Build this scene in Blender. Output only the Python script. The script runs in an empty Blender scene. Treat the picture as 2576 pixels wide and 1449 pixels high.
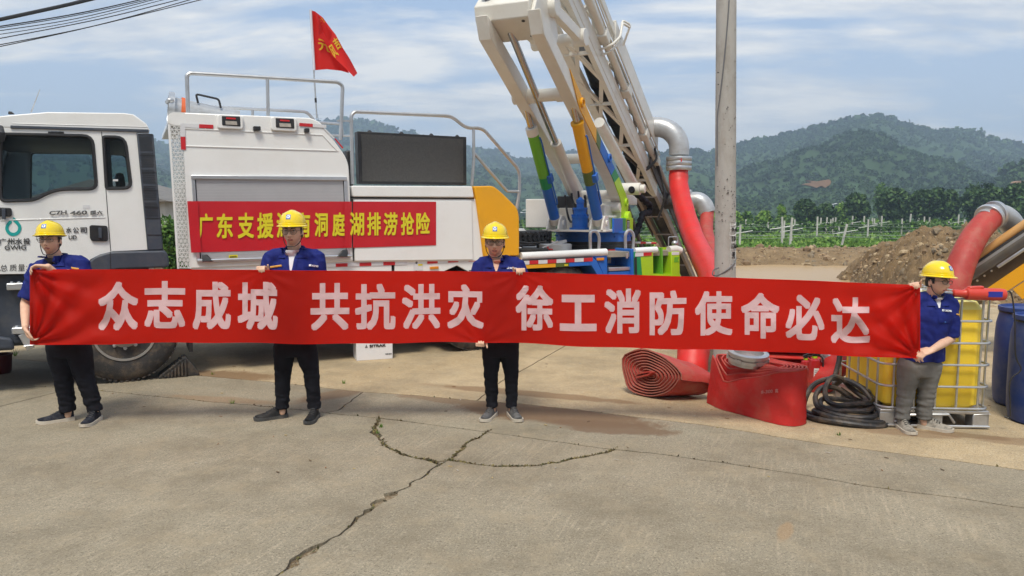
import bpy, bmesh, math, random
import numpy as np
from mathutils import Vector, Matrix, noise
from mathutils.geometry import tessellate_polygon
random.seed(7); np.random.seed(7)
SC = bpy.context.scene
COL = SC.collection
R = math.radians
# ------------------------------------------------------------------ camera
F, H, HY = 1860.0, 1.78, 540.0            # focal length in pixels of a 2576 px wide view, eye height, horizon row
PITCH = math.atan((724.5 - HY) / F)
cam = bpy.data.cameras.new('Camera'); cam.lens = 36 * F / 2576; cam.sensor_width = 36
cam.clip_start = .05; cam.clip_end = 6000
co = bpy.data.objects.new('Camera', cam); COL.objects.link(co)
co.location = (0, 0, H); co.rotation_euler = (R(90) - PITCH, 0, 0)
SC.camera = co
# ------------------------------------------------------------------ light
SUN_EL, SUN_AZ = R(60), R(-168)            # azimuth from +Y towards +X
SC.view_settings.view_transform = 'Standard'; SC.view_settings.look = 'None'
SC.view_settings.exposure = 0.5; SC.view_settings.gamma = 1.0
SC.view_settings.use_curve_mapping = False
SC.cycles.use_adaptive_sampling = True; SC.cycles.adaptive_threshold = 0.02
SC.cycles.use_denoising = True; SC.cycles.max_bounces = 6; SC.cycles.volume_bounces = 0
SC.cycles.transparent_max_bounces = 12
W = bpy.data.worlds.new('World'); SC.world = W; W.use_nodes = True
wn = W.node_tree; wn.nodes.clear()
def wnode(t, **k):
    n = wn.nodes.new(t)
    for a, b in k.items(): setattr(n, a, b)
    return n
sky = wnode('ShaderNodeTexSky', sky_type='NISHITA', sun_disc=False, sun_elevation=SUN_EL, sun_rotation=SUN_AZ, air_density=1.0, dust_density=1.5, ozone_density=1.0)
tc = wnode('ShaderNodeTexCoord')
sep = wnode('ShaderNodeSeparateXYZ'); wn.links.new(tc.outputs['Generated'], sep.inputs[0])
zz = wnode('ShaderNodeMath', operation='MAXIMUM'); wn.links.new(sep.outputs[2], zz.inputs[0]); zz.inputs[1].default_value = 0.0
za = wnode('ShaderNodeMath', operation='ADD'); wn.links.new(zz.outputs[0], za.inputs[0]); za.inputs[1].default_value = .16
dvx = wnode('ShaderNodeMath', operation='DIVIDE'); wn.links.new(sep.outputs[0], dvx.inputs[0]); wn.links.new(za.outputs[0], dvx.inputs[1])
dvy = wnode('ShaderNodeMath', operation='DIVIDE'); wn.links.new(sep.outputs[1], dvy.inputs[0]); wn.links.new(za.outputs[0], dvy.inputs[1])
cmb = wnode('ShaderNodeCombineXYZ'); wn.links.new(dvx.outputs[0], cmb.inputs[0]); wn.links.new(dvy.outputs[0], cmb.inputs[1])
mp = wnode('ShaderNodeMapping'); wn.links.new(cmb.outputs[0], mp.inputs[0]); mp.inputs['Scale'].default_value = (.62, 1.25, 1); mp.inputs['Location'].default_value = (3.1, 1.7, 0); mp.inputs['Rotation'].default_value = (0, 0, R(12))
n1 = wnode('ShaderNodeTexNoise'); n1.inputs['Scale'].default_value = 1.25; n1.inputs['Detail'].default_value = 9; n1.inputs['Roughness'].default_value = .58; n1.inputs['Distortion'].default_value = .35
wn.links.new(mp.outputs[0], n1.inputs['Vector'])
r1 = wnode('ShaderNodeValToRGB'); wn.links.new(n1.outputs['Fac'], r1.inputs[0])
r1.color_ramp.elements[0].position = .43; r1.color_ramp.elements[0].color = (.0, .0, .0, 1)
r1.color_ramp.elements[1].position = .55; r1.color_ramp.elements[1].color = (1, 1, 1, 1)
n2 = wnode('ShaderNodeTexNoise'); n2.inputs['Scale'].default_value = 2.7; n2.inputs['Detail'].default_value = 7; n2.inputs['Roughness'].default_value = .6
wn.links.new(mp.outputs[0], n2.inputs['Vector'])
r2 = wnode('ShaderNodeValToRGB'); wn.links.new(n2.outputs['Fac'], r2.inputs[0])
r2.color_ramp.elements[0].position = .40; r2.color_ramp.elements[0].color = (4.8, 5.3, 6.1, 1)     # grey cloud undersides
r2.color_ramp.elements[1].position = .56; r2.color_ramp.elements[1].color = (7.7, 7.6, 7.4, 1)   # sunlit cloud
mxs = wnode('ShaderNodeMix', data_type='RGBA'); wn.links.new(r1.outputs[0], mxs.inputs['Factor'])
hz = wnode('ShaderNodeMix', data_type='RGBA'); hz.inputs['Factor'].default_value = .7
wn.links.new(sky.outputs[0], hz.inputs['A']); hz.inputs['B'].default_value = (3.3, 4.6, 6.7, 1)
wn.links.new(hz.outputs['Result'], mxs.inputs['A']); wn.links.new(r2.outputs[0], mxs.inputs['B'])
hmx = wnode('ShaderNodeMix', data_type='RGBA'); hmr = wnode('ShaderNodeMapRange'); wn.links.new(zz.outputs[0], hmr.inputs[0]); hmr.inputs[1].default_value = .0; hmr.inputs[2].default_value = .30; hmr.inputs[3].default_value = .55; hmr.inputs[4].default_value = 0.0
wn.links.new(hmr.outputs[0], hmx.inputs['Factor']); wn.links.new(mxs.outputs['Result'], hmx.inputs['A']); hmx.inputs['B'].default_value = (6.1, 6.35, 6.6, 1)      # whitish haze painted into the sky colour, all round the horizon
bg = wnode('ShaderNodeBackground'); bg.inputs['Strength'].default_value = .1
wn.links.new(hmx.outputs['Result'], bg.inputs[0])
wo = wnode('ShaderNodeOutputWorld'); wn.links.new(bg.outputs[0], wo.inputs[0])
sl = bpy.data.lights.new('Sun', 'SUN'); sl.energy = 2.6; sl.angle = R(18); sl.color = (1, .94, .82)
so = bpy.data.objects.new('Sun', sl); COL.objects.link(so); so.location = (0, 0, 30)
sd = Vector((math.sin(SUN_AZ) * math.cos(SUN_EL), math.cos(SUN_AZ) * math.cos(SUN_EL), math.sin(SUN_EL)))
so.rotation_euler = sd.to_track_quat('Z', 'Y').to_euler()
# ------------------------------------------------------------------ survey: where a ray through the lens meets a real plane
cp, sp = math.cos(PITCH), math.sin(PITCH)
def ray(px, py):
    dx = px - 1288; dy = 724.5 - py
    return (dx, F * cp + dy * sp, -F * sp + dy * cp)
def G(px, py, z=0.0):
    r = ray(px, py); t = (z - H) / r[2]; return Vector((r[0] * t, r[1] * t, z))
def at(px, py, Y):
    r = ray(px, py); t = Y / r[1]; return Vector((r[0] * t, Y, H + r[2] * t))
TO = G(320, 962); TR_ = G(1195, 882)
TA = math.atan2(TR_.y - TO.y, TR_.x - TO.x)          # heading of the truck
ca, sa = math.cos(TA), math.sin(TA)
def T(px, py, v=0.0):                                # point of the truck's vertical plane v, in truck coordinates
    r = ray(px, py); t = (v - sa * TO.x + ca * TO.y) / (-sa * r[0] + ca * r[1])
    x, y = r[0] * t, r[1] * t
    return Vector((ca * (x - TO.x) + sa * (y - TO.y), v, H + r[2] * t))
BA = R(66)                                            # heading of the slewed boom
BCu, BCv = 6.719, 1.25
BC = Vector((TO.x + ca * BCu - sa * BCv, TO.y + sa * BCu + ca * BCv, 0))
pb, qb = Vector((math.cos(BA), math.sin(BA), 0)), Vector((math.sin(BA), -math.cos(BA), 0))
def w2t(P):
    x, y = P.x - TO.x, P.y - TO.y
    return Vector((ca * x + sa * y, -sa * x + ca * y, P.z))
def BL(p, q, z):                                      # boom coordinates to truck coordinates
    return w2t(BC + pb * p + qb * q + Vector((0, 0, z)))
def BP(px, py, q):
    r = ray(px, py); t = (q + BC.x * qb.x + BC.y * qb.y) / (r[0] * qb.x + r[1] * qb.y)
    x, y = r[0] * t - BC.x, r[1] * t - BC.y
    return (x * pb.x + y * pb.y, H + r[2] * t)
def BQ(px, py, q):
    p, z = BP(px, py, q); return BL(p, q, z)
# ------------------------------------------------------------------ materials
MATS = {}
def M(name, col, rough=.5, metal=0.0, var=.08, vs=2.0, dirt=None, bump=0.0, bs=60.0, spec=.5, coat=0.0, stretch=None, alpha=None):
    """procedural surface: base colour with broad tone variation, optional dirt (colour, amount, scale), fine relief"""
    if name in MATS: return MATS[name]
    m = bpy.data.materials.new(name); m.use_nodes = True; nt = m.node_tree; N = nt.nodes; L = nt.links
    b = N['Principled BSDF']; b.inputs['Roughness'].default_value = rough; b.inputs['Metallic'].default_value = metal
    b.inputs['Specular IOR Level'].default_value = spec; b.inputs['Coat Weight'].default_value = coat
    g = N.new('ShaderNodeNewGeometry'); vec = g.outputs['Position']
    if stretch:
        mpn = N.new('ShaderNodeMapping'); L.new(vec, mpn.inputs[0]); mpn.inputs['Scale'].default_value = stretch; vec = mpn.outputs[0]
    nz = N.new('ShaderNodeTexNoise'); nz.inputs['Scale'].default_value = vs; nz.inputs['Detail'].default_value = 6; nz.inputs['Roughness'].default_value = .6; L.new(vec, nz.inputs['Vector'])
    cr = N.new('ShaderNodeValToRGB'); L.new(nz.outputs['Fac'], cr.inputs[0])
    c = np.array(col[:3]); cr.color_ramp.elements[0].position = .28; cr.color_ramp.elements[1].position = .72
    cr.color_ramp.elements[0].color = (*np.clip(c * (1 - var), 0, 1), 1); cr.color_ramp.elements[1].color = (*np.clip(c * (1 + var), 0, 1), 1)
    out = cr.outputs[0]
    if dirt:
        dcol, amt, dsc = dirt[:3]
        n3 = N.new('ShaderNodeTexNoise'); n3.inputs['Scale'].default_value = dsc; n3.inputs['Detail'].default_value = 8; n3.inputs['Roughness'].default_value = .7; L.new(vec, n3.inputs['Vector'])
        c3 = N.new('ShaderNodeValToRGB'); L.new(n3.outputs['Fac'], c3.inputs[0])
        c3.color_ramp.elements[0].position = .46; c3.color_ramp.elements[0].color = (0, 0, 0, 1); c3.color_ramp.elements[1].position = .72; c3.color_ramp.elements[1].color = (amt, amt, amt, 1)
        mx = N.new('ShaderNodeMix'); mx.data_type = 'RGBA'; L.new(c3.outputs[0], mx.inputs['Factor']); L.new(out, mx.inputs['A']); mx.inputs['B'].default_value = (*dcol, 1); out = mx.outputs['Result']
    L.new(out, b.inputs['Base Color'])
    if bump:
        nb = N.new('ShaderNodeTexNoise'); nb.inputs['Scale'].default_value = bs; nb.inputs['Detail'].default_value = 5; L.new(vec, nb.inputs['Vector'])
        bn = N.new('ShaderNodeBump'); bn.inputs['Strength'].default_value = bump; bn.inputs['Distance'].default_value = .02; L.new(nb.outputs['Fac'], bn.inputs['Height']); L.new(bn.outputs[0], b.inputs['Normal'])
    MATS[name] = m; return m
def cloth_thin(name, col, trans=.45, rough=.7, bump=.15):
    m = M(name, col, rough, 0, .05, 3, bump=bump, bs=18, spec=.25); nt = m.node_tree
    b = nt.nodes['Principled BSDF']; t = nt.nodes.new('ShaderNodeBsdfTranslucent'); t.inputs[0].default_value = (*[min(1, c * 1.15) for c in col], 1)
    mx = nt.nodes.new('ShaderNodeMixShader'); mx.inputs[0].default_value = trans
    o = nt.nodes['Material Output']; nt.links.new(b.outputs[0], mx.inputs[1]); nt.links.new(t.outputs[0], mx.inputs[2]); nt.links.new(mx.outputs[0], o.inputs[0])
    return m
def glass(name, tint, alpha=.06, rough=.02):
    m = bpy.data.materials.new(name); m.use_nodes = True; nt = m.node_tree; b = nt.nodes['Principled BSDF']
    b.inputs['Base Color'].default_value = (.02, .03, .035, 1); b.inputs['Roughness'].default_value = rough
    tr = nt.nodes.new('ShaderNodeBsdfTransparent'); tr.inputs[0].default_value = (*tint, 1)
    gl = nt.nodes.new('ShaderNodeBsdfGlossy'); gl.inputs['Roughness'].default_value = rough
    fr = nt.nodes.new('ShaderNodeFresnel'); fr.inputs[0].default_value = 1.5
    mx = nt.nodes.new('ShaderNodeMixShader'); nt.links.new(fr.outputs[0], mx.inputs[0]); nt.links.new(tr.outputs[0], mx.inputs[1]); nt.links.new(gl.outputs[0], mx.inputs[2])
    m2 = nt.nodes.new('ShaderNodeMixShader'); m2.inputs[0].default_value = alpha; nt.links.new(mx.outputs[0], m2.inputs[1]); nt.links.new(b.outputs[0], m2.inputs[2])
    nt.links.new(m2.outputs[0], nt.nodes['Material Output'].inputs[0]); MATS[name] = m; return m
MUD = (.30, .20, .11)
WHITE = M('white_paint', (.79, .79, .77), .32, 0, .03, 1.2, dirt=((.58, .54, .46), .22, 2.2), coat=.3)
CREAM = M('cream_paint', (.70, .675, .61), .38, 0, .04, 2.5, dirt=((.46, .38, .27), .25, 3.5), coat=.15)
ORANGE = M('orange_paint', (.78, .37, .012), .45, 0, .04, 2, dirt=((.45, .25, .05), .25, 3), coat=.0, spec=.35)
BLUE = M('blue_paint', (.018, .13, .50), .45, 0, .06, 2, dirt=((.12, .14, .18), .3, 3), coat=.0, spec=.35)
GREEN = M('green_paint', (.14, .42, .03), .45, 0, .05, 2, dirt=((.2, .28, .1), .25, 3), coat=.0, spec=.35)
LIME = M('lime_paint', (.40, .62, .015), .45, 0, .05, 2, dirt=((.3, .36, .1), .22, 3), coat=.0, spec=.35)
DKGREEN = M('dark_green_paint', (.02, .26, .09), .45, 0, .05, 2, coat=.0, spec=.35)
OLIVE = M('olive_paint', (.10, .14, .03), .45, 0, .06, 2, spec=.35)
SLATE = M('slate_plastic', (.045, .055, .075), .5, 0, .1, 4, dirt=((.2, .18, .15), .25, 5))
BLACK = M('black_plastic', (.016, .016, .018), .45, 0, .15, 5, dirt=((.12, .10, .08), .2, 6))
DARK = M('dark_frame', (.022, .024, .03), .6, 0, .2, 4, dirt=((.16, .12, .08), .35, 5))
RUBBER = M('tyre_rubber', (.030, .028, .027), .82, 0, .2, 6, dirt=((.19, .14, .09), .75, 7), bump=.3, bs=90)
STEEL = M('galvanised_steel', (.52, .53, .54), .36, .75, .1, 8, dirt=((.30, .27, .23), .3, 9))
ALU = M('aluminium', (.62, .63, .65), .30, .8, .06, 6)
CHROME = M('chrome_rod', (.42, .42, .44), .22, 1.0, .05, 4)
GREYP = M('grey_pipe', (.46, .47, .48), .38, .45, .08, 5, dirt=((.25, .21, .16), .45, 6), bump=.08, bs=40)
REDTAPE = M('red_reflector', (.55, .02, .025), .3, 0, .05, 10, coat=.4)
WHTAPE = M('silver_reflector', (.66, .66, .67), .3, 0, .06, 10, coat=.4)
REDVINYL = M('red_vinyl', (.52, .012, .02), .36, 0, .05, 3, bump=.1, bs=14)
YELTEXT = M('yellow_lettering', (.72, .62, .02), .4, 0, .03, 4)
HOSE = M('red_hose', (.62, .016, .012), .5, 0, .10, 3, dirt=((.42, .10, .07), .35, 5), bump=.18, bs=14)
HOSEM = M('worn_red_hose', (.48, .022, .018), .6, 0, .14, 3, dirt=((.36, .14, .10), .5, 4), bump=.35, bs=12, spec=.3)
HOSED = M('dusty_red_hose', (.40, .040, .030), .6, 0, .16, 4, dirt=((.34, .17, .11), .55, 5), bump=.3, bs=18)
GLASS = glass('cab_glass', (.82, .88, .90))
SKIN = M('skin', (.70, .44, .305), .5, 0, .06, 9, spec=.35, dirt=((.46, .20, .14), .25, 14))
BLUECLOTH = M('blue_work_cloth', (.010, .018, .145), .75, 0, .14, 7, spec=.2, bump=.25, bs=34)
BLACKCLOTH = M('black_cloth', (.012, .012, .016), .85, 0, .25, 6, spec=.15, bump=.25, bs=30)
GREYCLOTH = M('grey_cloth', (.17, .165, .155), .85, 0, .14, 6, spec=.15, bump=.25, bs=30)
HELMET = M('yellow_helmet_plastic', (.82, .60, .006), .22, 0, .03, 6, coat=.5, dirt=((.6, .42, .04), .18, 12))
HAIR = M('black_hair', (.010, .009, .009), .6, 0, .3, 60)
WHITECLOTH = M('white_cloth', (.70, .70, .74), .8, 0, .05, 8)
INK = M('black_ink', (.015, .015, .016), .5, 0, .05, 5)
CHROMELET = M('chrome_letters', (.35, .35, .36), .25, .8, .05, 5)
TEAL = M('teal_paint', (.012, .33, .31), .4, 0, .03, 5)
# ------------------------------------------------------------------ mesh builder
ORIG = {}
class MB:
    def __init__(s): s.v = []; s.f = []; s.m = []
    def add(s, vs, fs, mi=0):
        o = len(s.v); s.v.extend(Vector(p) for p in vs)
        for f in fs: s.f.append([i + o for i in f]); s.m.append(mi)
        return s
    def box(s, x0, x1, y0, y1, z0, z1, mi=0):
        return s.hexa([(x0, y0, z0), (x1, y0, z0), (x1, y1, z0), (x0, y1, z0), (x0, y0, z1), (x1, y0, z1), (x1, y1, z1), (x0, y1, z1)], mi)
    def hexa(s, vs, mi=0):
        return s.add(vs, [(3, 2, 1, 0), (4, 5, 6, 7), (0, 1, 5, 4), (1, 2, 6, 5), (2, 3, 7, 6), (3, 0, 4, 7)], mi)
    def beam(s, a, b, w, h, up=(0, 0, 1), mi=0):
        a, b = Vector(a), Vector(b); d = (b - a).normalized(); x = d.cross(Vector(up))
        if x.length < 1e-4: x = d.cross(Vector((1, 0, 0)))
        x.normalize(); y = x.cross(d).normalized(); x *= w / 2; y *= h / 2
        return s.hexa([a - x - y, a + x - y, b + x - y, b - x - y, a - x + y, a + x + y, b + x + y, b - x + y], mi)
    def tube(s, pts, r, seg=12, caps=True, mi=0, flat=None, closed=False, up=None):
        pts = [Vector(p) for p in pts]; n = len(pts); base = len(s.v)
        rs = r if isinstance(r, (list, tuple)) else [r] * n
        prev = None
        for i in range(n):
            if closed: d = (pts[(i + 1) % n] - pts[i - 1]).normalized()
            else: d = (pts[min(i + 1, n - 1)] - pts[max(i - 1, 0)]).normalized()
            if up is not None: x = Vector(up) - d * Vector(up).dot(d)
            elif prev is None: x = d.orthogonal()
            else: x = prev - d * prev.dot(d)
            if x.length < 1e-6: x = d.orthogonal()
            x.normalize(); prev = x; y = d.cross(x)
            ri = rs[i]; ra, rb = ri if isinstance(ri, (list, tuple)) else (ri, ri)
            if flat: rb = rb * (flat[i] if isinstance(flat, (list, tuple)) else flat)
            for k in range(seg):
                t = 2 * math.pi * k / seg; s.v.append(pts[i] + x * (ra * math.cos(t)) + y * (rb * math.sin(t)))
        for i in range(n if closed else n - 1):
            j = (i + 1) % n
            for k in range(seg):
                k2 = (k + 1) % seg; s.f.append([base + i * seg + k, base + i * seg + k2, base + j * seg + k2, base + j * seg + k]); s.m.append(mi)
        if caps and not closed:
            s.f.append([base + k for k in range(seg)][::-1]); s.m.append(mi)
            s.f.append([base + (n - 1) * seg + k for k in range(seg)]); s.m.append(mi)
        return s
    def lathe(s, prof, origin=(0, 0, 0), axis=(0, 0, 1), seg=24, mi=0, sx=1.0, sy=1.0, xref=None):
        ax = Vector(axis).normalized(); x = (Vector(xref) - ax * Vector(xref).dot(ax)).normalized() if xref is not None else ax.orthogonal().normalized(); y = ax.cross(x); o = Vector(origin); base = len(s.v)
        for (r, h) in prof:
            for k in range(seg):
                t = 2 * math.pi * k / seg; s.v.append(o + ax * h + x * (r * sx * math.cos(t)) + y * (r * sy * math.sin(t)))
        for i in range(len(prof) - 1):
            for k in range(seg):
                k2 = (k + 1) % seg; s.f.append([base + i * seg + k, base + i * seg + k2, base + (i + 1) * seg + k2, base + (i + 1) * seg + k]); s.m.append(mi)
        if prof[0][0] > 1e-6: s.f.append([base + k for k in range(seg)][::-1]); s.m.append(mi)
        if prof[-1][0] > 1e-6: s.f.append([base + (len(prof) - 1) * seg + k for k in range(seg)]); s.m.append(mi)
        return s
    def cyl(s, a, b, r, seg=16, mi=0):
        a, b = Vector(a), Vector(b); return s.lathe([(r, 0), (r, (b - a).length)], a, b - a, seg, mi)
    def prism(s, loop, ext, holes=(), mi=0, cap=True):
        """solid plate: outline (and holes) given in 3D, pushed along ext"""
        loops = [[Vector(p) for p in loop]] + [[Vector(p) for p in h] for h in holes]; e = Vector(ext)
        tris = tessellate_polygon(loops); allp = [p for l in loops for p in l]; n = len(allp); base = len(s.v)
        s.v.extend(allp); s.v.extend(p + e for p in allp)
        if not holes and cap:
            s.f.append([base + i for i in range(n)]); s.m.append(mi); s.f.append([base + n + i for i in range(n)][::-1]); s.m.append(mi)
        else:
            for t in tris:
                s.f.append([base + i for i in t]); s.m.append(mi); s.f.append([base + n + i for i in t][::-1]); s.m.append(mi)
        k = 0
        for l in loops:
            for i in range(len(l)):
                a, b = k + i, k + (i + 1) % len(l); s.f.append([base + a, base + n + a, base + n + b, base + b]); s.m.append(mi)
            k += len(l)
        return s
    def ell(s, c, rx, ry, rz, seg=14, rings=9, rot=None, mi=0):
        base = len(s.v); c = Vector(c)
        for i in range(rings + 1):
            ph = math.pi * i / rings
            for k in range(seg):
                t = 2 * math.pi * k / seg; p = Vector((rx * math.sin(ph) * math.cos(t), ry * math.sin(ph) * math.sin(t), rz * math.cos(ph)))
                s.v.append(c + (rot @ p if rot else p))
        for i in range(rings):
            for k in range(seg):
                k2 = (k + 1) % seg; s.f.append([base + i * seg + k, base + (i + 1) * seg + k, base + (i + 1) * seg + k2, base + i * seg + k2]); s.m.append(mi)
        return s
    def xform(s, fn): s.v = [Vector(fn(p)) for p in s.v]; return s
    def mesh(s, name, mats, origin=(0, 0, 0), smooth=True, ang=35):
        o = Vector(origin); me = bpy.data.meshes.new(name); me.from_pydata([tuple(p - o) for p in s.v], [], s.f)
        for m in (mats if isinstance(mats, (list, tuple)) else [mats]): me.materials.append(m)
        if len(set(s.m)) > 1: me.polygons.foreach_set('material_index', s.m)
        bm = bmesh.new(); bm.from_mesh(me); bmesh.ops.remove_doubles(bm, verts=bm.verts, dist=1e-5); bmesh.ops.recalc_face_normals(bm, faces=bm.faces); bm.to_mesh(me); bm.free()
        if smooth:
            me.polygons.foreach_set('use_smooth', [True] * len(me.polygons)); me.set_sharp_from_angle(angle=R(ang))
        me.update(); return me
    def build(s, name, mats, parent=None, smooth=True, bevel=0.0, ang=35, origin=None, seg=2, **tags):
        org = Vector(origin) if origin is not None else ORIG.get(parent.name if parent else None, Vector())
        me = s.mesh(name, mats, org, smooth, ang); o = bpy.data.objects.new(name, me); COL.objects.link(o)
        if parent is not None: o.parent = parent; ORIG[o.name] = org
        else: o.location = org; ORIG[o.name] = org
        if bevel:
            b = o.modifiers.new('bevel', 'BEVEL'); b.width = bevel; b.segments = seg; b.limit_method = 'ANGLE'; b.angle_limit = R(40); b.harden_normals = False
        tag(o, **tags); return o
def tag(o, label=None, cat=None, group=None, kind=None):
    if label: o['label'] = label
    if cat: o['category'] = cat
    if group: o['group'] = group
    if kind: o['kind'] = kind
    return o
def thing(name, label, cat, loc=(0, 0, 0), rz=0.0, group=None, local=False):
    o = bpy.data.objects.new(name, None); COL.objects.link(o); o.location = loc; o.rotation_euler = (0, 0, rz); o.empty_display_size = .2
    ORIG[o.name] = Vector((0, 0, 0)) if (rz or local) else Vector(loc); return tag(o, label, cat, group)
def copy_thing(o, loc, rz=None, label=None, scale=None):
    c = o.copy(); COL.objects.link(c); c.location = loc
    if rz is not None: c.rotation_euler = (0, 0, rz)
    if scale: c.scale = scale
    if label: c['label'] = label
    for ch in o.children:
        d = ch.copy(); COL.objects.link(d); d.parent = c
        for g in ch.children: e = g.copy(); COL.objects.link(e); e.parent = d
    return c
def smooth_path(pts, n=8, closed=False):
    P = [Vector(p) for p in pts]; out = []; N = len(P)
    for i in range(N if closed else N - 1):
        p0 = P[i - 1] if (i > 0 or closed) else P[0] * 2 - P[1]; p1 = P[i]; p2 = P[(i + 1) % N]
        p3 = P[(i + 2) % N] if (i + 2 < N or closed) else P[-1] * 2 - P[-2]
        for k in range(n):
            t = k / n; out.append(.5 * ((2 * p1) + (p2 - p0) * t + (2 * p0 - 5 * p1 + 4 * p2 - p3) * t * t + (3 * p1 - p0 - 3 * p2 + p3) * t ** 3))
    if not closed: out.append(P[-1])
    return out
def fillet(pts, r, n=5):
    P = [Vector(p) for p in pts]; out = [P[0]]
    for i in range(1, len(P) - 1):
        a, b, c = P[i - 1], P[i], P[i + 1]; d1 = (a - b); d2 = (c - b); rr = min(r, d1.length * .45, d2.length * .45)
        s0 = b + d1.normalized() * rr; s1 = b + d2.normalized() * rr
        for k in range(n + 1):
            t = k / n; out.append(s0 * (1 - t) ** 2 + b * 2 * t * (1 - t) + s1 * t * t)
    out.append(P[-1]); return out
def round_loop(pts, r, n=4):
    P = [Vector(p) for p in pts]; out = []; N = len(P)
    for i in range(N):
        a, b, c = P[i - 1], P[i], P[(i + 1) % N]; d1 = a - b; d2 = c - b; ri = r[i] if isinstance(r, (list, tuple)) else r; rr = min(ri, d1.length * .48, d2.length * .48)
        if rr < 1e-4: out.append(b); continue
        s0 = b + d1.normalized() * rr; s1 = b + d2.normalized() * rr
        for k in range(n + 1):
            t = k / n; out.append(s0 * (1 - t) ** 2 + b * 2 * t * (1 - t) + s1 * t * t)
    return out
GLY = {}
def glyphs(body, bold=0.0):
    """letter outlines of Blender's built-in font as triangles, normalised to a unit box"""
    if (body, bold) in GLY: return GLY[body, bold]
    c = bpy.data.curves.new('glyph', 'FONT'); c.body = body; c.size = 1; c.offset = bold; c.resolution_u = 3
    o = bpy.data.objects.new('glyph', c); COL.objects.link(o); dg = bpy.context.evaluated_depsgraph_get(); dg.update()
    me = bpy.data.meshes.new_from_object(o.evaluated_get(dg)); bpy.data.objects.remove(o); bpy.data.curves.remove(c)
    vs = np.array([v.co[:2] for v in me.vertices]); fs = [tuple(p.vertices) for p in me.polygons]
    lo, hi = vs.min(0), vs.max(0); asp = (hi - lo)[0] / (hi - lo)[1]; vs = (vs - lo) / (hi - lo); bpy.data.meshes.remove(me)
    GLY[body, bold] = (vs, fs, asp); return GLY[body, bold]
def put_text(mb, body, fn, bold=0.0, mi=0, sub=0, lift=.0005):
    """fn maps (s, t) of the unit box (t up) to a 3D point; heavy strokes are several shifted layers, each a hair above the last"""
    vs, fs, asp = glyphs(body)
    if sub:
        bm = bmesh.new(); bv = [bm.verts.new((a, b, 0)) for a, b in vs]
        for f in fs:
            try: bm.faces.new([bv[i] for i in f])
            except ValueError: pass
        bmesh.ops.triangulate(bm, faces=bm.faces)
        for _i in range(sub):
            es = [e for e in bm.edges if e.calc_length() > .16]
            if es: bmesh.ops.subdivide_edges(bm, edges=es, cuts=1); bmesh.ops.triangulate(bm, faces=bm.faces)
        bm.verts.index_update(); vs = [(v.co.x, v.co.y) for v in bm.verts]; fs = [[v.index for v in f.verts] for f in bm.faces]; bm.free()
    bx, by = bold / max(asp, .3), bold; nrm = (fn(1, 0) - fn(0, 0)).cross(fn(0, 1) - fn(0, 0)).normalized()
    for k, (ox, oy) in enumerate(((0, 0), (-1, -1), (1, 1), (-1, 1), (1, -1), (-1, 0), (1, 0), (0, 1), (0, -1)) if bold else ((0, 0),)):
        mb.add([fn(bx + a * (1 - 2 * bx) + ox * bx * .95, by + b * (1 - 2 * by) + oy * by * .95) + nrm * (lift * k) for a, b in vs], fs, mi)
    return mb
def quad(a, b, c, d):                                  # bilinear patch: a bottom-left, b bottom-right, c top-right, d top-left
    a, b, c, d = map(Vector, (a, b, c, d))
    return lambda s, t: (a * (1 - s) + b * s) * (1 - t) + (d * (1 - s) + c * s) * t
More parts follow.
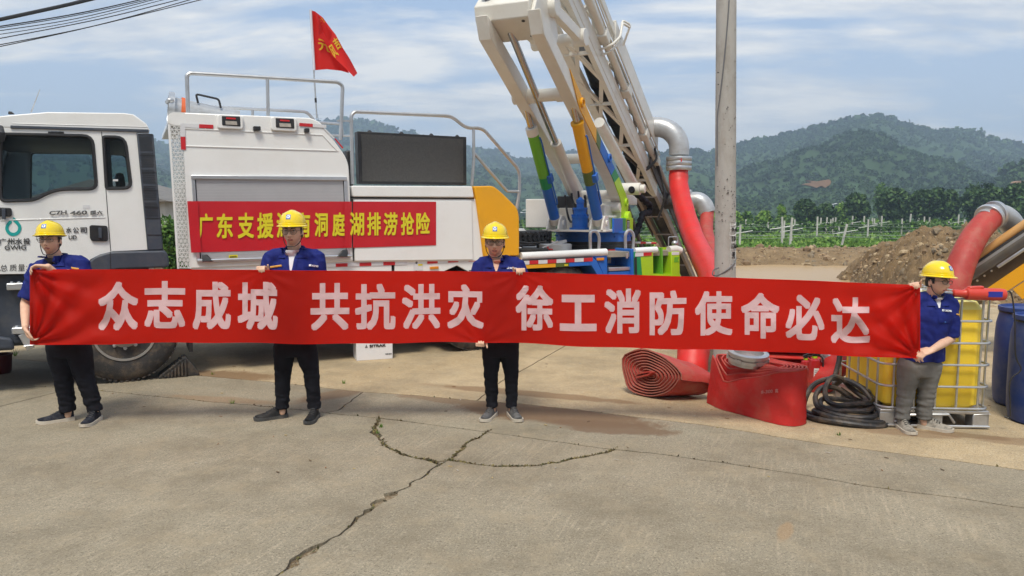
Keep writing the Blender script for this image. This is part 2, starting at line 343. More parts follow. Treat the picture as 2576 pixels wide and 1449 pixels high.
# ================================================================== SETTING
def S4(x, y, z=0.0): return G(x * .62891, y * .62891, z)       # survey of full-size photo pixels on the ground
def ground_mat(name, base, base2, stains, streak=.75, sc=1.0, rough=.85):
    m = bpy.data.materials.new(name); m.use_nodes = True; nt = m.node_tree; N = nt.nodes; L = nt.links; b = N['Principled BSDF']
    b.inputs['Roughness'].default_value = rough; b.inputs['Specular IOR Level'].default_value = .25
    g = N.new('ShaderNodeNewGeometry'); pos = g.outputs['Position']
    def nz(scale, detail=8, rgh=.65, vec=pos):
        n = N.new('ShaderNodeTexNoise'); n.inputs['Scale'].default_value = scale; n.inputs['Detail'].default_value = detail; n.inputs['Roughness'].default_value = rgh; L.new(vec, n.inputs['Vector']); return n.outputs['Fac']
    def ramp(fac, p0, p1, c0=(0, 0, 0), c1=(1, 1, 1)):
        r = N.new('ShaderNodeValToRGB'); L.new(fac, r.inputs[0]); r.color_ramp.elements[0].position = p0; r.color_ramp.elements[1].position = p1
        r.color_ramp.elements[0].color = (*c0, 1); r.color_ramp.elements[1].color = (*c1, 1); return r.outputs[0]
    def mix(fac, a, c, bt='MIX'):
        x = N.new('ShaderNodeMix'); x.data_type = 'RGBA'; x.blend_type = bt
        if isinstance(fac, float): x.inputs['Factor'].default_value = fac
        else: L.new(fac, x.inputs['Factor'])
        L.new(a, x.inputs['A'])
        if isinstance(c, tuple): x.inputs['B'].default_value = (*c, 1)
        else: L.new(c, x.inputs['B'])
        return x.outputs['Result']
    col = ramp(nz(.55 * sc), .32, .68, base, base2)
    # broom streaks left across the slab when it was poured
    mpn = N.new('ShaderNodeMapping'); L.new(pos, mpn.inputs[0]); mpn.vector_type = 'TEXTURE'; mpn.inputs['Rotation'].default_value = (0, 0, R(69)); mpn.inputs['Scale'].default_value = (.45, .034, 1)
    st = ramp(nz(1.4, 5, .6, mpn.outputs[0]), .52, .74); msk = ramp(nz(.7, 4), .42, .62)
    sm = N.new('ShaderNodeMath'); sm.operation = 'MULTIPLY'; L.new(st, sm.inputs[0]); L.new(msk, sm.inputs[1]); s2 = N.new('ShaderNodeMath'); s2.operation = 'MULTIPLY'; L.new(sm.outputs[0], s2.inputs[0]); s2.inputs[1].default_value = streak
    col = mix(s2.outputs[0], col, (.52, .43, .31))
    # aggregate speckle: pale grit and dark pits at three sizes
    for scl, lo_, hi_, amt_, cc in ((26, .55, .66, .6, (.43, .365, .265)), (64, .54, .64, .75, (.48, .41, .30)), (34, .56, .68, .6, (.105, .085, .058)), (90, .54, .64, .8, (.085, .07, .048)), (1.3, .44, .66, .65, (.165, .135, .09)), (3.7, .50, .66, .4, (.36, .29, .19))):
        col = mix(ramp(nz(scl, 4 if scl > 9 else 9, .72), lo_, hi_, (0, 0, 0), (amt_,) * 3), col, tuple(c * (1.25 if sc > 1.5 and sc < 2 else 1) for c in cc))
    for (cx, cy, rx, ry, rot, c, amt) in stains:
        mp2 = N.new('ShaderNodeMapping'); mp2.vector_type = 'TEXTURE'; L.new(pos, mp2.inputs[0]); mp2.inputs['Location'].default_value = (cx, cy, 0); mp2.inputs['Rotation'].default_value = (0, 0, rot); mp2.inputs['Scale'].default_value = (rx, ry, 1)
        ln = N.new('ShaderNodeVectorMath'); ln.operation = 'LENGTH'; L.new(mp2.outputs[0], ln.inputs[0])
        ad = N.new('ShaderNodeMath'); ad.operation = 'MULTIPLY_ADD'; L.new(nz(2.6, 7, .7), ad.inputs[0]); ad.inputs[1].default_value = 1.5; ad.inputs[2].default_value = -.75
        su = N.new('ShaderNodeMath'); su.operation = 'ADD'; L.new(ln.outputs['Value'], su.inputs[0]); L.new(ad.outputs[0], su.inputs[1])
        col = mix(ramp(su.outputs[0], .72, 1.02, (amt,) * 3, (0, 0, 0)), col, c)
    L.new(col, b.inputs['Base Color'])
    bn = N.new('ShaderNodeBump'); bn.inputs['Strength'].default_value = .35; bn.inputs['Distance'].default_value = .012; L.new(nz(38, 6, .7), bn.inputs['Height'])
    b2 = N.new('ShaderNodeBump'); b2.inputs['Strength'].default_value = .25; b2.inputs['Distance'].default_value = .02; L.new(nz(4, 5, .6), b2.inputs['Height']); L.new(bn.outputs[0], b2.inputs['Normal']); L.new(b2.outputs[0], b.inputs['Normal'])
    return m
def st4(px, py, rx, ry, rot, c, a): p = G(px, py); return (p.x, p.y, rx, ry, rot, c, a)
CONC = ground_mat('concrete', (.235, .203, .147), (.315, .272, .197), [
    st4(1400, 1045, 1.05, .30, R(-22), (.17, .105, .06), .9), st4(1540, 1075, .55, .22, R(-15), (.16, .10, .06), .85), st4(1180, 1010, .8, .16, R(-20), (.20, .13, .075), .7),
    st4(850, 990, .5, .18, R(50), (.22, .13, .07), .6), st4(1975, 1335, .05, .17, R(-28), (.40, .23, .10), .35), st4(560, 1005, .7, .12, R(-15), (.26, .16, .085), .5), st4(60, 950, .9, .5, 0, (.16, .12, .085), .5)])
CREAMC = ground_mat('mud_coated_concrete', (.40, .295, .165), (.50, .385, .235), [
    st4(520, 945, .95, .28, R(-5), (.20, .12, .06), .85), st4(1330, 990, 1.3, .13, R(-20), (.21, .13, .07), .75), st4(2430, 1095, .34, .10, R(-20), (.20, .135, .075), .8), st4(2290, 1090, .45, .12, R(-18), (.22, .14, .08), .6),
    st4(2560, 1110, .4, .12, R(-12), (.22, .14, .08), .65), st4(60, 915, 1.2, .3, 0, (.28, .2, .12), .5)], streak=.25, sc=1.6)
SOILC = ground_mat('yard_soil', (.13, .09, .05), (.22, .15, .085), [], streak=0.0, sc=3)
# ---- joints and cracks of the yard, followed on the ground
def jag(pts, amp=.012, step=.11, seed=0):
    rnd = random.Random(seed); out = [pts[0]]
    for a, b in zip(pts[:-1], pts[1:]):
        n = max(1, int((b - a).length / step)); d = (b - a).normalized(); nn = Vector((-d.y, d.x, 0))
        for k in range(1, n + 1):
            p = a.lerp(b, k / n); out.append(p + (nn * rnd.uniform(-amp, amp) if k < n else Vector()))
    return out
def gl(*ps): return [S4(x, y) for x, y in ps]
Aall = gl((0, 1533), (139, 1544), (290, 1553), (499, 1572), (660, 1589), (849, 1608), (999, 1619), (1200, 1639), (1307, 1651), (1517, 1672), (1629, 1686), (1950, 1728), (2146, 1756), (2453, 1798), (2607, 1812), (2977, 1864), (3239, 1904), (3471, 1945), (3761, 1983), (4096, 2032))
Aall = [Aall[0] + (Aall[0] - Aall[6]).normalized() * 9] + Aall + [Aall[-1] + (Aall[-1] - Aall[-7]).normalized() * 7]
Ball = gl((980, 1519), (1090, 1528), (1200, 1540), (1452, 1568), (1679, 1583), (1907, 1603), (2058, 1613), (2310, 1638), (2500, 1662), (2788, 1696), (2943, 1719), (3094, 1745), (3297, 1776), (3529, 1806), (3761, 1835), (4096, 1881))
Ball = [Ball[0] + (Ball[0] - Ball[5]).normalized() * 13] + Ball + [Ball[-1] + (Ball[-1] - Ball[-6]).normalized() * 7]
iA = lambda x, y: min(range(len(Aall)), key=lambda i: (Aall[i] - S4(x, y)).length)
i0, iC, iE0, iK, iE1 = 0, iA(290, 1553), iA(1517, 1672), iA(1950, 1728), iA(2453, 1798)
zf = lambda a, b: (1000 + a / 1.431, 1550 + b / 1.431)
Dlow = gl(*[zf(*p) for p in ((1130, 418), (1050, 460), (980, 520), (880, 580), (740, 650), (600, 765), (540, 820), (380, 910), (300, 960), (210, 1040), (150, 1079))]); Dlow.append(Dlow[-1] + (Dlow[-1] - Dlow[-4]).normalized() * 3.2)
Dup = gl(*[zf(*p) for p in ((1130, 418), (1230, 330), (1320, 280))]) + [Aall[iK]]
El = [Aall[iE0]] + gl(*[zf(*p) for p in ((705, 232), (740, 300), (800, 350), (900, 390), (1000, 412), (1070, 430))]) + [Dlow[0]]
Er = [Dlow[0]] + gl(*[zf(*p) for p in ((1300, 440), (1450, 452), (1620, 450), (1750, 430), (1900, 400), (2030, 374))]) + [Aall[iE1]]
Cj = [Aall[iC]] + gl((219, 1571), (0, 1626)); Cj.append(Cj[-1] + (Cj[-1] - Cj[0]).normalized() * 5)
iB1 = min(range(len(Ball)), key=lambda i: (Ball[i] - S4(1907, 1603)).length)
Fj = [Ball[iB1]] + gl((2002, 1527), (2078, 1487), (2265, 1381)); Fj.append(Fj[-1] + (Fj[-1] - Fj[1]).normalized() * 5)
iB0 = min(range(len(Ball)), key=lambda i: (Ball[i] - S4(1452, 1568)).length); iA0 = iA(1307, 1651)
Jb = [Ball[iB0], S4(1356, 1640), Aall[iA0]]
wide = [(G(972, 1250), .11, .05), (G(948, 1276), .13, .035), (G(910, 1300), .09, .02), (G(785, 1385), .12, .025), (G(755, 1410), .13, .03), (G(1030, 1195), .1, .02), (G(955, 1085), .18, .035), (G(1085, 1165), .10, .035), (G(985, 1062), .2, .02), (G(1560, 1137), .15, .015)]
J = {k: jag(v, a, .05 if k in 'DLRU' else .09, s) for k, v, a, s in (('A', Aall, .008, 1), ('B', Ball, .006, 2), ('D', Dlow, .02, 3), ('U', Dup, .018, 4), ('L', El, .016, 5), ('R', Er, .014, 6), ('C', Cj, .005, 7), ('F', Fj, .004, 8), ('Q', Jb, .012, 9))}
def between(name, a, b):
    P = J[name]; ia = min(range(len(P)), key=lambda i: (P[i] - a).length); ib = min(range(len(P)), key=lambda i: (P[i] - b).length)
    return P[ia:ib + 1] if ia <= ib else P[ib:ia + 1][::-1]
def slab(loop, mat, parent, gap=.0065, top=0.0, bottom=-.06):
    # drop repeated points, pull the outline in by half the joint, wider where the edge has crumbled
    P = [p for i, p in enumerate(loop) if (p - loop[i - 1]).length > 1e-3]
    area = sum(P[i - 1].x * P[i].y - P[i].x * P[i - 1].y for i in range(len(P)))
    if area < 0: P = P[::-1]
    out = []
    for i, p in enumerate(P):
        d = (P[(i + 1) % len(P)] - P[i - 1]).normalized(); n = Vector((-d.y, d.x, 0)); w = gap + .005 * abs(noise.noise(p * 6))
        for c, r, a in wide:
            q = (p - c).length / r
            if q < 1: w += a * (1 - q * q) * max(.1, .7 + 1.3 * noise.noise(p * 17))
        out.append(Vector((p.x + n.x * w, p.y + n.y * w, top)))
    mb = MB(); n = len(out); tri = tessellate_polygon([out])
    mb.v = [v.copy() for v in out] + [Vector((v.x, v.y, bottom)) for v in out]
    for t in tri: mb.f.append(list(t)); mb.m.append(0)
    for i in range(n): mb.f.append([i, (i + 1) % n, n + (i + 1) % n, n + i]); mb.m.append(0)
    return mb.build('slab', mat, parent, smooth=False)
yard = MB().box(-34, 16, -14, 15.8, -.12, -.022).build('concrete_yard', SOILC, smooth=False, kind='structure')
nearL, nearR = Vector((-14, -12, 0)), Vector((14, -12, 0))
Jn = Dlow[0]
slab(between('A', Aall[0], Aall[iC]) + between('C', Aall[iC], Cj[-1]), CONC, yard)
slab(between('C', Cj[-1], Aall[iC]) + between('A', Aall[iC], Aall[iE0]) + between('L', Aall[iE0], Jn) + between('D', Jn, Dlow[-1]) + [Vector((Dlow[-1].x - .2, -12, 0)), nearL], CONC, yard)
slab(between('D', Dlow[-1], Jn) + between('R', Jn, Aall[iE1]) + between('A', Aall[iE1], Aall[-1]) + [nearR, Vector((Dlow[-1].x - .2, -12, 0))], CONC, yard)
slab(between('A', Aall[iE0], Aall[iK]) + between('U', Aall[iK], Jn) + between('L', Jn, Aall[iE0]), CONC, yard)
slab(between('A', Aall[iK], Aall[iE1]) + between('R', Aall[iE1], Jn) + between('U', Jn, Aall[iK]), CONC, yard)
slab(between('B', Ball[0], Ball[iB0]) + between('Q', Ball[iB0], Aall[iA0]) + between('A', Aall[iA0], Aall[0]), CONC, yard)
slab(between('B', Ball[iB0], Ball[-1]) + between('A', Aall[-1], Aall[iA0]) + between('Q', Aall[iA0], Ball[iB0]), CONC, yard)
far_a, far_b = Vector((Fj[-1].x, 15.4, 0)), Vector((14.5, 15.0, 0))
slab(between('B', Ball[0], Ball[iB1]) + between('F', Ball[iB1], Fj[-1]) + [far_a, Vector((-8, 16, 0)), Vector((-24, 14, 0))], CREAMC, yard)
slab(between('B', Ball[iB1], Ball[-1]) + [far_b, far_a] + between('F', Fj[-1], Ball[iB1]), CREAMC, yard)
# ---- terrain: one sheet to the horizon with the pond basin
def sst(a, b, x): t = np.clip((x - a) / (b - a), 0, 1); return t * t * (3 - 2 * t)
def fbm(x, y, sc, oc=4, seed=0):
    rs = np.random.RandomState(seed); out = 0; amp = 1; 
    for o in range(oc):
        g = rs.rand(64, 64); fx, fy = x * sc % 64, y * sc % 64; ix, iy = fx.astype(int) % 64, fy.astype(int) % 64; tx, ty = fx - np.floor(fx), fy - np.floor(fy); tx = tx * tx * (3 - 2 * tx); ty = ty * ty * (3 - 2 * ty)
        a, b_, c, d = g[ix, iy], g[(ix + 1) % 64, iy], g[ix, (iy + 1) % 64], g[(ix + 1) % 64, (iy + 1) % 64]
        out = out + amp * ((a * (1 - tx) + b_ * tx) * (1 - ty) + (c * (1 - tx) + d * tx) * ty - .5); amp *= .5; sc *= 2.03
    return out
def theight(x, y):
    z = -.13 - .10 * sst(15, 40, y)
    wob = 1.6 * fbm(x, y, .22, 3, 3)
    basin = sst(16.5, 20.5, y + wob) * (1 - sst(34.8, 39.5, y + wob)) * sst(2.2, 5.5, x + wob) * (1 - sst(15.5, 21, x + wob * .5))
    z = z - 1.5 * basin
    rim = np.exp(-((y - 40 + wob * .5) / 1.3) ** 2) * .22 * sst(-2, 3, x)
    n = fbm(x, y, 1.1, 4, 5); away = sst(15.8, 18, y) + sst(15, 17, np.abs(x - 1) - 1)
    return z + rim + n * (.10 * np.clip(away, 0, 1)) * (1 - sst(60, 90, y)) + n * .25 * basin
xs = np.unique(np.concatenate([np.linspace(-3000, -60, 24), np.linspace(-60, -12, 40), np.linspace(-12, 34, 130), np.linspace(34, 90, 40), np.linspace(90, 3000, 24)]))
ys = np.unique(np.concatenate([np.linspace(-400, -14, 8), np.linspace(-14, 15, 20), np.linspace(15, 46, 110), np.linspace(46, 110, 60), np.linspace(110, 3000, 24)]))
X, Y = np.meshgrid(xs, ys); Z = theight(X, Y)
def grid_mesh(name, X, Y, Z, mats, mi=None, smooth=True):
    ny, nx = X.shape; v = np.stack([X, Y, Z], -1).reshape(-1, 3); i = np.arange(ny * nx).reshape(ny, nx)
    f = np.stack([i[:-1, :-1], i[:-1, 1:], i[1:, 1:], i[1:, :-1]], -1).reshape(-1, 4)
    me = bpy.data.meshes.new(name); me.from_pydata(v.tolist(), [], f.tolist())
    for m in (mats if isinstance(mats, list) else [mats]): me.materials.append(m)
    if mi is not None: me.polygons.foreach_set('material_index', mi.reshape(-1).astype(int).tolist())
    if smooth: me.polygons.foreach_set('use_smooth', [True] * len(me.polygons))
    me.update(); o = bpy.data.objects.new(name, me); COL.objects.link(o); return o
def earth_mat(name, c0, c1, grass=None, split=None):
    m = bpy.data.materials.new(name); m.use_nodes = True; nt = m.node_tree; N = nt.nodes; L = nt.links; b = N['Principled BSDF']; b.inputs['Roughness'].default_value = .95; b.inputs['Specular IOR Level'].default_value = .15
    g = N.new('ShaderNodeNewGeometry'); P = g.outputs['Position']
    def nz(s, d=8, r=.68): n = N.new('ShaderNodeTexNoise'); n.inputs['Scale'].default_value = s; n.inputs['Detail'].default_value = d; n.inputs['Roughness'].default_value = r; L.new(P, n.inputs['Vector']); return n.outputs['Fac']
    def rp(f, a, bb, ca_, cb_): r = N.new('ShaderNodeValToRGB'); L.new(f, r.inputs[0]); r.color_ramp.elements[0].position = a; r.color_ramp.elements[1].position = bb; r.color_ramp.elements[0].color = (*ca_, 1); r.color_ramp.elements[1].color = (*cb_, 1); return r.outputs[0]
    col = rp(nz(1.7), .33, .68, c0, c1)
    def mx(f, a, c):
        x = N.new('ShaderNodeMix'); x.data_type = 'RGBA'; L.new(f, x.inputs['Factor']); L.new(a, x.inputs['A'])
        if isinstance(c, tuple): x.inputs['B'].default_value = (*c, 1)
        else: L.new(c, x.inputs['B'])
        return x.outputs['Result']
    col = mx(rp(nz(9, 6, .75), .54, .66, (0, 0, 0), (.6, .6, .6)), col, (.09, .06, .035)); col = mx(rp(nz(14, 5, .7), .56, .7, (0, 0, 0), (.55, .55, .55)), col, (.40, .29, .17))
    if grass:
        s = N.new('ShaderNodeSeparateXYZ'); L.new(P, s.inputs[0]); ad = N.new('ShaderNodeMath'); ad.operation = 'MULTIPLY_ADD'; L.new(nz(.5), ad.inputs[0]); ad.inputs[1].default_value = 5; L.new(s.outputs[1], ad.inputs[2])
        mr = N.new('ShaderNodeMapRange'); L.new(ad.outputs[0], mr.inputs[0]); mr.inputs[1].default_value = split; mr.inputs[2].default_value = split + 1.5
        col = mx(mr.outputs[0], col, rp(nz(.6), .3, .7, grass, tuple(c * 1.8 for c in grass)))
    L.new(col, b.inputs['Base Color']); bn = N.new('ShaderNodeBump'); bn.inputs['Strength'].default_value = .7; bn.inputs['Distance'].default_value = .09; L.new(nz(6, 9, .75), bn.inputs['Height']); L.new(bn.outputs[0], b.inputs['Normal'])
    return m
EARTH = earth_mat('raw_earth', (.16, .105, .055), (.27, .185, .10))
FIELD = earth_mat('field_ground', (.165, .11, .058), (.29, .205, .115), (.035, .06, .018), 42.8)
tag(grid_mesh('ground', X, Y, Z, FIELD), kind='structure')
WATER = bpy.data.materials.new('muddy_water'); WATER.use_nodes = True; _b = WATER.node_tree.nodes['Principled BSDF']; _b.inputs['Base Color'].default_value = (.44, .30, .155, 1); _b.inputs['Roughness'].default_value = .28; _b.inputs['Specular IOR Level'].default_value = .22
_n = WATER.node_tree.nodes.new('ShaderNodeTexNoise'); _n.inputs['Scale'].default_value = 1.6; _n.inputs['Detail'].default_value = 5; _g = WATER.node_tree.nodes.new('ShaderNodeNewGeometry'); WATER.node_tree.links.new(_g.outputs['Position'], _n.inputs['Vector'])
_bp = WATER.node_tree.nodes.new('ShaderNodeBump'); _bp.inputs['Strength'].default_value = .5; _bp.inputs['Distance'].default_value = .06; WATER.node_tree.links.new(_n.outputs['Fac'], _bp.inputs['Height']); WATER.node_tree.links.new(_bp.outputs[0], _b.inputs['Normal'])
MB().add([(-8, 14, -.8), (30, 14, -.8), (30, 44, -.8), (-8, 44, -.8)], [(0, 1, 2, 3)]).build('pond_water', WATER, kind='structure')
# ---- earth mound on the right
mpx = np.array([2070, 2100, 2125, 2150, 2190, 2233, 2285, 2324, 2371, 2424, 2476, 2524, 2576, 2700, 2900]); mpy = np.array([735, 712, 685, 655, 615, 594, 580, 566, 574, 577, 583, 592, 588, 590, 600])
mdc = np.array([31, 30.2, 29.5, 28.8, 28, 27.5, 27, 26, 25.2, 24.5, 24, 23.5, 23, 21.5, 19]); mdf = np.array([30, 29.2, 28.3, 27.5, 24.5, 20.5, 16.8, 15.2, 14.6, 14.3, 14.1, 14, 13.9, 13.5, 13])
pxs = np.arange(2070, 2900, 3.0); tt = np.concatenate([np.linspace(0, 1, 90), np.linspace(1, 2, 30)[1:]])
PX, TT = np.meshgrid(pxs, tt); dc = np.interp(PX, mpx, mdc); df = np.interp(PX, mpx, mdf); D = np.where(TT < 1, df + (dc - df) * TT, dc + (TT - 1) * 5)
zc = np.array([at(a, b, c).z for a, b, c in zip(mpx, mpy, mdc)]); ZC = np.interp(PX, mpx, zc); zf0 = np.interp(PX, [2118, 2170, 2260, 2320], [-1.1, -1.1, -.5, -.2])
prof = np.where(TT < 1, TT ** .85, 1 - (TT - 1) ** 1.2); MX = (PX - 1288) / F * D; MY = D
lump = fbm(MX, MY, .7, 5, 11) * .8 + fbm(MX, MY, 3.5, 4, 12) * .34; MZ = np.where(TT < 1, zf0, -1.2) * (1 - prof) + ZC * prof + lump * np.clip(np.minimum(TT * 5, (2.05 - TT) * 3), 0, 1) * np.where(TT < .93, 1, .55)
mound = tag(grid_mesh('earth_mound', MX, MY, MZ, EARTH), kind='structure')
def rocks(name, pts, sizes, mats, parent=None, **tags):
    ico = bmesh.new(); bmesh.ops.create_icosphere(ico, subdivisions=1, radius=1); bv = np.array([v.co[:] for v in ico.verts]); bf = np.array([[v.index for v in f.verts] for f in ico.faces]); ico.free()
    n = len(pts); rs = np.random.RandomState(5); V = bv[None] * (1 + rs.uniform(-.35, .35, (n, len(bv), 1))); V = V * (np.array(sizes)[:, None, None] * rs.uniform(.45, 1.25, (n, 1, 3)))
    a = rs.uniform(0, 6.28, n); c, s = np.cos(a), np.sin(a); Vx = V[..., 0] * c[:, None] - V[..., 1] * s[:, None]; Vy = V[..., 0] * s[:, None] + V[..., 1] * c[:, None]; V = np.stack([Vx, Vy, V[..., 2]], -1) + np.array(pts)[:, None, :]
    Fc = (bf[None] + (np.arange(n) * len(bv))[:, None, None]).reshape(-1, 3); me = bpy.data.meshes.new(name); me.from_pydata(V.reshape(-1, 3).tolist(), [], Fc.tolist())
    for m in mats: me.materials.append(m)
    me.polygons.foreach_set('material_index', np.repeat(rs.randint(0, len(mats), n), len(bf)).tolist()); me.update()
    o = bpy.data.objects.new(name, me); COL.objects.link(o); o.parent = parent; tag(o, **tags); return o
RK = [M('rock_tan', (.30, .205, .115), .9, 0, .2, 5, bump=.4, bs=20), M('rock_brown', (.19, .125, .07), .95, 0, .25, 5, bump=.4, bs=20), M('rock_pale', (.40, .30, .18), .9, 0, .2, 5, bump=.4, bs=20), M('rock_grey', (.22, .17, .11), .9, 0, .2, 5)]
rs = np.random.RandomState(3); ii = rs.randint(2, 86, 5500); jj = rs.randint(2, len(pxs) - 2, 5500)
rocks('loose_stones', np.stack([MX[ii, jj], MY[ii, jj], MZ[ii, jj]], -1), np.clip(rs.gamma(1.4, .022, 5500), .012, .2), RK, mound, kind='stuff')
# bank stones round the pond and the spoil behind the truck
bx = rs.uniform(2, 22, 1400); by = 36.2 + rs.rand(1400) * 4.4; bz = theight(bx, by)
cx_ = rs.uniform(-3, 4.5, 500); cy_ = rs.uniform(15.8, 19, 500)
rocks('bank_stones', np.concatenate([np.stack([bx, by, bz], -1), np.stack([cx_, cy_, theight(cx_, cy_)], -1)]), np.concatenate([np.clip(rs.gamma(1.6, .035, 1400), .02, .28), np.clip(rs.gamma(2, .04, 500), .03, .3)]), RK, kind='stuff')
def heap(name, cx, cy, rx, ry, h, seed, label):
    u = np.linspace(-1, 1, 60); U, V2 = np.meshgrid(u, u); rr = np.sqrt(U ** 2 + V2 ** 2); xx, yy = cx + U * rx, cy + V2 * ry
    zz_ = -.35 + (h + .35) * np.clip(1 - rr, 0, 1) ** .8 + fbm(xx, yy, 1.4, 5, seed) * .4 * np.clip((1.1 - rr) * 2, 0, 1); o = grid_mesh(name, xx, yy, zz_, EARTH); tag(o, label, 'earth heap')
    r3 = np.random.RandomState(seed); i_ = r3.randint(8, 52, 500); j_ = r3.randint(8, 52, 500); rocks('stone_litter', np.stack([xx[i_, j_], yy[i_, j_], zz_[i_, j_]], -1), np.clip(r3.gamma(2, .04, 500), .02, .25), RK, o, kind='stuff'); return o
heap('spoil_heap', .7, 19.2, 2.4, 1.7, 1.25, 21, 'brown earth heap seen behind the spare tyre on the truck deck')
heap('rubble_heap', -8.5, 17.2, 1.3, 1.0, .75, 22, 'rubble heap glimpsed in the gap between cab and body')
# ---- plants
def leafmats(pref, cols): return [M(pref + str(i), c, .75, 0, .3, 1.5, spec=.15) for i, c in enumerate(cols)]
LEAFD = leafmats('leaf_dark', [(.026, .058, .020), (.050, .100, .032), (.085, .145, .048)])
LEAFM = leafmats('leaf_mid', [(.05, .11, .022), (.085, .175, .032), (.13, .235, .045)])
LEAFL = leafmats('leaf_light', [(.10, .20, .028), (.16, .29, .045), (.22, .33, .07)])
LEAFH = leafmats('leaf_hill', [(.020, .048, .022), (.029, .064, .026), (.044, .086, .030), (.064, .114, .036)])
BARK = M('bark', (.12, .085, .06), .9, 0, .3, 8, bump=.4, bs=20)
def leaves(name, P, size, mats, parent=None, flat=0.0, seed=1, org=(0, 0, 0), elong=1.6, mi=None, **tags):
    """many small leaf-sized faces (two triangles each, folded) at points P"""
    P = np.asarray(P); n = len(P); r = np.random.RandomState(seed); s = (size if np.ndim(size) else np.full(n, size)) * r.uniform(.6, 1.35, n)
    a = r.normal(size=(n, 3)); a[:, 2] *= (1 - flat); a /= np.linalg.norm(a, axis=1)[:, None] + 1e-9; b = r.normal(size=(n, 3)); b -= a * (a * b).sum(1)[:, None]; b /= np.linalg.norm(b, axis=1)[:, None] + 1e-9; c = np.cross(a, b)
    s = s[:, None]; V = np.stack([P - a * s * elong * .5, P + b * s * .5 + c * s * .12, P + a * s * elong * .5, P - b * s * .5 + c * s * .12], 1).reshape(-1, 3) - np.array(org)
    i = np.arange(n)[:, None] * 4; Fc = np.concatenate([i + [[0, 1, 2]], i + [[0, 2, 3]]]).tolist(); me = bpy.data.meshes.new(name); me.from_pydata(V.tolist(), [], Fc)
    for m in mats: me.materials.append(m)
    mi = r.randint(0, len(mats), n) if mi is None else mi; me.polygons.foreach_set('material_index', np.concatenate([mi, mi]).tolist()); me.update()
    o = bpy.data.objects.new(name, me); COL.objects.link(o); o.parent = parent; tag(o, **tags); return o
def crown_points(c, rx, rz, n, r, lobes=9, core=.75):
    """points spread through overlapping lobes: uneven outline, gaps, clumps"""
    L = []
    for k in range(lobes):
        d = r.normal(size=3); d /= np.linalg.norm(d); q = r.uniform(.25, .62); L.append((np.array([d[0] * rx * q, d[1] * rx * q, d[2] * rz * q * .8]), r.uniform(.42, .62)))
    L.append((np.zeros(3), core)); P = []
    for (o, s), m in zip(L, [n // (lobes + 1)] * (lobes + 1)):
        d = r.normal(size=(m, 3)); d /= np.linalg.norm(d, axis=1)[:, None]; k = r.uniform(.72, 1.05, m) ** 1.0; P.append(o + d * k[:, None] * s * np.array([rx, rx, rz]))
    P = np.concatenate(P) + np.array(c); return P
def tree(name, label, base, h, w, mats, leaf, n, seed, group=None, trunk=.3, cat='tree'):
    r = np.random.RandomState(seed); t = thing(name, label, cat, base, group=group); B = Vector(base)
    mb = MB(); th = h * trunk; mb.tube([B + Vector((0, 0, -.2)), B + Vector((.03 * h, 0, th)), B + Vector((.0, .02 * h, h * .75))], [w * .045 + .03, w * .035 + .02, w * .012 + .01], 8)
    for k in range(5):
        a = k * 1.26 + r.rand(); mb.tube([B + Vector((0, 0, th * (.8 + .1 * k))), B + Vector((math.cos(a) * w * .32, math.sin(a) * w * .32, th + (h - th) * r.uniform(.35, .7)))], [w * .022 + .01, w * .008 + .005], 6)
    mb.build('trunk', BARK, t); c = (B.x, B.y, B.z + th * .7 + (h - th * .7) * .52); rz = (h - th * .7) * .52
    P = crown_points(c, w * .5, rz, n, r, *((5, .88) if name == 'dark_tree' else ())); z = (P[:, 2] - c[2]) / rz
    leaves('crown', P, leaf, mats, t, seed=seed, org=base, mi=r.randint(0, len(mats), len(P))); return t
FZ = -.22
def Gd(px, d): return Vector(((px - 1288) / F * d, d, FZ))
TD = [(2020, 505, 51, 92, 0), (2073, 516, 61, 90, 0), (2150, 488, 66, 93, 0), (2243, 476, 90, 96, 0), (2332, 481, 102, 94, 0), (2384, 480, 46, 99, 0), (2458, 464, 97, 92, 0), (2537, 473, 92, 90, 0), (2590, 452, 90, 97, 0), (1962, 513, 20, 86, 2), (1877, 524, 26, 88, 1), (1920, 527, 33, 84, 2), (2209, 452, 38, 125, 1), (2110, 508, 30, 100, 2), (1745, 520, 50, 80, 1), (1845, 522, 34, 80, 2), (1795, 530, 40, 84, 2), (1335, 548, 12, 75, 2), (1970, 540, 50, 95, 1)]
TL = ['small round dark tree, leftmost of the dark row behind the vineyard', 'low dark round tree, second from the left of the dark row', 'dark round tree standing third in the row behind the vineyard', 'broad dark round tree, fourth in the row behind the vineyard', 'widest dark tree left of the gap above the earth mound', 'narrow dark tree tucked between broad crowns beside the gap', 'tall dark tree just right of the gap in the row', 'dark round tree above the hose elbow at the right', 'tallest dark tree cut off by the right edge', 'small upright light green tree left of the dark row', 'small mid green tree right of the concrete pole on the field', 'light green bushy sapling between pole and dark trees', 'pale slender tree rising behind the dark row', 'yellowish green shrub tree between the dark crowns', 'mid green shrub tree between hose and concrete pole', 'light leafy shrub tree just right of the concrete pole', 'light leafy shrub tree hidden mostly by the concrete pole', 'tiny light green tree beside the lamp behind the spare tyre', 'low mid green bush in front of the dark tree row']
for i, (px, ty, w, d, k) in enumerate(TD):
    top = at(px, ty, d).z; wm = w / F * d; tree(['dark_tree', 'green_tree', 'light_tree'][k], TL[i], Gd(px, d), (top - FZ) * (1.06 if k == 0 else 1), wm * (1.0 if k == 0 else 1.2), [LEAFD, LEAFM, LEAFL][k], .34 if k == 0 else .26, 4200 if k == 0 else 1100, 100 + i, ['row of dark trees', 'small trees on the field', 'small trees on the field'][k], .16)
tree('green_bush', 'leafy bush in the gap between cab and truck body', (-8.5, 18.2, -.2), 2.1, 1.5, LEAFM, .09, 3500, 77, None, .15, 'bush')
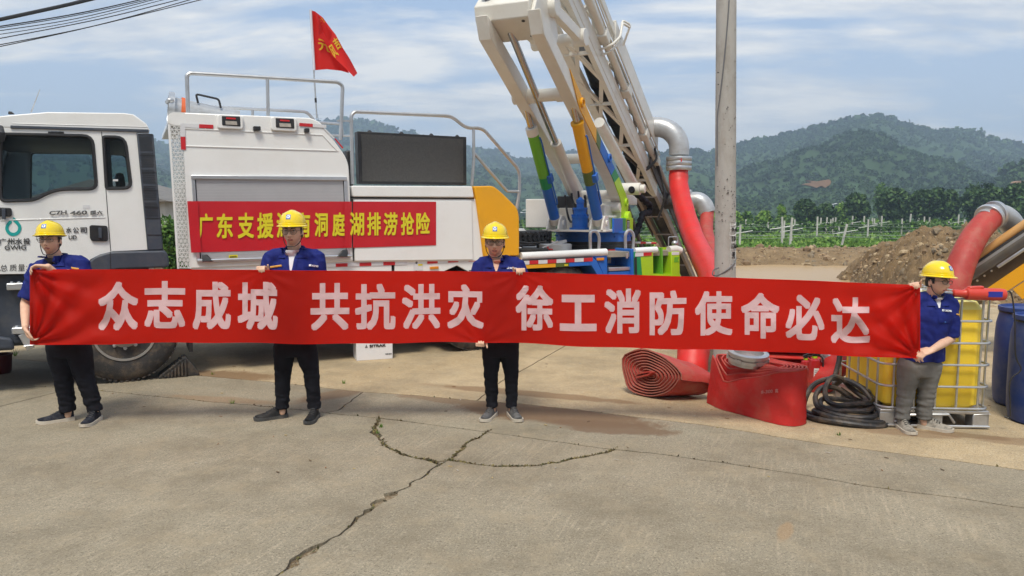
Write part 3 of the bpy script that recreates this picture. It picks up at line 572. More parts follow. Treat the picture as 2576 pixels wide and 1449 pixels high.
tree('green_bush', 'weedy bush behind the blue turntable and white box', (2.9, 19.5, -.3), 1.6, 2.4, LEAFL + LEAFM, .11, 3200, 79, None, .04, 'bush')
# weeds, grass and vine leaves on the field
r = np.random.RandomState(9); n = 30000; d = 41 + 34 * r.rand(n) ** 1.4; px = r.uniform(1240, 2700, n); gx = (px - 1288) / F * d; hgt = .36 * np.clip(fbm(gx, d, .35, 3, 8) + .35, .06, 1)
leaves('field_grass', np.stack([gx, d, theight(gx, d) + hgt * r.rand(n)], -1), .10 + .0022 * d, LEAFM[1:] + LEAFL, seed=4, elong=2.2, kind='stuff')
P = []; 
for row in range(9):
    d0 = 68 + row * 3.4; m = 2500; x0 = r.uniform((1240 - 1288) / F * d0, (2700 - 1288) / F * d0, m); dens = fbm(x0, np.full(m, d0), .13, 3, 30 + row) > -.12 - .03 * row
    x0 = x0[dens]; P.append(np.stack([x0, d0 + r.normal(0, .5, len(x0)), FZ + .70 + .35 * fbm(x0, np.full(len(x0), d0), .5, 3, row) + r.normal(0, .28, len(x0))], -1))
leaves('vine_leaves', np.concatenate(P), .26, LEAFM + LEAFD[1:], seed=6, kind='stuff')
n = 3500; d = r.uniform(21, 30, n); gx = r.uniform(-3.2, 3.6, n); leaves('bank_weeds', np.stack([gx, d, theight(gx, d) + r.rand(n) * (.5 + .7 * np.clip(fbm(gx, d, .5, 2, 2) + .2, 0, 1))], -1), .12, LEAFM + LEAFL, seed=12, elong=2.4, kind='stuff')
# trellis posts
POSTC = M('concrete_post', (.52, .50, .45), .9, 0, .15, 4, dirt=((.25, .22, .17), .4, 3))
WIRE = M('trellis_wire', (.45, .46, .46), .5, .5, .05, 4)
ZP = [(60, 910, 990, 0), (285, 915, 985, 0), (475, 920, 1085, 1), (520, 880, 930, 0), (685, 900, 1000, 0), (790, 862, 1075, -2), (800, 890, 1030, 1), (845, 868, 1090, 3), (880, 880, 1000, 0), (860, 905, 1060, -3), (1045, 860, 1030, 0), (1072, 868, 950, 0), (1110, 865, 985, 3), (1145, 880, 990, 0), (1160, 870, 960, 0), (1176, 866, 962, 2), (1208, 890, 1005, 0), (1222, 915, 1078, 14), (1305, 855, 945, 0), (1390, 855, 965, 0), (1420, 880, 1025, 0), (1450, 870, 985, 0), (1466, 875, 990, 0), (1520, 855, 950, 0), (1670, 875, 990, 0), (1722, 840, 950, 4), (1790, 872, 940, 0), (1833, 860, 915, 0), (1872, 866, 915, 0), (2015, 895, 950, 0), (2085, 845, 905, 0), (2130, 880, 930, 0), (2465, 830, 900, 0), (2540, 870, 960, 0)]
ORD = 'first second third fourth fifth sixth seventh eighth ninth tenth eleventh twelfth thirteenth fourteenth fifteenth sixteenth seventeenth eighteenth nineteenth twentieth twenty-first twenty-second twenty-third twenty-fourth twenty-fifth twenty-sixth twenty-seventh twenty-eighth twenty-ninth thirtieth thirty-first thirty-second thirty-third thirty-fourth'.split()
rank = {i: k for k, i in enumerate(sorted(range(len(ZP)), key=lambda i: ZP[i][0]))}
for i, (zx, zt, zb_, lean) in enumerate(ZP):
    px, pt, pbm = 1698 + zx * .3409, 251.6 + zt * .3409, 251.6 + zb_ * .3409; b = G(px, max(pbm, 592), FZ); top = at(px, pt, b.y).z - FZ; lx = math.tan(R(lean)) * top; arm = i % 3 != 1
    t = thing('trellis_post', ('strongly leaning concrete trellis post at the edge of the field' if i == 17 else 'concrete vineyard trellis post, %s from the left behind the pond' % ORD[rank[i]]), 'post', b, group='vineyard trellis posts')
    MB().tube([b + Vector((0, 0, -.3)), b + Vector((lx, 0, top))], .075, 4).build('shaft', POSTC, t, smooth=False)
    if arm: MB().tube([b + Vector((lx * .7 - .75, .1, top * .62 - .1)), b + Vector((lx * .7 + .75, -.1, top * .62 + .16))], .022, 5).build('cross_arm', WIRE, t)
for k, (d0, z0) in enumerate([(47, .75), (47.2, .55), (53, .8), (53.2, .5), (61, 1.0), (70, 1.1)]):
    MB().tube([(x, d0, FZ + z0 + .06 * math.sin(x * .7)) for x in np.linspace(-3, 42, 24)], .012, 4).build('trellis_wire', WIRE, None, origin=(-3, d0, FZ), label='thin trellis wire between the vineyard posts, %s' % ['nearest, upper strand', 'nearest, lower strand', 'second row, upper strand', 'second row, lower strand', 'third row', 'farthest row'][k], cat='wire', group='trellis wires')
# far lamps and pylons
LAMPW = M('lamp_white', (.75, .76, .78), .4, 0, .03, 3)
for px, pt, pbm, d, lab in ((2114, 508, 540, 150, 'white solar street lamp in front of the right hill'), (2091, 513, 540, 155, 'small white curved lamp left of the solar lamp'), (1326, 527, 560, 110, 'distant white solar lamp left of the boom behind the deck')):
    b = Vector(((px - 1288) / F * d, d, FZ)); h_ = at(px, pt, d).z - FZ; t = thing('street_lamp', lab, 'street lamp', b, group='far street lamps')
    MB().tube([b, b + Vector((0, 0, h_))], .09, 6).build('lamp_post', LAMPW, t); MB().beam(b + Vector((-.7, 0, h_ * .96)), b + Vector((.7, 0, h_ * 1.02)), .7, .10).build('solar_panel', SLATE if d == 150 else LAMPW, t); MB().beam(b + Vector((0, 0, h_ * .82)), b + Vector((-1.0, 0, h_ * .85)), .25, .12).build('lamp_head', LAMPW, t)
PYL = M('pylon_steel', (.30, .32, .34), .6, .3, .05, 3)
for px, pt, pbm, d, w, lab in ((801, 288, 330, 900, 8, 'lattice power pylon on the hill behind the flag pole'), (395, 400, 470, 520, 9, 'lattice power pylon seen between cab and truck body')):
    b = at(px, pbm + 60, d); top = at(px, pt, d).z; h_ = top - b.z; t = thing('power_pylon', lab, 'pylon', b, group='power pylons'); mb = MB(); lv = [0, .3, .55, .75, .9, 1]
    wd = [w * .5, w * .36, w * .24, w * .13, w * .12, w * .08]
    for sx in (-1, 1):
        for sy in (-1, 1):
            for k in range(5): mb.tube([b + Vector((sx * wd[k], sy * wd[k], lv[k] * h_)), b + Vector((sx * wd[k + 1], sy * wd[k + 1], lv[k + 1] * h_))], .17, 4)
    for k in range(5):
        for s_ in (-1, 1): mb.tube([b + Vector((s_ * wd[k], -wd[k], lv[k] * h_)), b + Vector((-s_ * wd[k + 1], -wd[k + 1], lv[k + 1] * h_))], .13, 4)
    mb.build('lattice_mast', PYL, t, smooth=False); mc = MB()
    for f_ in (.78, .9, 1.0): mc.tube([b + Vector((-w * .7, 0, h_ * f_)), b + Vector((w * .7, 0, h_ * f_))], .2, 4)
    mc.build('cross_arms', PYL, t, smooth=False)
# ---- wooded hills
ico = bmesh.new(); bmesh.ops.create_icosphere(ico, subdivisions=1, radius=1); IV = np.array([v.co[:] for v in ico.verts]); IF = np.array([[v.index for v in f.verts] for f in ico.faces]); ico.free()
HILLG = M('hill_scrub', (.042, .076, .030), .9, 0, .35, .05, spec=.1)
def hill(name, prof, D, d0, ncrown, csize, seed, back=80, open_=0.0, scar=None):
    r = np.random.RandomState(seed); pxa = np.array([p[0] for p in prof]); zt = np.array([at(p[0], p[1] + 13, D).z for p in prof])
    px = np.arange(pxa[0], pxa[-1] + 1, 8.0); t = np.concatenate([np.linspace(0, 1, 46), 1 + np.linspace(.05, 1, 8)]); PX, T_ = np.meshgrid(px, t)
    zc = np.interp(PX, pxa, zt); dd = d0 + (D - d0) * np.minimum(T_, 1) + np.maximum(T_ - 1, 0) * back; x = (PX - 1288) / F * dd
    spur = fbm(x, dd, .011, 4, seed); s = np.minimum(T_, 1) ** 1.25; env = np.sin(np.pi * np.minimum(T_, 1)) * .30
    z = FZ - 1 + (zc - FZ) * np.clip(s + env * spur * 1.3, 0, 1.0) - np.maximum(T_ - 1, 0) * (zc * .5)
    o = tag(grid_mesh(name, x, dd, z, HILLG), kind='structure')
    nt = ncrown; ti = np.concatenate([r.uniform(0, 1, int(nt * .8)) ** .9, np.full(nt - int(nt * .8), 1.0) - r.rand(nt - int(nt * .8)) ** 2 * .05]); pi = r.uniform(px[0], px[-1], nt)
    fi, fj = ti * 45, (pi - px[0]) / 8.0; i0_, j0_ = np.clip(fi.astype(int), 0, 44), np.clip(fj.astype(int), 0, len(px) - 2)
    def bil(A): a, b = fi - i0_, fj - j0_; return (A[i0_, j0_] * (1 - a) + A[i0_ + 1, j0_] * a) * (1 - b) + (A[i0_, j0_ + 1] * (1 - a) + A[i0_ + 1, j0_ + 1] * a) * b
    cx, cy, cz = bil(x), bil(dd), bil(z); msk = fbm(cx, cy, .018, 4, seed + 1); keep = (msk > -.45 + open_ * (ti > .45)) | (r.rand(nt) < .22) ; cx, cy, cz, ti, msk = cx[keep], cy[keep], cz[keep], ti[keep], msk[keep]
    n = len(cx); sz = csize * r.uniform(.55, 1.2, n) * np.where(ti > .985, r.uniform(.8, 1.7, n), 1) * np.clip(cy / D, .42, 1); K = 14
    d3 = r.normal(size=(n, K, 3)); d3 /= np.linalg.norm(d3, axis=2)[..., None]; d3[..., 2] = np.abs(d3[..., 2]) * 1.15 - .25; P = np.stack([cx, cy, cz + sz * np.where(ti > .985, .9, .5)], -1)[:, None, :] + d3 * (sz[:, None, None] * r.uniform(.55, 1.0, (n, K, 1)))
    tone = np.clip((msk + .45) * 2.0 + r.uniform(-.9, .9, n) + .8, 0, 3.4).astype(int); tm = np.clip(np.repeat(3 - tone, K) + r.randint(-1, 2, n * K) * (r.rand(n * K) < .4), 0, 3)
    w = leaves('wooded_slope', P.reshape(-1, 3), np.repeat(sz * .85, K), LEAFH, seed=seed, elong=1.25, mi=tm)
    w.parent = o; tag(w, kind='stuff')
    if scar: 
        for (sx, sy, sw, sd, tt_) in scar:
            k = int(tt_ * 45); j = int((sx - px[0]) / 8.0); c = Vector((x[k, j], dd[k, j], z[k, j])); m2 = MB(); 
            rr_ = random.Random(int(sx)); ring = [(c + Vector((math.cos(a) * sw * rr_.uniform(.5, 1.2), -3 - csize, math.sin(a) * sd * rr_.uniform(.5, 1.2) + 2))) for a in np.linspace(0, 6.28, 14)[:-1]]
            m2.prism(ring, (0, 2.5, 0)).build('bare_earth_scar', M('red_earth', (.30, .17, .095), .9, 0, .2, .2), o)
    return o
hill('hill_right', [(1560, 470), (1640, 392), (1700, 382), (1745, 381), (1800, 388), (1850, 364), (1900, 352), (1950, 345), (2000, 330), (2050, 318), (2100, 308), (2150, 298), (2195, 293), (2230, 303), (2260, 314), (2300, 324), (2330, 331), (2370, 328), (2400, 321), (2440, 331), (2500, 351), (2576, 376), (2700, 420), (2850, 470)], 620, 170, 15000, 2.5, 41, open_=.42, scar=[(2040, 480, 5, 1.6, .24)])
hill('hill_left', [(-200, 380), (100, 350), (300, 352), (395, 345), (430, 372), (520, 350), (700, 330), (800, 309), (870, 303), (920, 305), (980, 322), (1040, 336), (1100, 372), (1190, 378), (1250, 384), (1300, 400), (1340, 402), (1380, 392), (1440, 388), (1500, 396), (1560, 392), (1640, 420), (1760, 480)], 900, 240, 12000, 3.6, 43, open_=.1)
hill('near_rise', [(2440, 545), (2490, 470), (2530, 425), (2576, 400), (2640, 375), (2750, 360), (2900, 400)], 260, 130, 1500, 1.6, 47, back=40, open_=0, scar=[(2530, 440, 1.6, .8, .72)])
# white house glimpsed in the gap left of the truck body
hb = (-13.2, 24, -.2); t = thing('white_house', 'plain whitewashed house wall glimpsed between cab and truck body', 'house', hb)
MB().box(-15.5, -11.2, 24, 28, -.2, 2.2).build('wall', M('whitewash', (.55, .54, .50), .9, 0, .1, 1, dirt=((.3, .27, .22), .4, 1.5)), t); MB().prism([(-15.9, 23.7, 2.2), (-10.9, 23.7, 2.2), (-13.4, 23.7, 2.9)], (0, 4.6, 0)).build('roof', M('grey_tile', (.16, .15, .14), .9, 0, .2, 3), t)
# haze between here and the hills
hm = bpy.data.materials.new('haze'); hm.use_nodes = True; hm.node_tree.nodes.clear(); pv = hm.node_tree.nodes.new('ShaderNodeVolumePrincipled'); pv.inputs['Color'].default_value = (.62, .80, 1.0, 1); pv.inputs['Density'].default_value = .00095; pv.inputs['Anisotropy'].default_value = .1
ho = hm.node_tree.nodes.new('ShaderNodeOutputMaterial'); hm.node_tree.links.new(pv.outputs[0], ho.inputs['Volume'])
MB().box(-1500, 1500, -420, 1400, -4, 130).build('haze', hm, smooth=False, kind='stuff')
# ================================================================== TRUCK
truck = thing('pump_truck', 'white drainage pump truck with red slogan banner, orange and blue rear and raised boom', 'truck', TO, TA)
def PL(v, *pts): return [T(a, b, v) for a, b in pts]
def UZ(u, z, v=0.0): return Vector((u, v, z))
def plate(name, mats, loop, d, parent=truck, holes=(), bevel=.006, **k): return MB().prism(loop, (0, d, 0), holes).build(name, mats, parent, bevel=bevel, **k)
def railing(name, pts, r=.021, posts=(), parent=truck, fil=.09):
    mb = MB().tube(fillet(pts, fil, 6), r, 10)
    for p in posts: mb.tube(p, r * .9, 10)
    return mb.build(name, STEEL, parent)
def decal(name, mat, parent, items, v=-.004, bold=0.0, depth=0.0):
    """flat lettering: items = (text, left, right, top, bottom at left end, vertical shift at right end) in survey pixels"""
    mb = MB()
    for (tx, x0, x1, y0, y1, dy) in items:
        q = quad(T(x0, y1, v), T(x1, y1 + dy, v), T(x1, y0 + dy, v), T(x0, y0, v)); put_text(mb, tx, q, bold)
    return mb.build(name, mat, parent, smooth=False)
# ---- wheels
def make_tyre(mb, v0, v1, cu, r=.535):
    w = v1 - v0; m = (v0 + v1) / 2; prof = [(.30, -w * .44), (.36, -w * .5), (.45, -w * .5), (r - .03, -w * .43), (r - .008, -w * .36), (r, -w * .2), (r, w * .2), (r - .008, w * .36), (r - .03, w * .43), (.45, w * .5), (.36, w * .5), (.30, w * .44)]
    mb.lathe(prof, (cu, m, r), (0, 1, 0), 48)
    for k in range(60):
        a = 2 * math.pi * k / 60
        for s_ in (-1, 1):
            y = m + s_ * w * .36; c = Vector((cu + math.cos(a) * (r - .010), y, r + math.sin(a) * (r - .010))); t_ = Vector((-math.sin(a), 0, math.cos(a))); mb.beam(c - t_ * .015, c + t_ * .015, .07, .011, up=(math.cos(a), 0, math.sin(a)))
    return mb
RIMM = M('wheel_steel', (.42, .41, .39), .45, .55, .12, 9, dirt=((.22, .17, .12), .5, 9))
def wheel(cu, v0, v1, parent=truck, front=True):
    w = make_tyre(MB(), v0, v1, cu).build('wheel', RUBBER, parent); s = 1 if v0 < 1 else -1; vf = v0 if s == 1 else v1; r = .535
    rim = MB(); ax = (0, -s, 0); O_ = (cu, vf, r)
    if front: rim.lathe([(.31, -.06), (.305, -.004), (.285, -.004), (.275, -.05), (.262, -.085), (.235, -.075), (.175, -.025), (.145, -.012), (.12, -.012)], O_, ax, 40)
    else: rim.lathe([(.31, -.04), (.305, -.002), (.285, -.004), (.27, -.06), (.25, -.13), (.14, -.16), (.12, -.16)], O_, ax, 40)
    ro = rim.build('rim', RIMM, w); hub = MB(); hb = 0.0 if front else -.14
    hub.lathe([(.12, hb - .02), (.118, hb + .035), (.10, hb + .055), (.06, hb + .06), (.055, hb + .075), (.02, hb + .08), (0, hb + .08)], O_, ax, 28); hub.build('hub', RIMM, w)
    nm = MB()
    for k in range(10):
        a = k * math.pi / 5 + .3; c = Vector((cu + math.cos(a) * .168, vf - s * (hb - .02), r + math.sin(a) * .168)); nm.lathe([(.022, -.02), (.02, .012), (.012, .02), (.012, .04), (0, .04)], c, ax, 6)
    nm.build('wheel_nuts', STEEL, w); hm_ = MB()
    for k in range(18):
        a = k * math.pi / 9; c = Vector((cu + math.cos(a) * .244, vf + s * .079, r + math.sin(a) * .244)); hm_.lathe([(.016, 0), (.016, .004), (0, .004)], c, ax, 10)
    if front: hm_.build('vent_holes', INK, w)
    return w
wheel(0, 0, .30); wheel(0, 2.12, 2.42)
for cu in (4.06, 5.42):
    for a, b in ((0, .28), (.33, .61), (1.81, 2.09), (2.14, 2.42)): wheel(cu, a, b, front=False)
# ---- chassis
ch = MB()
for v in (.78, 1.62): ch.box(-1.25, 7.25, v, v + .09, .78, 1.08)
for u in (-.9, .9, 2.2, 3.2, 4.75, 6.3): ch.box(u, u + .12, .8, 1.7, .82, 1.02)
for u in (0, 4.06, 5.42): ch.cyl((u, .15, .535), (u, 2.27, .535), .07)
for u in (4.06, 5.42): ch.ell((u, 1.21, .535), .22, .18, .22)
ch.box(-1.1, .2, .55, 1.85, .7, 1.25); ch.build('chassis_frame', DARK, truck, bevel=.01)
ts = MB(); ts.box(1.05, 3.3, .04, .72, .42, 1.12); ts.box(1.05, 3.3, 1.7, 2.38, .42, 1.12); ts.build('side_tank', DARK, truck, bevel=.03)
MB().box(.62, .66, .03, .5, .27, .95).build('mud_flap', BLACK, truck, bevel=.004)
# ---- cab
cabz = T(0, 687).z
loop = [UZ(-1.52, cabz), UZ(-1.52, 1.72), UZ(-1.46, 1.86), UZ(-1.22, T(26, 322).z)] + PL(0, (26, 322), (374, 333), (372, 628), (285, 632), (252, 640), (228, 652), (214, 670), (208, 687))
win = round_loop(PL(0, (2, 337), (232, 341.5), (243, 475), (150, 476), (118, 486), (88, 503), (1, 506)), [.05, .09, .07, .12, .1, .2, .06], 4)
win2 = round_loop(PL(0, (260, 344), (314, 345), (330, 473), (268, 474)), [.02, .09, .07, .02], 4)
plate('cab_side', WHITE, loop, .05, holes=[win, win2], bevel=.004)
far = [Vector((p.x, 2.42, p.z)) for p in loop]
plate('cab_side', WHITE, far, -.05, holes=[[Vector((p.x, 2.42, p.z)) for p in w] for w in (win, win2)], bevel=.004)
GASK = BLACK
for w in (win, win2):
    for v, s_ in ((-.003, 1), (2.423, -1)):
        wf = MB().tube([Vector((p.x, v, p.z)) for p in w], .017, 6, closed=True).build('window_frame', GASK, truck)
        gp = MB().prism([Vector((p.x, v + s_ * .022, p.z)) for p in w], (0, s_ * .005, 0)); gp.build('window_pane', GLASS, wf, smooth=False)
MB().prism(PL(.03, (260, 344), (274, 344.5), (284, 474), (268, 474)), (0, .004, 0)).build('window_mask', BLACK, truck, smooth=False)
roof = PL(0, (0, 318), (0, 292), (35, 288.5), (121, 281.5), (312, 284), (336, 287.5), (369, 311.5), (377, 328), (374, 333))
roof = [UZ(-1.25, T(26, 322).z), UZ(-1.15, 2.76)] + [p for p in roof[1:]] + [T(26, 322)]
MB().prism(roof, (0, 2.42, 0)).build('cab_roof', WHITE, truck, bevel=.055, seg=4, ang=50)
plate('roof_trim', SLATE, PL(-.016, (26, 315), (374, 325.5), (374, 333), (26, 322.5)), .03, bevel=.004)
plate('roof_seam', WHITE, PL(-.004, (30, 309.5), (372, 318.5), (372, 320), (30, 311)), .02, bevel=.003)
MB().box(T(366, 500).x, T(366, 500).x + .05, .03, 2.39, 1.05, 2.66).build('cab_rear_wall', WHITE, truck, bevel=.02)
MB().box(-1.5, .26, .05, 2.37, cabz - .03, cabz + .03).build('cab_floor', BLACK, truck)
fr = MB(); fr.box(-1.54, -1.47, .0, 2.42, cabz, 1.78); fr.beam((-1.47, .05, 1.78), (-1.22, .05, 2.62), .08, .08); fr.beam((-1.47, 2.37, 1.78), (-1.22, 2.37, 2.62), .08, .08); fr.build('cab_front', WHITE, truck, bevel=.02)
MB().prism([(-1.47, .09, 1.78), (-1.47, 2.33, 1.78), (-1.22, 2.33, 2.62), (-1.22, .09, 2.62)], (.006, 0, .002)).build('windscreen', GLASS, truck, smooth=False)
bm_ = MB(); bm_.box(-1.62, -1.2, -.02, 2.44, .32, .95); bm_.build('bumper', SLATE, truck, bevel=.05, seg=3)
it = MB(); it.box(-1.42, -1.02, .1, 2.3, 1.2, 1.70); it.prism([(-1.02, .1, 1.55), (-1.02, 2.3, 1.55), (-.9, 2.3, 1.5), (-.9, .1, 1.5)], (-.1, 0, .22)); it.build('dashboard', SLATE, truck, bevel=.04)
sw = MB(); cw = Vector((-.82, .62, 1.72)); axw = Vector((.55, 0, .83)); xa = axw.orthogonal().normalized(); ya = axw.normalized().cross(xa)
sw.tube([cw + xa * .23 * math.cos(a) + ya * .23 * math.sin(a) for a in np.linspace(0, 6.283, 25)[:-1]], .018, 8, closed=True); sw.tube([cw - xa * .23, cw + xa * .23], .02, 6); sw.tube([cw, cw - axw * .35], .03, 8); sw.build('steering_wheel', BLACK, truck)
for v in (.38, 1.6):
    st_ = MB(); st_.box(-.62, -.1, v, v + .5, 1.25, 1.48); st_.hexa([(-.14, v, 1.42), (.02, v, 1.42), (.02, v + .5, 1.42), (-.14, v + .5, 1.42), (-.02, v + .04, 2.02), (.1, v + .04, 2.02), (.1, v + .46, 2.02), (-.02, v + .46, 2.02)]); st_.box(-.02, .07, v + .12, v + .38, 2.05, 2.24); st_.build('seat', BLACK, truck, bevel=.04)
MB().box(-1.2, .2, .1, 2.3, 2.55, 2.60).build('headlining', SLATE, truck)
MB().hexa([(-1.05, .9, 1.72), (-.98, .9, 1.70), (-.93, 1.12, 1.70), (-1.0, 1.12, 1.72), (-1.1, .9, 1.92), (-1.03, .9, 1.92), (-.98, 1.12, 1.92), (-1.05, 1.12, 1.92)]).build('dash_screen', M('pale_screen', (.45, .5, .5), .3), truck, bevel=.01)
# outside of the cab
MB().hexa([T(343, 333, -.02), T(386, 337, -.02), T(386, 337, .25), T(343, 333, .06), T(371, 630, -.02), T(411, 629, -.02), T(411, 629, .25), T(371, 630, .06)]).build('side_grille', SLATE, truck, bevel=.012)
gd = MB()
for k in range(46):
    if k % 9 == 8: continue
    y0 = 345 + k * 4.6
    if y0 > 545: break
    for j in range(6):
        x0 = 350 + (y0 - 333) * .085 + j * 5.2 + (k % 2) * 2.4; c = T(x0, y0, -.0215); gd.lathe([(.0072, 0), (.0072, .003), (0, .003)], c, (0, -1, 0), 6)
gd.build('grille_holes', INK, truck, smooth=False, kind='stuff')
gs = MB()
for y0 in (337, 390, 433, 478, 520, 548, 590): gs.prism(PL(-.024, (348 + (y0 - 333) * .085, y0), (384 + (y0 - 333) * .085, y0 + .6), (384 + (y0 - 333) * .085, y0 + 2.4), (348 + (y0 - 333) * .085, y0 + 1.8)), (0, .006, 0))
gs.build('grille_ribs', BLACK, truck)
MB().prism(round_loop(PL(-.035, (213, 690), (218, 664), (238, 645), (278, 633), (420, 630), (428, 673), (300, 677), (262, 683), (240, 700)), .05), (0, .5, 0)).build('wheel_arch', SLATE, truck, bevel=.02, seg=3)
plate('arch_seam', BLACK, PL(-.037, (276.5, 634), (278, 634), (279, 677), (277.5, 677)), .004, bevel=0)
plate('door_gap', INK, PL(-.002, (254.6, 331), (256.4, 331), (267, 474), (279.5, 632), (277.6, 632), (265.2, 474)), .004, bevel=0)
plate('door_crease', WHITE, PL(-.006, (0, 553), (265, 546), (265, 548), (0, 555.5)), .01, bevel=.003)
for q, nm in (([(225, 569), (229, 566), (270, 568), (272, 604), (268, 607), (232, 607), (226, 600)], 'door_handle'), ([(-20, 521), (28, 523), (30, 540), (27, 545), (-20, 545)], 'door_handle')):
    dh = MB().prism(round_loop(PL(-.022, *q), .02), (0, .03, 0)).build(nm, BLACK, truck, bevel=.006)
    MB().beam(T((q[0][0] + q[2][0]) / 2 + 4, q[0][1] + 4, -.03), T((q[0][0] + q[2][0]) / 2 + 5, q[0][1] + 30, -.03), .03, .02, up=(0, 1, 0)).build('grip', SLATE, dh, bevel=.004)
mr_ = MB(); a = T(10, 322, -.1); mr_.tube([UZ(-1.2, 2.5), a + Vector((-.02, 0, 0)), a + Vector((0, -.1, -.1))], .028, 8); mr_.hexa([T(-16, 330, -.12), T(14, 333, -.06), T(14, 333, -.22), T(-16, 330, -.32), T(-16, 362, -.12), T(12, 356, -.06), T(12, 356, -.22), T(-16, 362, -.32)]); mr_.build('mirror', BLACK, truck, bevel=.02)
fm = MB(); fm.hexa([(-1.15, 2.55, 1.62), (-1.05, 2.5, 1.62), (-1.05, 2.78, 1.62), (-1.15, 2.83, 1.62), (-1.15, 2.55, 2.25), (-1.05, 2.5, 2.25), (-1.05, 2.78, 2.25), (-1.15, 2.83, 2.25)]); fm.tube([(-1.1, 2.4, 2.3), (-1.1, 2.65, 2.3), (-1.1, 2.65, 2.2)], .02, 6); fm.build('mirror', BLACK, truck, bevel=.02)
vm = MB()
for x_, w_ in ((127, .02), (141, .04), (155, .02)): p = T(x_, 334.5, -.004); vm.beam(p - Vector((w_, 0, 0)), p + Vector((w_, 0, 0)), .012, .028, up=(0, 0, 1))
vm.build('vent_slots', INK, truck)
MB().tube([T(78, 283, .4), T(100, 226, .4)], [.008, .004], 6).build('aerial', STEEL, truck)
MB().hexa([T(20, 288, .5), T(38, 288, .5), T(38, 288, .7), T(20, 288, .7), T(21, 279, .5), T(30, 281, .5), T(30, 281, .7), T(21, 279, .7)]).build('roof_lamp', BLACK, truck, bevel=.01)
def tape(name, x0, x1, y0, y1, h, n, first_red=False, v=-.006, parent=truck):
    mb = MB()
    for k in range(n):
        a, b = k / n, (k + 1) / n; xa_, xb = x0 + (x1 - x0) * a, x0 + (x1 - x0) * b; ya_, yb = y0 + (y1 - y0) * a, y0 + (y1 - y0) * b
        mb.prism(PL(v, (xa_, ya_), (xb, yb), (xb, yb + h), (xa_, ya_ + h)), (0, .003, 0), mi=(k + (0 if first_red else 1)) % 2)
    return mb.build(name, [REDTAPE, WHTAPE], parent, smooth=False)
tape('reflective_tape', 104.5, 341, 293.5, 301.5, 10, 6, v=.0005)
for x0, x1, yy in ((15, 100, 713), (28, 110, 825)):
    sp_ = MB(); a, b = T(x0, yy, -.02), T(x1, yy, -.02); sp_.box(a.x, b.x, -.02, .3, a.z - .07, a.z)
    so_ = sp_.build('cab_step', ALU, truck, bevel=.01); sn = MB()
    for k in range(14): sn.lathe([(.018, 0), (.012, .012), (0, .012)], (a.x + .04 + (k % 7) * .06, .05 + (k // 7) * .1, a.z), (0, 0, 1), 8)
    sn.build('tread_studs', STEEL, so_)
sb = MB(); sb.box(-1.2, -.42, .12, .6, .45, cabz); sb.build('step_well', SLATE, truck, bevel=.04)
lb = MB(); p0 = T(55, 840, .0); lb.beam(p0, T(78, 878, .0), .07, .03, up=(0, 1, 0)); lb.hexa([T(58, 870, -.05), T(160, 858, .0), T(160, 852, .25), T(70, 862, .25), T(58, 873, -.05), T(160, 861, .0), T(160, 855, .25), T(70, 865, .25)]); lb.build('fold_down_step', ALU, truck, bevel=.006)
bc = MB(); a = T(0, 862, -.05); bc.hexa([T(-30, 842, -.1), T(30, 850, -.1), T(30, 850, .2), T(-30, 842, .2), T(-30, 884, -.1), T(38, 880, -.1), T(38, 880, .2), T(-30, 884, .2)]); bc.build('bumper_corner', SLATE, truck, bevel=.03, seg=3)
# lettering on the door
dr = [T(34 + 1.0 * x, 551 + y, -.004) for x, y in ()]
def drop(r_, n=26):
    pts = []
    for k in range(n):
        a = math.pi / 2 + 2 * math.pi * k / n; rr = r_ * (1 + .0 * k); x, y = rr * math.cos(a), rr * math.sin(a); pinch = max(0, math.sin(a)) ** 3; pts.append((33.5 + x * (1 - .55 * pinch), 573.5 - y - 6.5 * pinch * r_ / 20))
    return pts
lg = MB(); o_, i_ = drop(20.5), drop(12.0); n_ = len(o_)
for k in range(2, n_): 
    a, b = k % n_, (k + 1) % n_
    lg.prism(PL(-.004, o_[a], o_[b], i_[b], i_[a]), (0, .002, 0))
lg.build('company_logo', TEAL, truck, smooth=False)
decal('company_name', INK, truck, [('广', -2, 15.5, 600, 616, -.5), ('州', 18, 36, 599.5, 616, -.4), ('水', 38, 56, 599.4, 615.5, -.4), ('投', 58.5, 76, 599, 615, -.4), ('GWIG', 11.5, 65.5, 617.5, 628.5, -.8)], bold=.012)
decal('company_name', INK, truck, [('水', 166, 180, 571.5, 586, 0), ('公', 183.5, 198.5, 571.5, 586, -.2), ('司', 201.5, 218.5, 572, 586.5, -.4), ('UD', 172.5, 193, 592, 602, -.2)], bold=.012)
plate('name_divider', INK, PL(-.004, (91, 574), (91.8, 574), (92.8, 604), (92, 604)), .002, bevel=0)
decal('weight_notice', INK, truck, [('总', 0, 19, 666, 683, -.3), ('质', 24, 42, 665.5, 682.5, -.3), ('量', 45.5, 62.5, 665, 682, -.3), (':', 66, 68, 669, 680, 0), ('2', 72.5, 80, 663.5, 681, 0), ('4', 83, 92, 663, 681, 0)], bold=.0)
mt = MB()
for tx, x0, x1 in (('C7H', 124, 168), ('460', 176, 219.5), ('国', 227.5, 241), ('六', 243.5, 258)):
    put_text(mt, tx, quad(T(x0, 541, -.012), T(x1, 539.5, -.012), T(x1, 529, -.012), T(x0, 531, -.012)), .05)
mt.build('model_badge', CHROMELET, truck, smooth=False)
plate('door_sticker', WHTAPE, PL(-.003, (208, 516), (226, 515.5), (226.5, 524.5), (208.5, 525)), .002, bevel=0); plate('window_sticker', WHTAPE, PL(-.002, (284, 451), (297, 451), (297, 456), (284, 456)), .002, bevel=0)
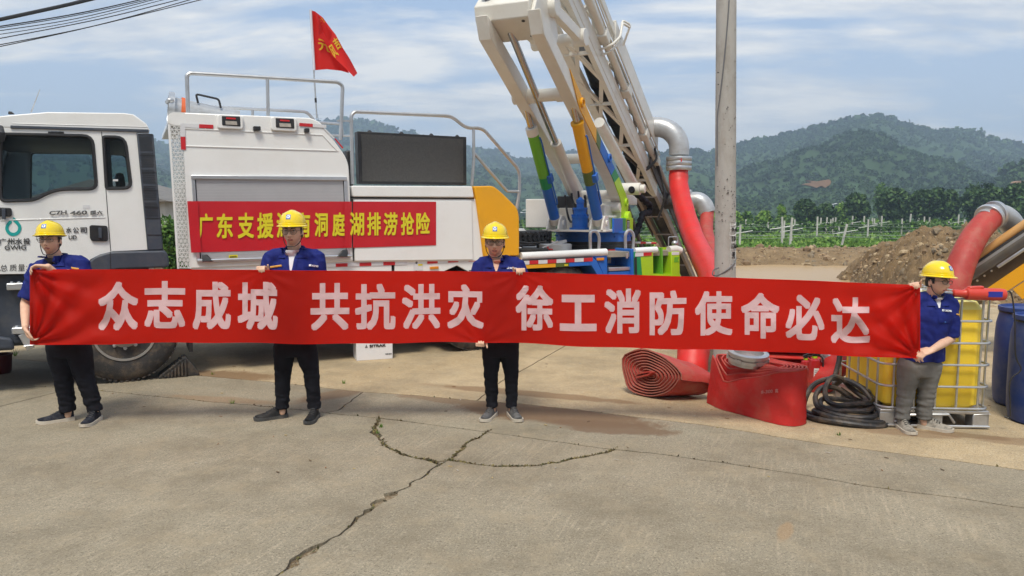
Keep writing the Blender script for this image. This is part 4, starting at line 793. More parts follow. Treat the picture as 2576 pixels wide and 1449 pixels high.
# ---- equipment body
W2 = 2.45
bl = [(462, 283), (783, 296.5), (806, 307), (877, 403), (889, 657.5), (477, 676)]
body = MB().prism(round_loop(PL(.004, *bl), [.0, .10, .06, .12, .02, .0], 5), (0, W2, 0)).build('equipment_body', WHITE, truck, bevel=.012, ang=30)
wing = MB(); wing.prism(round_loop(PL(.004, (422, 312), (422, 290), (432, 282), (465, 283), (465, 318)), [0, .05, .05, 0, 0]), (0, .05, 0))
wing.prism(PL(.004, (422, 310), (428, 310), (450, 676), (446, 676)), (0, .05, 0)); wing.prism(PL(.004, (459, 310), (466, 310), (481, 676), (478, 676)), (0, .05, 0))
NR = 37
def stripx(y): k = (y - 316) / 360; return 427 + 22.5 * k, 460.5 + 18.5 * k
for k in range(NR + 1):
    y = 316 + k * 358 / NR; a, b = stripx(y); wing.prism(PL(.006, (a, y - .8), (b, y - .8), (b, y + .8), (a, y + .8)), (0, .03, 0))
    if k == NR: break
    y2 = 316 + (k + 1) * 358 / NR; a2, b2 = stripx(y2); m_ = 3
    for j in range(m_ + 1):
        off = .5 if k % 2 else 0
        for dirn in (0, 1):
            f0 = (j + off) / m_; f1 = (j + off + (.5 if dirn else -.5)) / m_
            if min(f0, f1) < -.01 or max(f0, f1) > 1.01: continue
            x0 = a + (b - a) * f0; x1 = a2 + (b2 - a2) * f1; wing.prism(PL(.006, (x0 - .8, y), (x0 + .8, y), (x1 + .8, y2), (x1 - .8, y2)), (0, .03, 0))
wing.build('perforated_wing', WHITE, truck, smooth=False)
MB().prism(PL(.06, (428, 284), (470, 284), (470, 300), (428, 300)), (0, W2 - .06, 0)).build('wing_roof', WHITE, truck, bevel=.01)
MB().prism(PL(2.38, (430, 290), (470, 290), (484, 640), (452, 640)), (0, .05, 0)).build('wing_far_side', WHITE, truck)
cr_ = MB(); cr_.prism(PL(-.004, (468, 366), (846, 378), (846, 380.5), (468, 368.5)), (0, .012, 0)); cr_.prism(PL(-.003, (462, 322), (812, 338), (852, 380), (849, 381), (811, 340.5), (462, 324.5)), (0, .008, 0)); cr_.build('body_crease', WHITE, body, bevel=.002)
for x0, y0 in ((547, 287), (682.5, 292.5)):
    hs = MB().prism(round_loop(PL(-.03, (x0, y0 + 4), (x0 + 4, y0), (x0 + 60, y0 + 3), (x0 + 65, y0 + 8), (x0 + 65, y0 + 35), (x0 + 60, y0 + 38.5), (x0 + 4, y0 + 36), (x0, y0 + 32)), .03), (0, .06, 0)).build('lamp_recess', WHITE, body, bevel=.012)
    MB().prism(PL(-.038, (x0 + 11, y0 + 4), (x0 + 57, y0 + 6), (x0 + 58.5, y0 + 31), (x0 + 12, y0 + 28)), (0, .03, 0)).build('flood_lamp', BLACK, hs, bevel=.008)
    MB().prism(PL(-.042, (x0 + 20, y0 + 17), (x0 + 49, y0 + 18.5), (x0 + 50, y0 + 27.5), (x0 + 21, y0 + 26)), (0, .006, 0)).build('lamp_lens', M('lamp_lens', (.42, .38, .33), .2, 0, .2, 20), hs)
    MB().prism(PL(-.042, (x0 + 22, y0 + 8), (x0 + 46, y0 + 9.5), (x0 + 46, y0 + 13.5), (x0 + 22, y0 + 12)), (0, .006, 0)).build('red_lamp', REDTAPE, hs)
for x0, y0, w_ in ((638, 317, 18), (767, 322, 12)):
    MB().prism(round_loop(PL(-.05, (x0, y0), (x0 + w_, y0 + .5), (x0 + w_, y0 + 11), (x0, y0 + 10.5)), .01), (0, .06, 0)).build('side_camera', BLACK, body, bevel=.006)
tape('reflective_tape', 465, 536.5, 311, 314, 9.5, 2); tape('reflective_tape', 753, 821, 309, 314, 8, 2, True)
for L_ in (((454, 344), (466.5, 344), (467.5, 376.5), (455.5, 376.5)), ((841, 349), (844, 348), (864.5, 372), (861, 374))): MB().prism(PL(-.004, *L_), (0, .004, 0)).build('reflective_tape', REDTAPE, truck, smooth=False)
for L_ in (((453, 311), (465.5, 311), (466.5, 343.5), (454, 343.5)), ((815, 325), (818, 323), (842, 347), (839, 348.5))): MB().prism(PL(-.004, *L_), (0, .004, 0)).build('reflective_tape', WHTAPE, truck, smooth=False)
# roller shutter
MB().prism(PL(-.03, (481, 440.5), (873, 445), (873, 454), (481, 450)), (0, .05, 0)).build('shutter_top_rail', ALU, truck, bevel=.004)
sh = MB(); nsl = 52
for k in range(nsl):
    ya_ = 451 + (650 - 451) * k / nsl; yb = 451 + (650 - 451) * (k + .86) / nsl; k0 = k / nsl
    sh.prism(PL(-.004, (491 + 11 * k0, ya_), (864 + 8 * k0, ya_ + 3 - 10 * k0), (864 + 8 * k0, yb + 3 - 10 * k0), (491 + 11 * k0, yb)), (0, .016, 0))
sh.build('roller_shutter', M('shutter_grey', (.50, .50, .51), .45, .35, .05, 4), truck, smooth=False)
sf = MB(); sf.prism(PL(-.02, (481.5, 450), (490, 450), (503.5, 657), (495, 658)), (0, .03, 0)); sf.prism(PL(-.02, (865.5, 453), (873, 453), (880.5, 650), (873, 650)), (0, .03, 0)); sf.prism(PL(-.02, (498, 655), (882, 646), (882, 650), (498, 661)), (0, .03, 0)); sf.build('shutter_track', ALU, truck, bevel=.003)
for L_ in (((490.2, 452), (493, 452), (506, 650), (503, 650)), ((863, 455), (865.4, 455), (873.2, 640), (871, 640))): MB().prism(PL(-.006, *L_), (0, .004, 0)).build('shutter_seal', INK, truck, smooth=False)
hbm = MB().tube([T(497, 655, -.06), T(885, 643, -.06)], .014, 8).build('shutter_bar', ALU, truck)
for x0, y0 in ((507, 640), (846, 628)):
    MB().hexa([T(x0, y0 + 18, -.02), T(x0 + 32, y0 + 18, -.02), T(x0 + 28, y0 + 18, -.09), T(x0 + 2, y0 + 18, -.09), T(x0 + (2 if x0 < 600 else 16), y0, -.02), T(x0 + (14 if x0 < 600 else 28), y0, -.02), T(x0 + (14 if x0 < 600 else 28), y0, -.06), T(x0 + (2 if x0 < 600 else 16), y0, -.06)]).build('bar_bracket', BLACK, hbm, bevel=.008)
ys_ = MB(); ys_.prism(PL(-.03, (576, 642), (598, 641), (598, 649), (576, 650)), (0, .01, 0)); ysk = ys_.build('yellow_sticker', YELTEXT, truck); 
mb = MB(); put_text(mb, '液压操作禁处', quad(T(578, 648, -.032), T(596, 647, -.032), T(596, 643.5, -.032), T(578, 644.5, -.032)), .01); mb.build('sticker_text', INK, ysk, smooth=False)
# slogan banner pasted along the side
bt0, bt1 = (471, 506), (1096, 508)
def slog(x): k = (x - 471) / 625; return 506 + 1.5 * k, 635.5 - 18.5 * k
sb_ = MB()
for x0, x1, v in ((471, 497, -.024), (497, 866, -.0075), (866, 885, -.024), (888, 1097, -.018)):
    N_ = 12
    for j in range(N_):
        xa_, xb = x0 + (x1 - x0) * j / N_, x0 + (x1 - x0) * (j + 1) / N_; M_ = 14
        for i in range(M_):
            f = lambda x, t: T(x + (10 * t if x0 < 480 and x == x0 else 10 * t * (1 - (x - 471) / 450) if x < 880 else 0), slog(x)[0] + (slog(x)[1] - slog(x)[0]) * t, v - .003 * abs(noise.noise(Vector((x * .02, t * 9, v)))))
            t0, t1 = i / M_, (i + 1) / M_; sb_.add([f(xa_, t0), f(xb, t0), f(xb, t1), f(xa_, t1)], [(0, 1, 2, 3)])
slo = sb_.build('slogan_banner', REDVINYL, truck, ang=80)
cm = MB()
for tx, x0, x1, y0, y1 in (('广', 499, 535.5, 537, 601), ('东', 545, 586, 537, 600), ('支', 598, 639, 535, 600), ('援', 647, 688, 535, 600), ('湖', 695.6, 733, 535, 599), ('南', 742.5, 780, 535, 598), ('洞', 791, 824.5, 535, 596), ('庭', 836, 871, 534, 595), ('湖', 880, 916, 534, 594), ('排', 923.5, 958, 534, 593), ('涝', 965, 1000, 534, 593), ('抢', 1008.5, 1041.5, 534, 592), ('险', 1047, 1081.5, 534, 590.5)):
    v = -.0135 if x0 < 866 else -.024
    put_text(cm, tx, quad(T(x0, y1, v), T(x1, y1 - .8, v), T(x1, y0, v), T(x0, y0, v)), .028)
cm.build('slogan_lettering', YELTEXT, slo, smooth=False)
# roof pipe and railings
pc = T(430, 281, .55); rp_ = MB(); rp_.lathe([(.10, .0), (.12, .0), (.125, .25), (.15, .62), (.155, .72)], (pc.x + .72, pc.y, pc.z - .06), (-1, 0, .10), 24)
po = rp_.build('roof_outlet_pipe', GREYP, truck); fl = MB(); fl.lathe([(.16, .0), (.205, .0), (.205, .06), (.17, .06), (.165, .03), (.1, .02)], (pc.x + .03, pc.y, pc.z + .012), (-1, 0, .10), 28)
for k in range(3): a = k * 2.1 + .6; fl.ell((pc.x - .01, pc.y + math.cos(a) * .205, pc.z + .012 + math.sin(a) * .205), .04, .03, .03)
fl.build('outlet_coupling', STEEL, po); MB().lathe([(.155, 0), (.16, 0), (.162, .06), (.155, .06)], (pc.x + .16, pc.y, pc.z - .0), (-1, 0, .10), 24).build('orange_band', M('orange_rubber', (.62, .12, .03), .6), po)
MB().tube(fillet([(pc.x + .28, pc.y - .1, pc.z + .1), (pc.x + .26, pc.y - .1, pc.z + .2), (pc.x + .5, pc.y - .1, pc.z + .16), (pc.x + .52, pc.y - .1, pc.z + .06)], .03), .012, 6).build('pipe_handle', BLACK, po)
railing('roof_railing', PL(.1, (473, 284), (470, 190), (478, 184), (670, 195.5), (850, 206.5), (862, 216), (857, 352)), .022, [PL(.1, (672.5, 196), (674.5, 292))])
railing('roof_railing', PL(2.3, (480, 268), (494.5, 267), (772, 281), (790, 302)), .022, [PL(2.3, (635.5, 274), (635.5, 290))])
railing('walkway_railing', PL(.1, (887, 463), (883.5, 290), (892, 281), (1135, 292), (1172, 321.5), (1214, 322.5), (1307, 428), (1307, 484), (1299, 526)), .022, [PL(.1, (1191, 324), (1192, 400), (1187, 467)), PL(.1, (1194, 386.7), (1276, 481), (1306, 482))], fil=.08)
railing('walkway_railing', PL(2.3, (800, 308), (860, 312), (862, 340)), .02, [PL(2.3, (820, 340), (890, 342))])
MB().prism(PL(.09, (848, 301), (889, 302), (889, 307), (848, 306)), (0, .012, 0)).build('rail_bracket', STEEL, truck)
# LED board
lb_ = MB().prism(PL(.28, (899, 330), (1173.5, 344.5), (1174, 465.5), (904, 462.5)), (0, .14, 0)).build('display_board', BLACK, truck, bevel=.006)
LEDM = bpy.data.materials.new('led_face'); LEDM.use_nodes = True; _nt = LEDM.node_tree; _b = _nt.nodes['Principled BSDF']; _b.inputs['Roughness'].default_value = .35; _g = _nt.nodes.new('ShaderNodeNewGeometry'); _v = _nt.nodes.new('ShaderNodeTexNoise'); _v.inputs['Scale'].default_value = 150; _nt.links.new(_g.outputs['Position'], _v.inputs['Vector']); _r = _nt.nodes.new('ShaderNodeValToRGB'); _r.color_ramp.elements[0].position = .35; _r.color_ramp.elements[1].position = .65; _r.color_ramp.elements[0].color = (.032, .031, .029, 1); _r.color_ramp.elements[1].color = (.085, .08, .074, 1); _nt.links.new(_v.outputs['Fac'], _r.inputs[0]); _nt.links.new(_r.outputs[0], _b.inputs['Base Color'])
MB().prism(PL(.274, (908.5, 337), (1165, 350), (1165.5, 459), (912, 456)), (0, .01, 0)).build('screen_face', LEDM, lb_, smooth=False)
hk = MB()
for x0 in (930, 1010, 1085, 1150): hk.lathe([(.03, 0), (.03, .012), (.012, .03), (0, .03)], T(x0, 330 + (x0 - 899) * .053 + 2, .34), (0, 0, 1), 8)
hk.build('lifting_eyes', BLACK, lb_)
MB().prism(PL(1.2, (870, 378), (886, 378), (890, 470), (872, 470)), (0, .6, 0)).build('control_cabinet', BLACK, truck, bevel=.02)
# engine housing
eb = MB().prism(PL(.01, (890, 497), (1197, 500), (1217, 645), (1214, 657), (888, 660)), (0, W2 - .02, 0)).build('engine_housing', WHITE, truck, bevel=.01)
MB().prism(round_loop(PL(-.02, (885, 467), (1188, 468.5), (1193, 497), (888, 495)), .02), (0, W2, 0)).build('engine_hood', WHITE, truck, bevel=.02, seg=3)
hg = MB(); hg.prism(PL(-.003, (889, 497.3), (1193, 498.6), (1193, 501), (889, 500)), (0, .004, 0)); hg.prism(PL(-.003, (886, 500), (888.6, 500), (891, 657), (888.5, 657)), (0, .004, 0)); hg.build('panel_gap', INK, truck, smooth=False)
MB().prism(round_loop(PL(-.012, (891.5, 503), (1187, 505), (1190, 653), (892.5, 656.5)), .012), (0, .02, 0)).build('engine_door', WHITE, truck, bevel=.005)
oc = MB().prism(round_loop(PL(-.02, (1192.7, 468.5), (1241, 467.5), (1262, 484), (1302, 524), (1306.5, 546), (1306.5, 643), (1217, 646), (1207, 567), (1197, 497)), [.0, .05, .06, .1, .1, .02, .0, .1, .05], 4), (0, W2 + .02, 0)).build('orange_end_cover', ORANGE, truck, bevel=.014, seg=3)
# side skirts and lower tape
sk = MB(); sk.prism(PL(.02, (482, 662), (985, 655), (987, 760), (483, 770)), (0, .06, 0)); sk.prism(PL(.02, (993, 660), (1046, 657), (1047, 760), (994, 760)), (0, .06, 0)); sk.prism(PL(.02, (1050, 656), (1300, 648), (1302, 690), (1190, 690), (1150, 668), (1100, 690), (1050, 700)), (0, .06, 0)); sk.build('side_skirt', WHITE, truck, bevel=.006)
tape('reflective_tape', 665, 1024, 669, 657, 8.5, 12, True, v=.012); tape('reflective_tape', 1075, 1205, 655, 648, 8.5, 5, True, v=.012)
plate('marker_lamp', M('amber_lens', (.7, .25, .02), .25, coat=.5), PL(.0, (1082, 671), (1104, 670), (1104, 676.5), (1082, 677.5)), .02); 
nt_ = plate('warning_label', WHTAPE, PL(.015, (1041, 664), (1064, 663), (1064, 680), (1041, 681)), .003, bevel=0); plate('yellow_label', YELTEXT, PL(.012, (1052, 664.5), (1063, 664), (1063, 668), (1052, 668.5)), .002, bevel=0)
# ---- rear deck
zd = 1.245
dk = MB(); dk.box(4.70, 7.36, .06, 2.40, 1.17, zd); dk.build('deck_plate', M('deck_plate', (.36, .33, .27), .6, .3, .15, 6, dirt=((.30, .22, .13), .6, 4), bump=.3, bs=60), truck)
MB().tube([T(1310, 645, .04), T(1524, 634.5, .04)], .055, 14).build('deck_edge_rail', WHITE, truck)
def seglist(y0, y1, h0, parts, v, d, name):
    for x0, x1, m_ in parts:
        f = lambda x: (x - 1305) / (1492 - 1305); plate(name, m_, PL(v, (x0, y0 + (y1 - y0) * f(x0)), (x1, y0 + (y1 - y0) * f(x1)), (x1, y0 + (y1 - y0) * f(x1) + h0), (x0, y0 + (y1 - y0) * f(x0) + h0)), d, bevel=.003)
seglist(650.5, 641, 8, ((1305, 1389, ORANGE), (1389, 1424, OLIVE), (1424, 1520, BLUE)), .03, .05, 'deck_side_panel')
seglist(667.5, 658, 9.5, ((1315, 1398, ORANGE), (1398, 1432, OLIVE), (1432, 1486, BLUE)), -.03, .45, 'rear_wheel_arch')
tape('reflective_tape', 1309, 1491, 657, 647.8, 9.3, 8, v=-.034); seglist(656, 647, 11, ((1306, 1492, BLACK),), -.028, .4, 'arch_backing')
MB().prism(PL(-.03, (1480, 649), (1492, 648), (1501, 655), (1517, 688), (1530, 720), (1516, 722), (1502, 690), (1488, 668), (1480, 668)), (0, .45, 0)).build('rear_wheel_arch', BLUE, truck, bevel=.008)
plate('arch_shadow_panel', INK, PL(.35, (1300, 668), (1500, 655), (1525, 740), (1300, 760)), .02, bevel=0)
plate('blue_side_panel', BLUE, PL(.01, (1490, 641), (1525, 638), (1529, 760), (1500, 760), (1518, 690), (1502, 655)), .06)
plate('marker_lamp', MATS['amber_lens'], PL(-.012, (1502, 649), (1520.5, 648), (1520.5, 655), (1502, 656)), .02); pl_ = plate('notice_plate', YELTEXT, PL(-.035, (1420, 665), (1429, 664.6), (1429, 668.6), (1420, 669)), .004, bevel=0)
stp = MB(); stp.prism(PL(.42, (1520, 630), (1596, 627), (1600, 760), (1524, 760)), (0, .03, 0)); stp.prism(PL(.01, (1588, 627), (1594, 626), (1597, 760), (1591, 760)), (0, .42, 0)); stp.prism(PL(.01, (1521, 632), (1527, 632), (1530, 760), (1524, 760)), (0, .42, 0)); stp.build('step_recess', BLUE, truck, bevel=.006)
a, b = T(1529, 673, .08), T(1588, 670, .08); MB().box(a.x, b.x, .05, .42, a.z - .05, a.z).build('rear_step', ALU, truck, bevel=.006); MB().box(a.x, b.x, .06, .42, a.z - .45, a.z - .06).build('step_box', BLUE, truck)
plate('reflective_tape', REDTAPE, PL(.412, (1530, 628), (1548, 627.5), (1548, 635), (1530, 635.5)), .004, bevel=0); wl = plate('warning_label', WHTAPE, PL(.412, (1529, 638), (1537, 637.6), (1537, 662), (1529, 662.4)), .004, bevel=0); plate('yellow_label', YELTEXT, PL(.408, (1529.5, 638.5), (1536.5, 638), (1536.5, 641), (1529.5, 641.5)), .003, parent=wl, bevel=0); plate('yellow_label', YELTEXT, PL(.408, (1529.5, 650.5), (1536.5, 650), (1536.5, 653), (1529.5, 653.5)), .003, parent=wl, bevel=0); plate('grab_slot', ALU, PL(-.0, (1576, 637), (1580, 637), (1580, 650), (1576, 650)), .02, bevel=.002)
plate('green_side_panel', DKGREEN, PL(.0, (1595, 634), (1611, 633), (1621, 760), (1597, 760)), .4); plate('lime_side_panel', LIME, PL(.001, (1611.2, 633), (1643, 631), (1645, 760), (1621.2, 760)), .4)
plate('dark_slot', INK, PL(-.004, (1595.5, 648), (1602, 647.5), (1603, 692), (1596.5, 692)), .004, bevel=0)
tape('reflective_tape', 1598, 1639.5, 637, 634.5, 8.5, 2, v=-.006)
MB().tube([T(1595, 631.5, .04), T(1651, 628.5, .04)], .05, 12).build('deck_edge_rail', WHITE, truck)
MB().prism(PL(.4, (1641, 623), (1684, 622), (1686, 760), (1643, 760)), (0, .04, 0)).build('lime_recess', LIME, truck); MB().prism(PL(.02, (1664, 623), (1667, 623), (1669, 760), (1666, 760)), (0, .38, 0)).build('lime_rib', GREEN, truck)
plate('dark_slot', INK, PL(.1, (1682, 632), (1689, 632), (1690, 760), (1683, 760)), .2, bevel=0)
rp2 = plate('rear_pillar', LIME, PL(-.01, (1688.5, 633), (1710, 632), (1711.5, 760), (1690, 760)), .25, bevel=.01); plate('pillar_notch', GREEN, PL(-.013, (1697, 647), (1709, 646), (1705, 655), (1709, 660), (1696, 660)), .004, parent=rp2, bevel=0); plate('pillar_tape', WHTAPE, PL(-.013, (1690, 634), (1708.5, 633.5), (1708.5, 641), (1690, 641.5)), .004, parent=rp2, bevel=0)
MB().tube([T(1682, 629, .05), T(1700, 627, .05), T(1711, 631, .05)], .06, 12).build('pillar_cap', CREAM, truck)
MB().prism(PL(.0, (1641, 690), (1712, 690), (1712, 700), (1641, 700)), (0, 2.4, 0)).build('rear_bumper_beam', LIME, truck); MB().box(7.30, 7.40, .3, 2.42, .75, 1.22).build('tail_board', LIME, truck, bevel=.01)
for pts in (((1485, 631), (1485, 588), (1493, 581.5), (1501, 583.5), (1507, 598), (1506, 631)), ((1573.5, 626), (1573.5, 592), (1580, 580.5), (1588, 582), (1594, 596), (1592, 628))):
    MB().tube(smooth_path(PL(.2, *pts), 5), .024, 10).build('grab_handle', STEEL, truck)
rd = MB()
for k in range(5): 
    a, b = .0 + k / 5, (k + 1) / 5; A_, B_ = T(1583, 610, 1.9), T(1650, 612, 1.9); rd.tube([A_.lerp(B_, a), A_.lerp(B_, b)], .02, 8, mi=k % 2)
rd.build('marker_rod', [REDTAPE, WHTAPE], truck)
wk = MB(); c = T(1697, 612, .35); wk.ell(c, .05, .05, .045); wk.tube(fillet([c + Vector((-.12, 0, -.1)), c + Vector((-.12, 0, .1)), c + Vector((.06, 0, .1)), c + Vector((.06, 0, -.1))], .02), .008, 6); wk.build('work_lamp', STEEL, truck)
# ---- turntable and superstructure
tb = MB().lathe([(.70, 0), (.70, .07), (.62, .07), (.62, .12)], (BCu, BCv, zd), (0, 0, 1), 40).build('turntable_base', BLACK, truck)
tm = MB(); tm.lathe([(.60, 0), (.60, .14), (.62, .14), (.62, .17)], (BCu, BCv, zd + .11), (0, 0, 1), 40); tr_ = tm.build('turntable_ring', BLUE, truck); bo = MB()
for k in range(24): a = k * .262; bo.lathe([(.014, 0), (.014, .02), (0, .02)], (BCu + math.cos(a) * .598, BCv + math.sin(a) * .598, zd + .2), (math.cos(a), math.sin(a), 0), 6)
bo.build('ring_bolts', BLUE, tr_)
zp = zd + .28
def bbox(mb, p0, p1, q0, q1, z0, z1, mi=0): return mb.hexa([BL(p0, q0, z0), BL(p1, q0, z0), BL(p1, q1, z0), BL(p0, q1, z0), BL(p0, q0, z1), BL(p1, q0, z1), BL(p1, q1, z1), BL(p0, q1, z1)], mi)
bbox(MB(), -.98, .55, -.5, .5, zp, zp + .03).build('slewing_plate', CREAM, truck, bevel=.005)
for q in (-.34, .34):
    m_ = MB()
    for dq in (-.09, .09):
        L_ = [BL(-1.0, q + dq, zp + .03), BL(-.62, q + dq, zp + .03), BL(-.66, q + dq, zp + .18), BL(-.74, q + dq, zp + .24), BL(-.86, q + dq, zp + .24), BL(-.94, q + dq, zp + .17)]; m_.prism(L_, (BL(0, .03, 0) - BL(0, 0, 0)))
    m_.tube([BL(-.80, q - .14, zp + .13), BL(-.80, q + .14, zp + .13)], .045, 12); m_.build('cylinder_bracket', CREAM, truck, bevel=.006)
mo = MB(); mc_ = BL(-.72, .02, zp + .03); mo.lathe([(.16, 0), (.16, .03), (.12, .03), (.12, .17), (.128, .17), (.128, .20), (.10, .20), (.10, .30), (.112, .30), (.112, .33), (.055, .33), (.055, .40), (.062, .40), (.062, .45), (.04, .46), (.015, .49), (0, .49)], mc_, (0, 0, 1), 24)
for k in range(10): a = k * .628; mo.lathe([(.014, 0), (.014, .03), (0, .03)], mc_ + Vector((math.cos(a) * .118, math.sin(a) * .118, .20)), (0, 0, 1), 6)
mo.build('slewing_motor', BLUE, truck)
vb = MB(); bbox(vb, -.45, .0, -.42, -.1, zp + .03, zp + .36); bbox(vb, -.3, .2, .0, .28, zp + .03, zp + .40)
for k in range(6): vb.tube([BL(-.28 + .07 * k, .29, zp + .22), BL(-.28 + .07 * k, .36, zp + .22)], .022, 8)
vb.build('valve_block', CREAM, truck, bevel=.01)
bbox(MB(), -.55, -.25, -.95, -.55, zp + .05, zp + .5).build('white_control_box', WHITE, truck, bevel=.012); bbox(MB(), -.2, .1, -.55, -.15, zp + .36, zp + .55).build('dark_control_box', BLACK, truck, bevel=.012)
hs_ = MB()
for k in range(6):
    q = -.22 + .10 * k; a = BL(-.74 + .02 * k, q, zp + .55 + .03 * (k % 3)); hs_.tube(smooth_path([a, a + Vector((.03, .02, -.14)), BL(-.72, q + .05, zp + .22), BL(-.5, q + .02, zp + .14), BL(-.3, q, zp + .2)], 5), .017, 7)
hs_.build('hydraulic_hoses', BLACK, truck)
sd_ = MB(); qd = BL(0, .012, 0) - BL(0, 0, 0)
for (p0, p1, m_) in ((-.62, -.13, 0), (-.13, .05, 1), (.05, .5, 2)): bbox(sd_, p0, p1, .49, .52, zp - .02, zp + .2, m_)
bbox(sd_, .05, .52, .2, .5, zp - .02, zp + .2, 2); sd_.build('base_side_plate', [BLUE, DKGREEN, LIME], truck, bevel=.004)
npl = bbox(MB(), .10, .26, .522, .528, zp + .02, zp + .17).build('rating_plate', BLACK, truck); m_ = MB()
for k in range(6): bbox(m_, .12, .17, .528, .530, zp + .035 + k * .021, zp + .045 + k * .021); bbox(m_, .19, .24, .528, .530, zp + .035 + k * .021, zp + .045 + k * .021)
m_.build('rating_lines', WHTAPE, npl, smooth=False)
# ---- boom: two arms, rams, counterweight
bot = [(.14, 1.70), (.14, 1.96), (-.36, 2.31), (-2.17, 3.27), (-3.25, 3.86)]; top = [(-3.36, 4.12), (-2.38, 3.62), (-1.43, 3.08), (-.04, 2.36), (.56, 2.0), (.50, 1.72)]
def arm(q0, q1, name): 
    e = BL(0, q1, 0) - BL(0, q0, 0); return MB().prism([BL(p, q0, z) for p, z in bot + top], e).build(name, CREAM, truck, bevel=.012)
armL = arm(-.42, -.25, 'boom_arm'); armR = arm(.25, .418, 'boom_arm')
bp_ = [(-2.17, 3.27), (-1.48, 2.915), (-.36, 2.31), (.14, 1.96), (.14, 1.72)]; tp_ = [(-2.38, 3.62), (-1.43, 3.08), (-.04, 2.36), (.54, 2.0), (.48, 1.74)]
def along(L, t):
    d = [0]
    for a, b in zip(L[:-1], L[1:]): d.append(d[-1] + math.dist(a, b))
    s = t * d[-1]
    for i in range(len(L) - 1):
        if s <= d[i + 1] + 1e-9: k = (s - d[i]) / (d[i + 1] - d[i]); return (L[i][0] + (L[i + 1][0] - L[i][0]) * k, L[i][1] + (L[i + 1][1] - L[i][1]) * k)
    return L[-1]
for t0, t1, m_ in ((0, .36, ORANGE), (.36, .43, OLIVE), (.43, .66, BLUE), (.66, .73, DKGREEN), (.73, 1, LIME)):
    A_ = [along(bp_, t0 + (t1 - t0) * k / 4) for k in range(5)]; B_ = [along(tp_, t0 + (t1 - t0) * k / 4) for k in range(5)]
    if t0 == 0: A_ = [(-2.05, 3.24)] + A_[1:]
    MB().prism([BL(p, .419, z) for p, z in A_ + B_[::-1]], BL(0, .432, 0) - BL(0, .419, 0)).build('arm_side_plate', m_, armR, bevel=.003)
for (p, z, m_) in ((-1.9, 3.26, ORANGE), (-.62, 2.62, BLUE), (.36, 1.98, LIME)): MB().lathe([(.04, 0), (.065, 0), (.065, .03), (.04, .03), (.04, 0)], BL(p, .43, z), (BL(0, 1, 0) - BL(0, 0, 0)), 18).build('pin_boss', m_, armR)
for (p, z, r_) in ((-2.08, 3.36, .085), (-.72, 2.62, .075), (.05, 2.1, .07), (.1, 1.9, .08)): MB().cyl(BL(p, -.42, z), BL(p, .42, z), r_, 20).build('cross_tube', CREAM, truck)
for q in (-.42, -.2, .2, .37): MB().cyl(BL(-2.08, q - .05, 3.36), BL(-2.08, q + .05, 3.36), .10, 20).build('ram_knuckle', CREAM, truck)
for q, spec in ((.34, ((0, .05, CREAM, .085), (.05, .335, BLUE, .078), (.335, .44, OLIVE, .08), (.44, .79, ORANGE, .08), (.785, .80, ORANGE, .092))), (-.34, ((0, .05, CREAM, .085), (.05, .31, BLUE, .078), (.31, .40, DKGREEN, .08), (.40, .725, GREEN, .08), (.725, .78, CREAM, .084)))):
    a = BL(-.80, q, zp + .13); b = BL(-2.08, q, 3.36); d_ = b - a; rod = MB().cyl(a + d_ * .74, b, .046, 18).build('ram_rod', CHROME, truck)
    for t0, t1, m_, r_ in spec: MB().cyl(a + d_ * t0, a + d_ * t1, r_, 22).build('ram_barrel', m_, truck)
    s_ = (BL(0, .1, 0) - BL(0, 0, 0)); n_ = d_.normalized().cross(s_.normalized()); off = -n_ * .0 + s_ * .95
    MB().tube(smooth_path([a + d_ * .16 + off * .9, a + d_ * .2 + off * 1.1, a + d_ * .5 + off * 1.02, a + d_ * .68 + off * 1.05, a + d_ * .70 + off * .7], 5), .012, 6).build('ram_feed_pipe', spec[1][2], rod)
    m_ = MB(); c = a + d_ * .38 + off * .8; m_.beam(c - d_ * .03, c + d_ * .03, .1, .1); m_.build('ram_valve', spec[1][2], rod, bevel=.01)
# counterweight head
e = BL(0, .25, 0) - BL(0, -.46, 0); cwp = [(-3.26, 4.07), (-2.86, 3.90), (-2.75, 4.10), (-2.92, 4.36), (-3.12, 4.42), (-3.30, 4.24)]
cwt = MB().prism([BL(p, -.46, z) for p, z in cwp], e).build('head_block', CREAM, truck, bevel=.012)
bs_ = MB()
for (p, q) in ((-3.2, -.36), (-3.2, .14), (-2.93, -.36), (-2.93, .14)): z = 4.07 + (p + 3.26) * (-.17 / .40); bs_.lathe([(.022, 0), (.022, .004), (0, .004)], BL(p, q, z - .002), (-.25, -.25, -1), 10)
bs_.build('block_bolts', DARK, cwt)
for q in (-.33, .07):
    c = BL(-3.24, q, 4.40); lm = MB(); ax_ = (BL(-1, 0, -.25) - BL(0, 0, 0)); lm.lathe([(.02, -.05), (.06, -.02), (.065, .02), (.06, .025), (0, .022)], c, ax_, 18); lm.tube([c, c + Vector((0, 0, -.08))], .012, 6); lo = lm.build('boom_lamp', BLACK, truck); MB().lathe([(.052, .026), (.05, .03), (0, .03)], c, ax_, 18).build('lamp_glass', M('boom_lamp_lens', (.35, .33, .3), .2, 0, .3, 60), lo)
for q in (.30, -.30):
    lk = MB(); a, b = BL(-2.72, q, 4.30), BL(-1.62, q, 4.17); lk.beam(a, b, .10, .15); 
    for c in (a, b): lk.cyl(c - (BL(0, .09, 0) - BL(0, 0, 0)), c + (BL(0, .09, 0) - BL(0, 0, 0)), .12, 18)
    lk.build('tilt_link', CREAM, truck, bevel=.01)
for p, z in ((-1.62, 4.17), (-2.72, 4.30)): MB().cyl(BL(p, -.35, z), BL(p, .35, z), .07, 16).build('link_shaft', CREAM, truck)
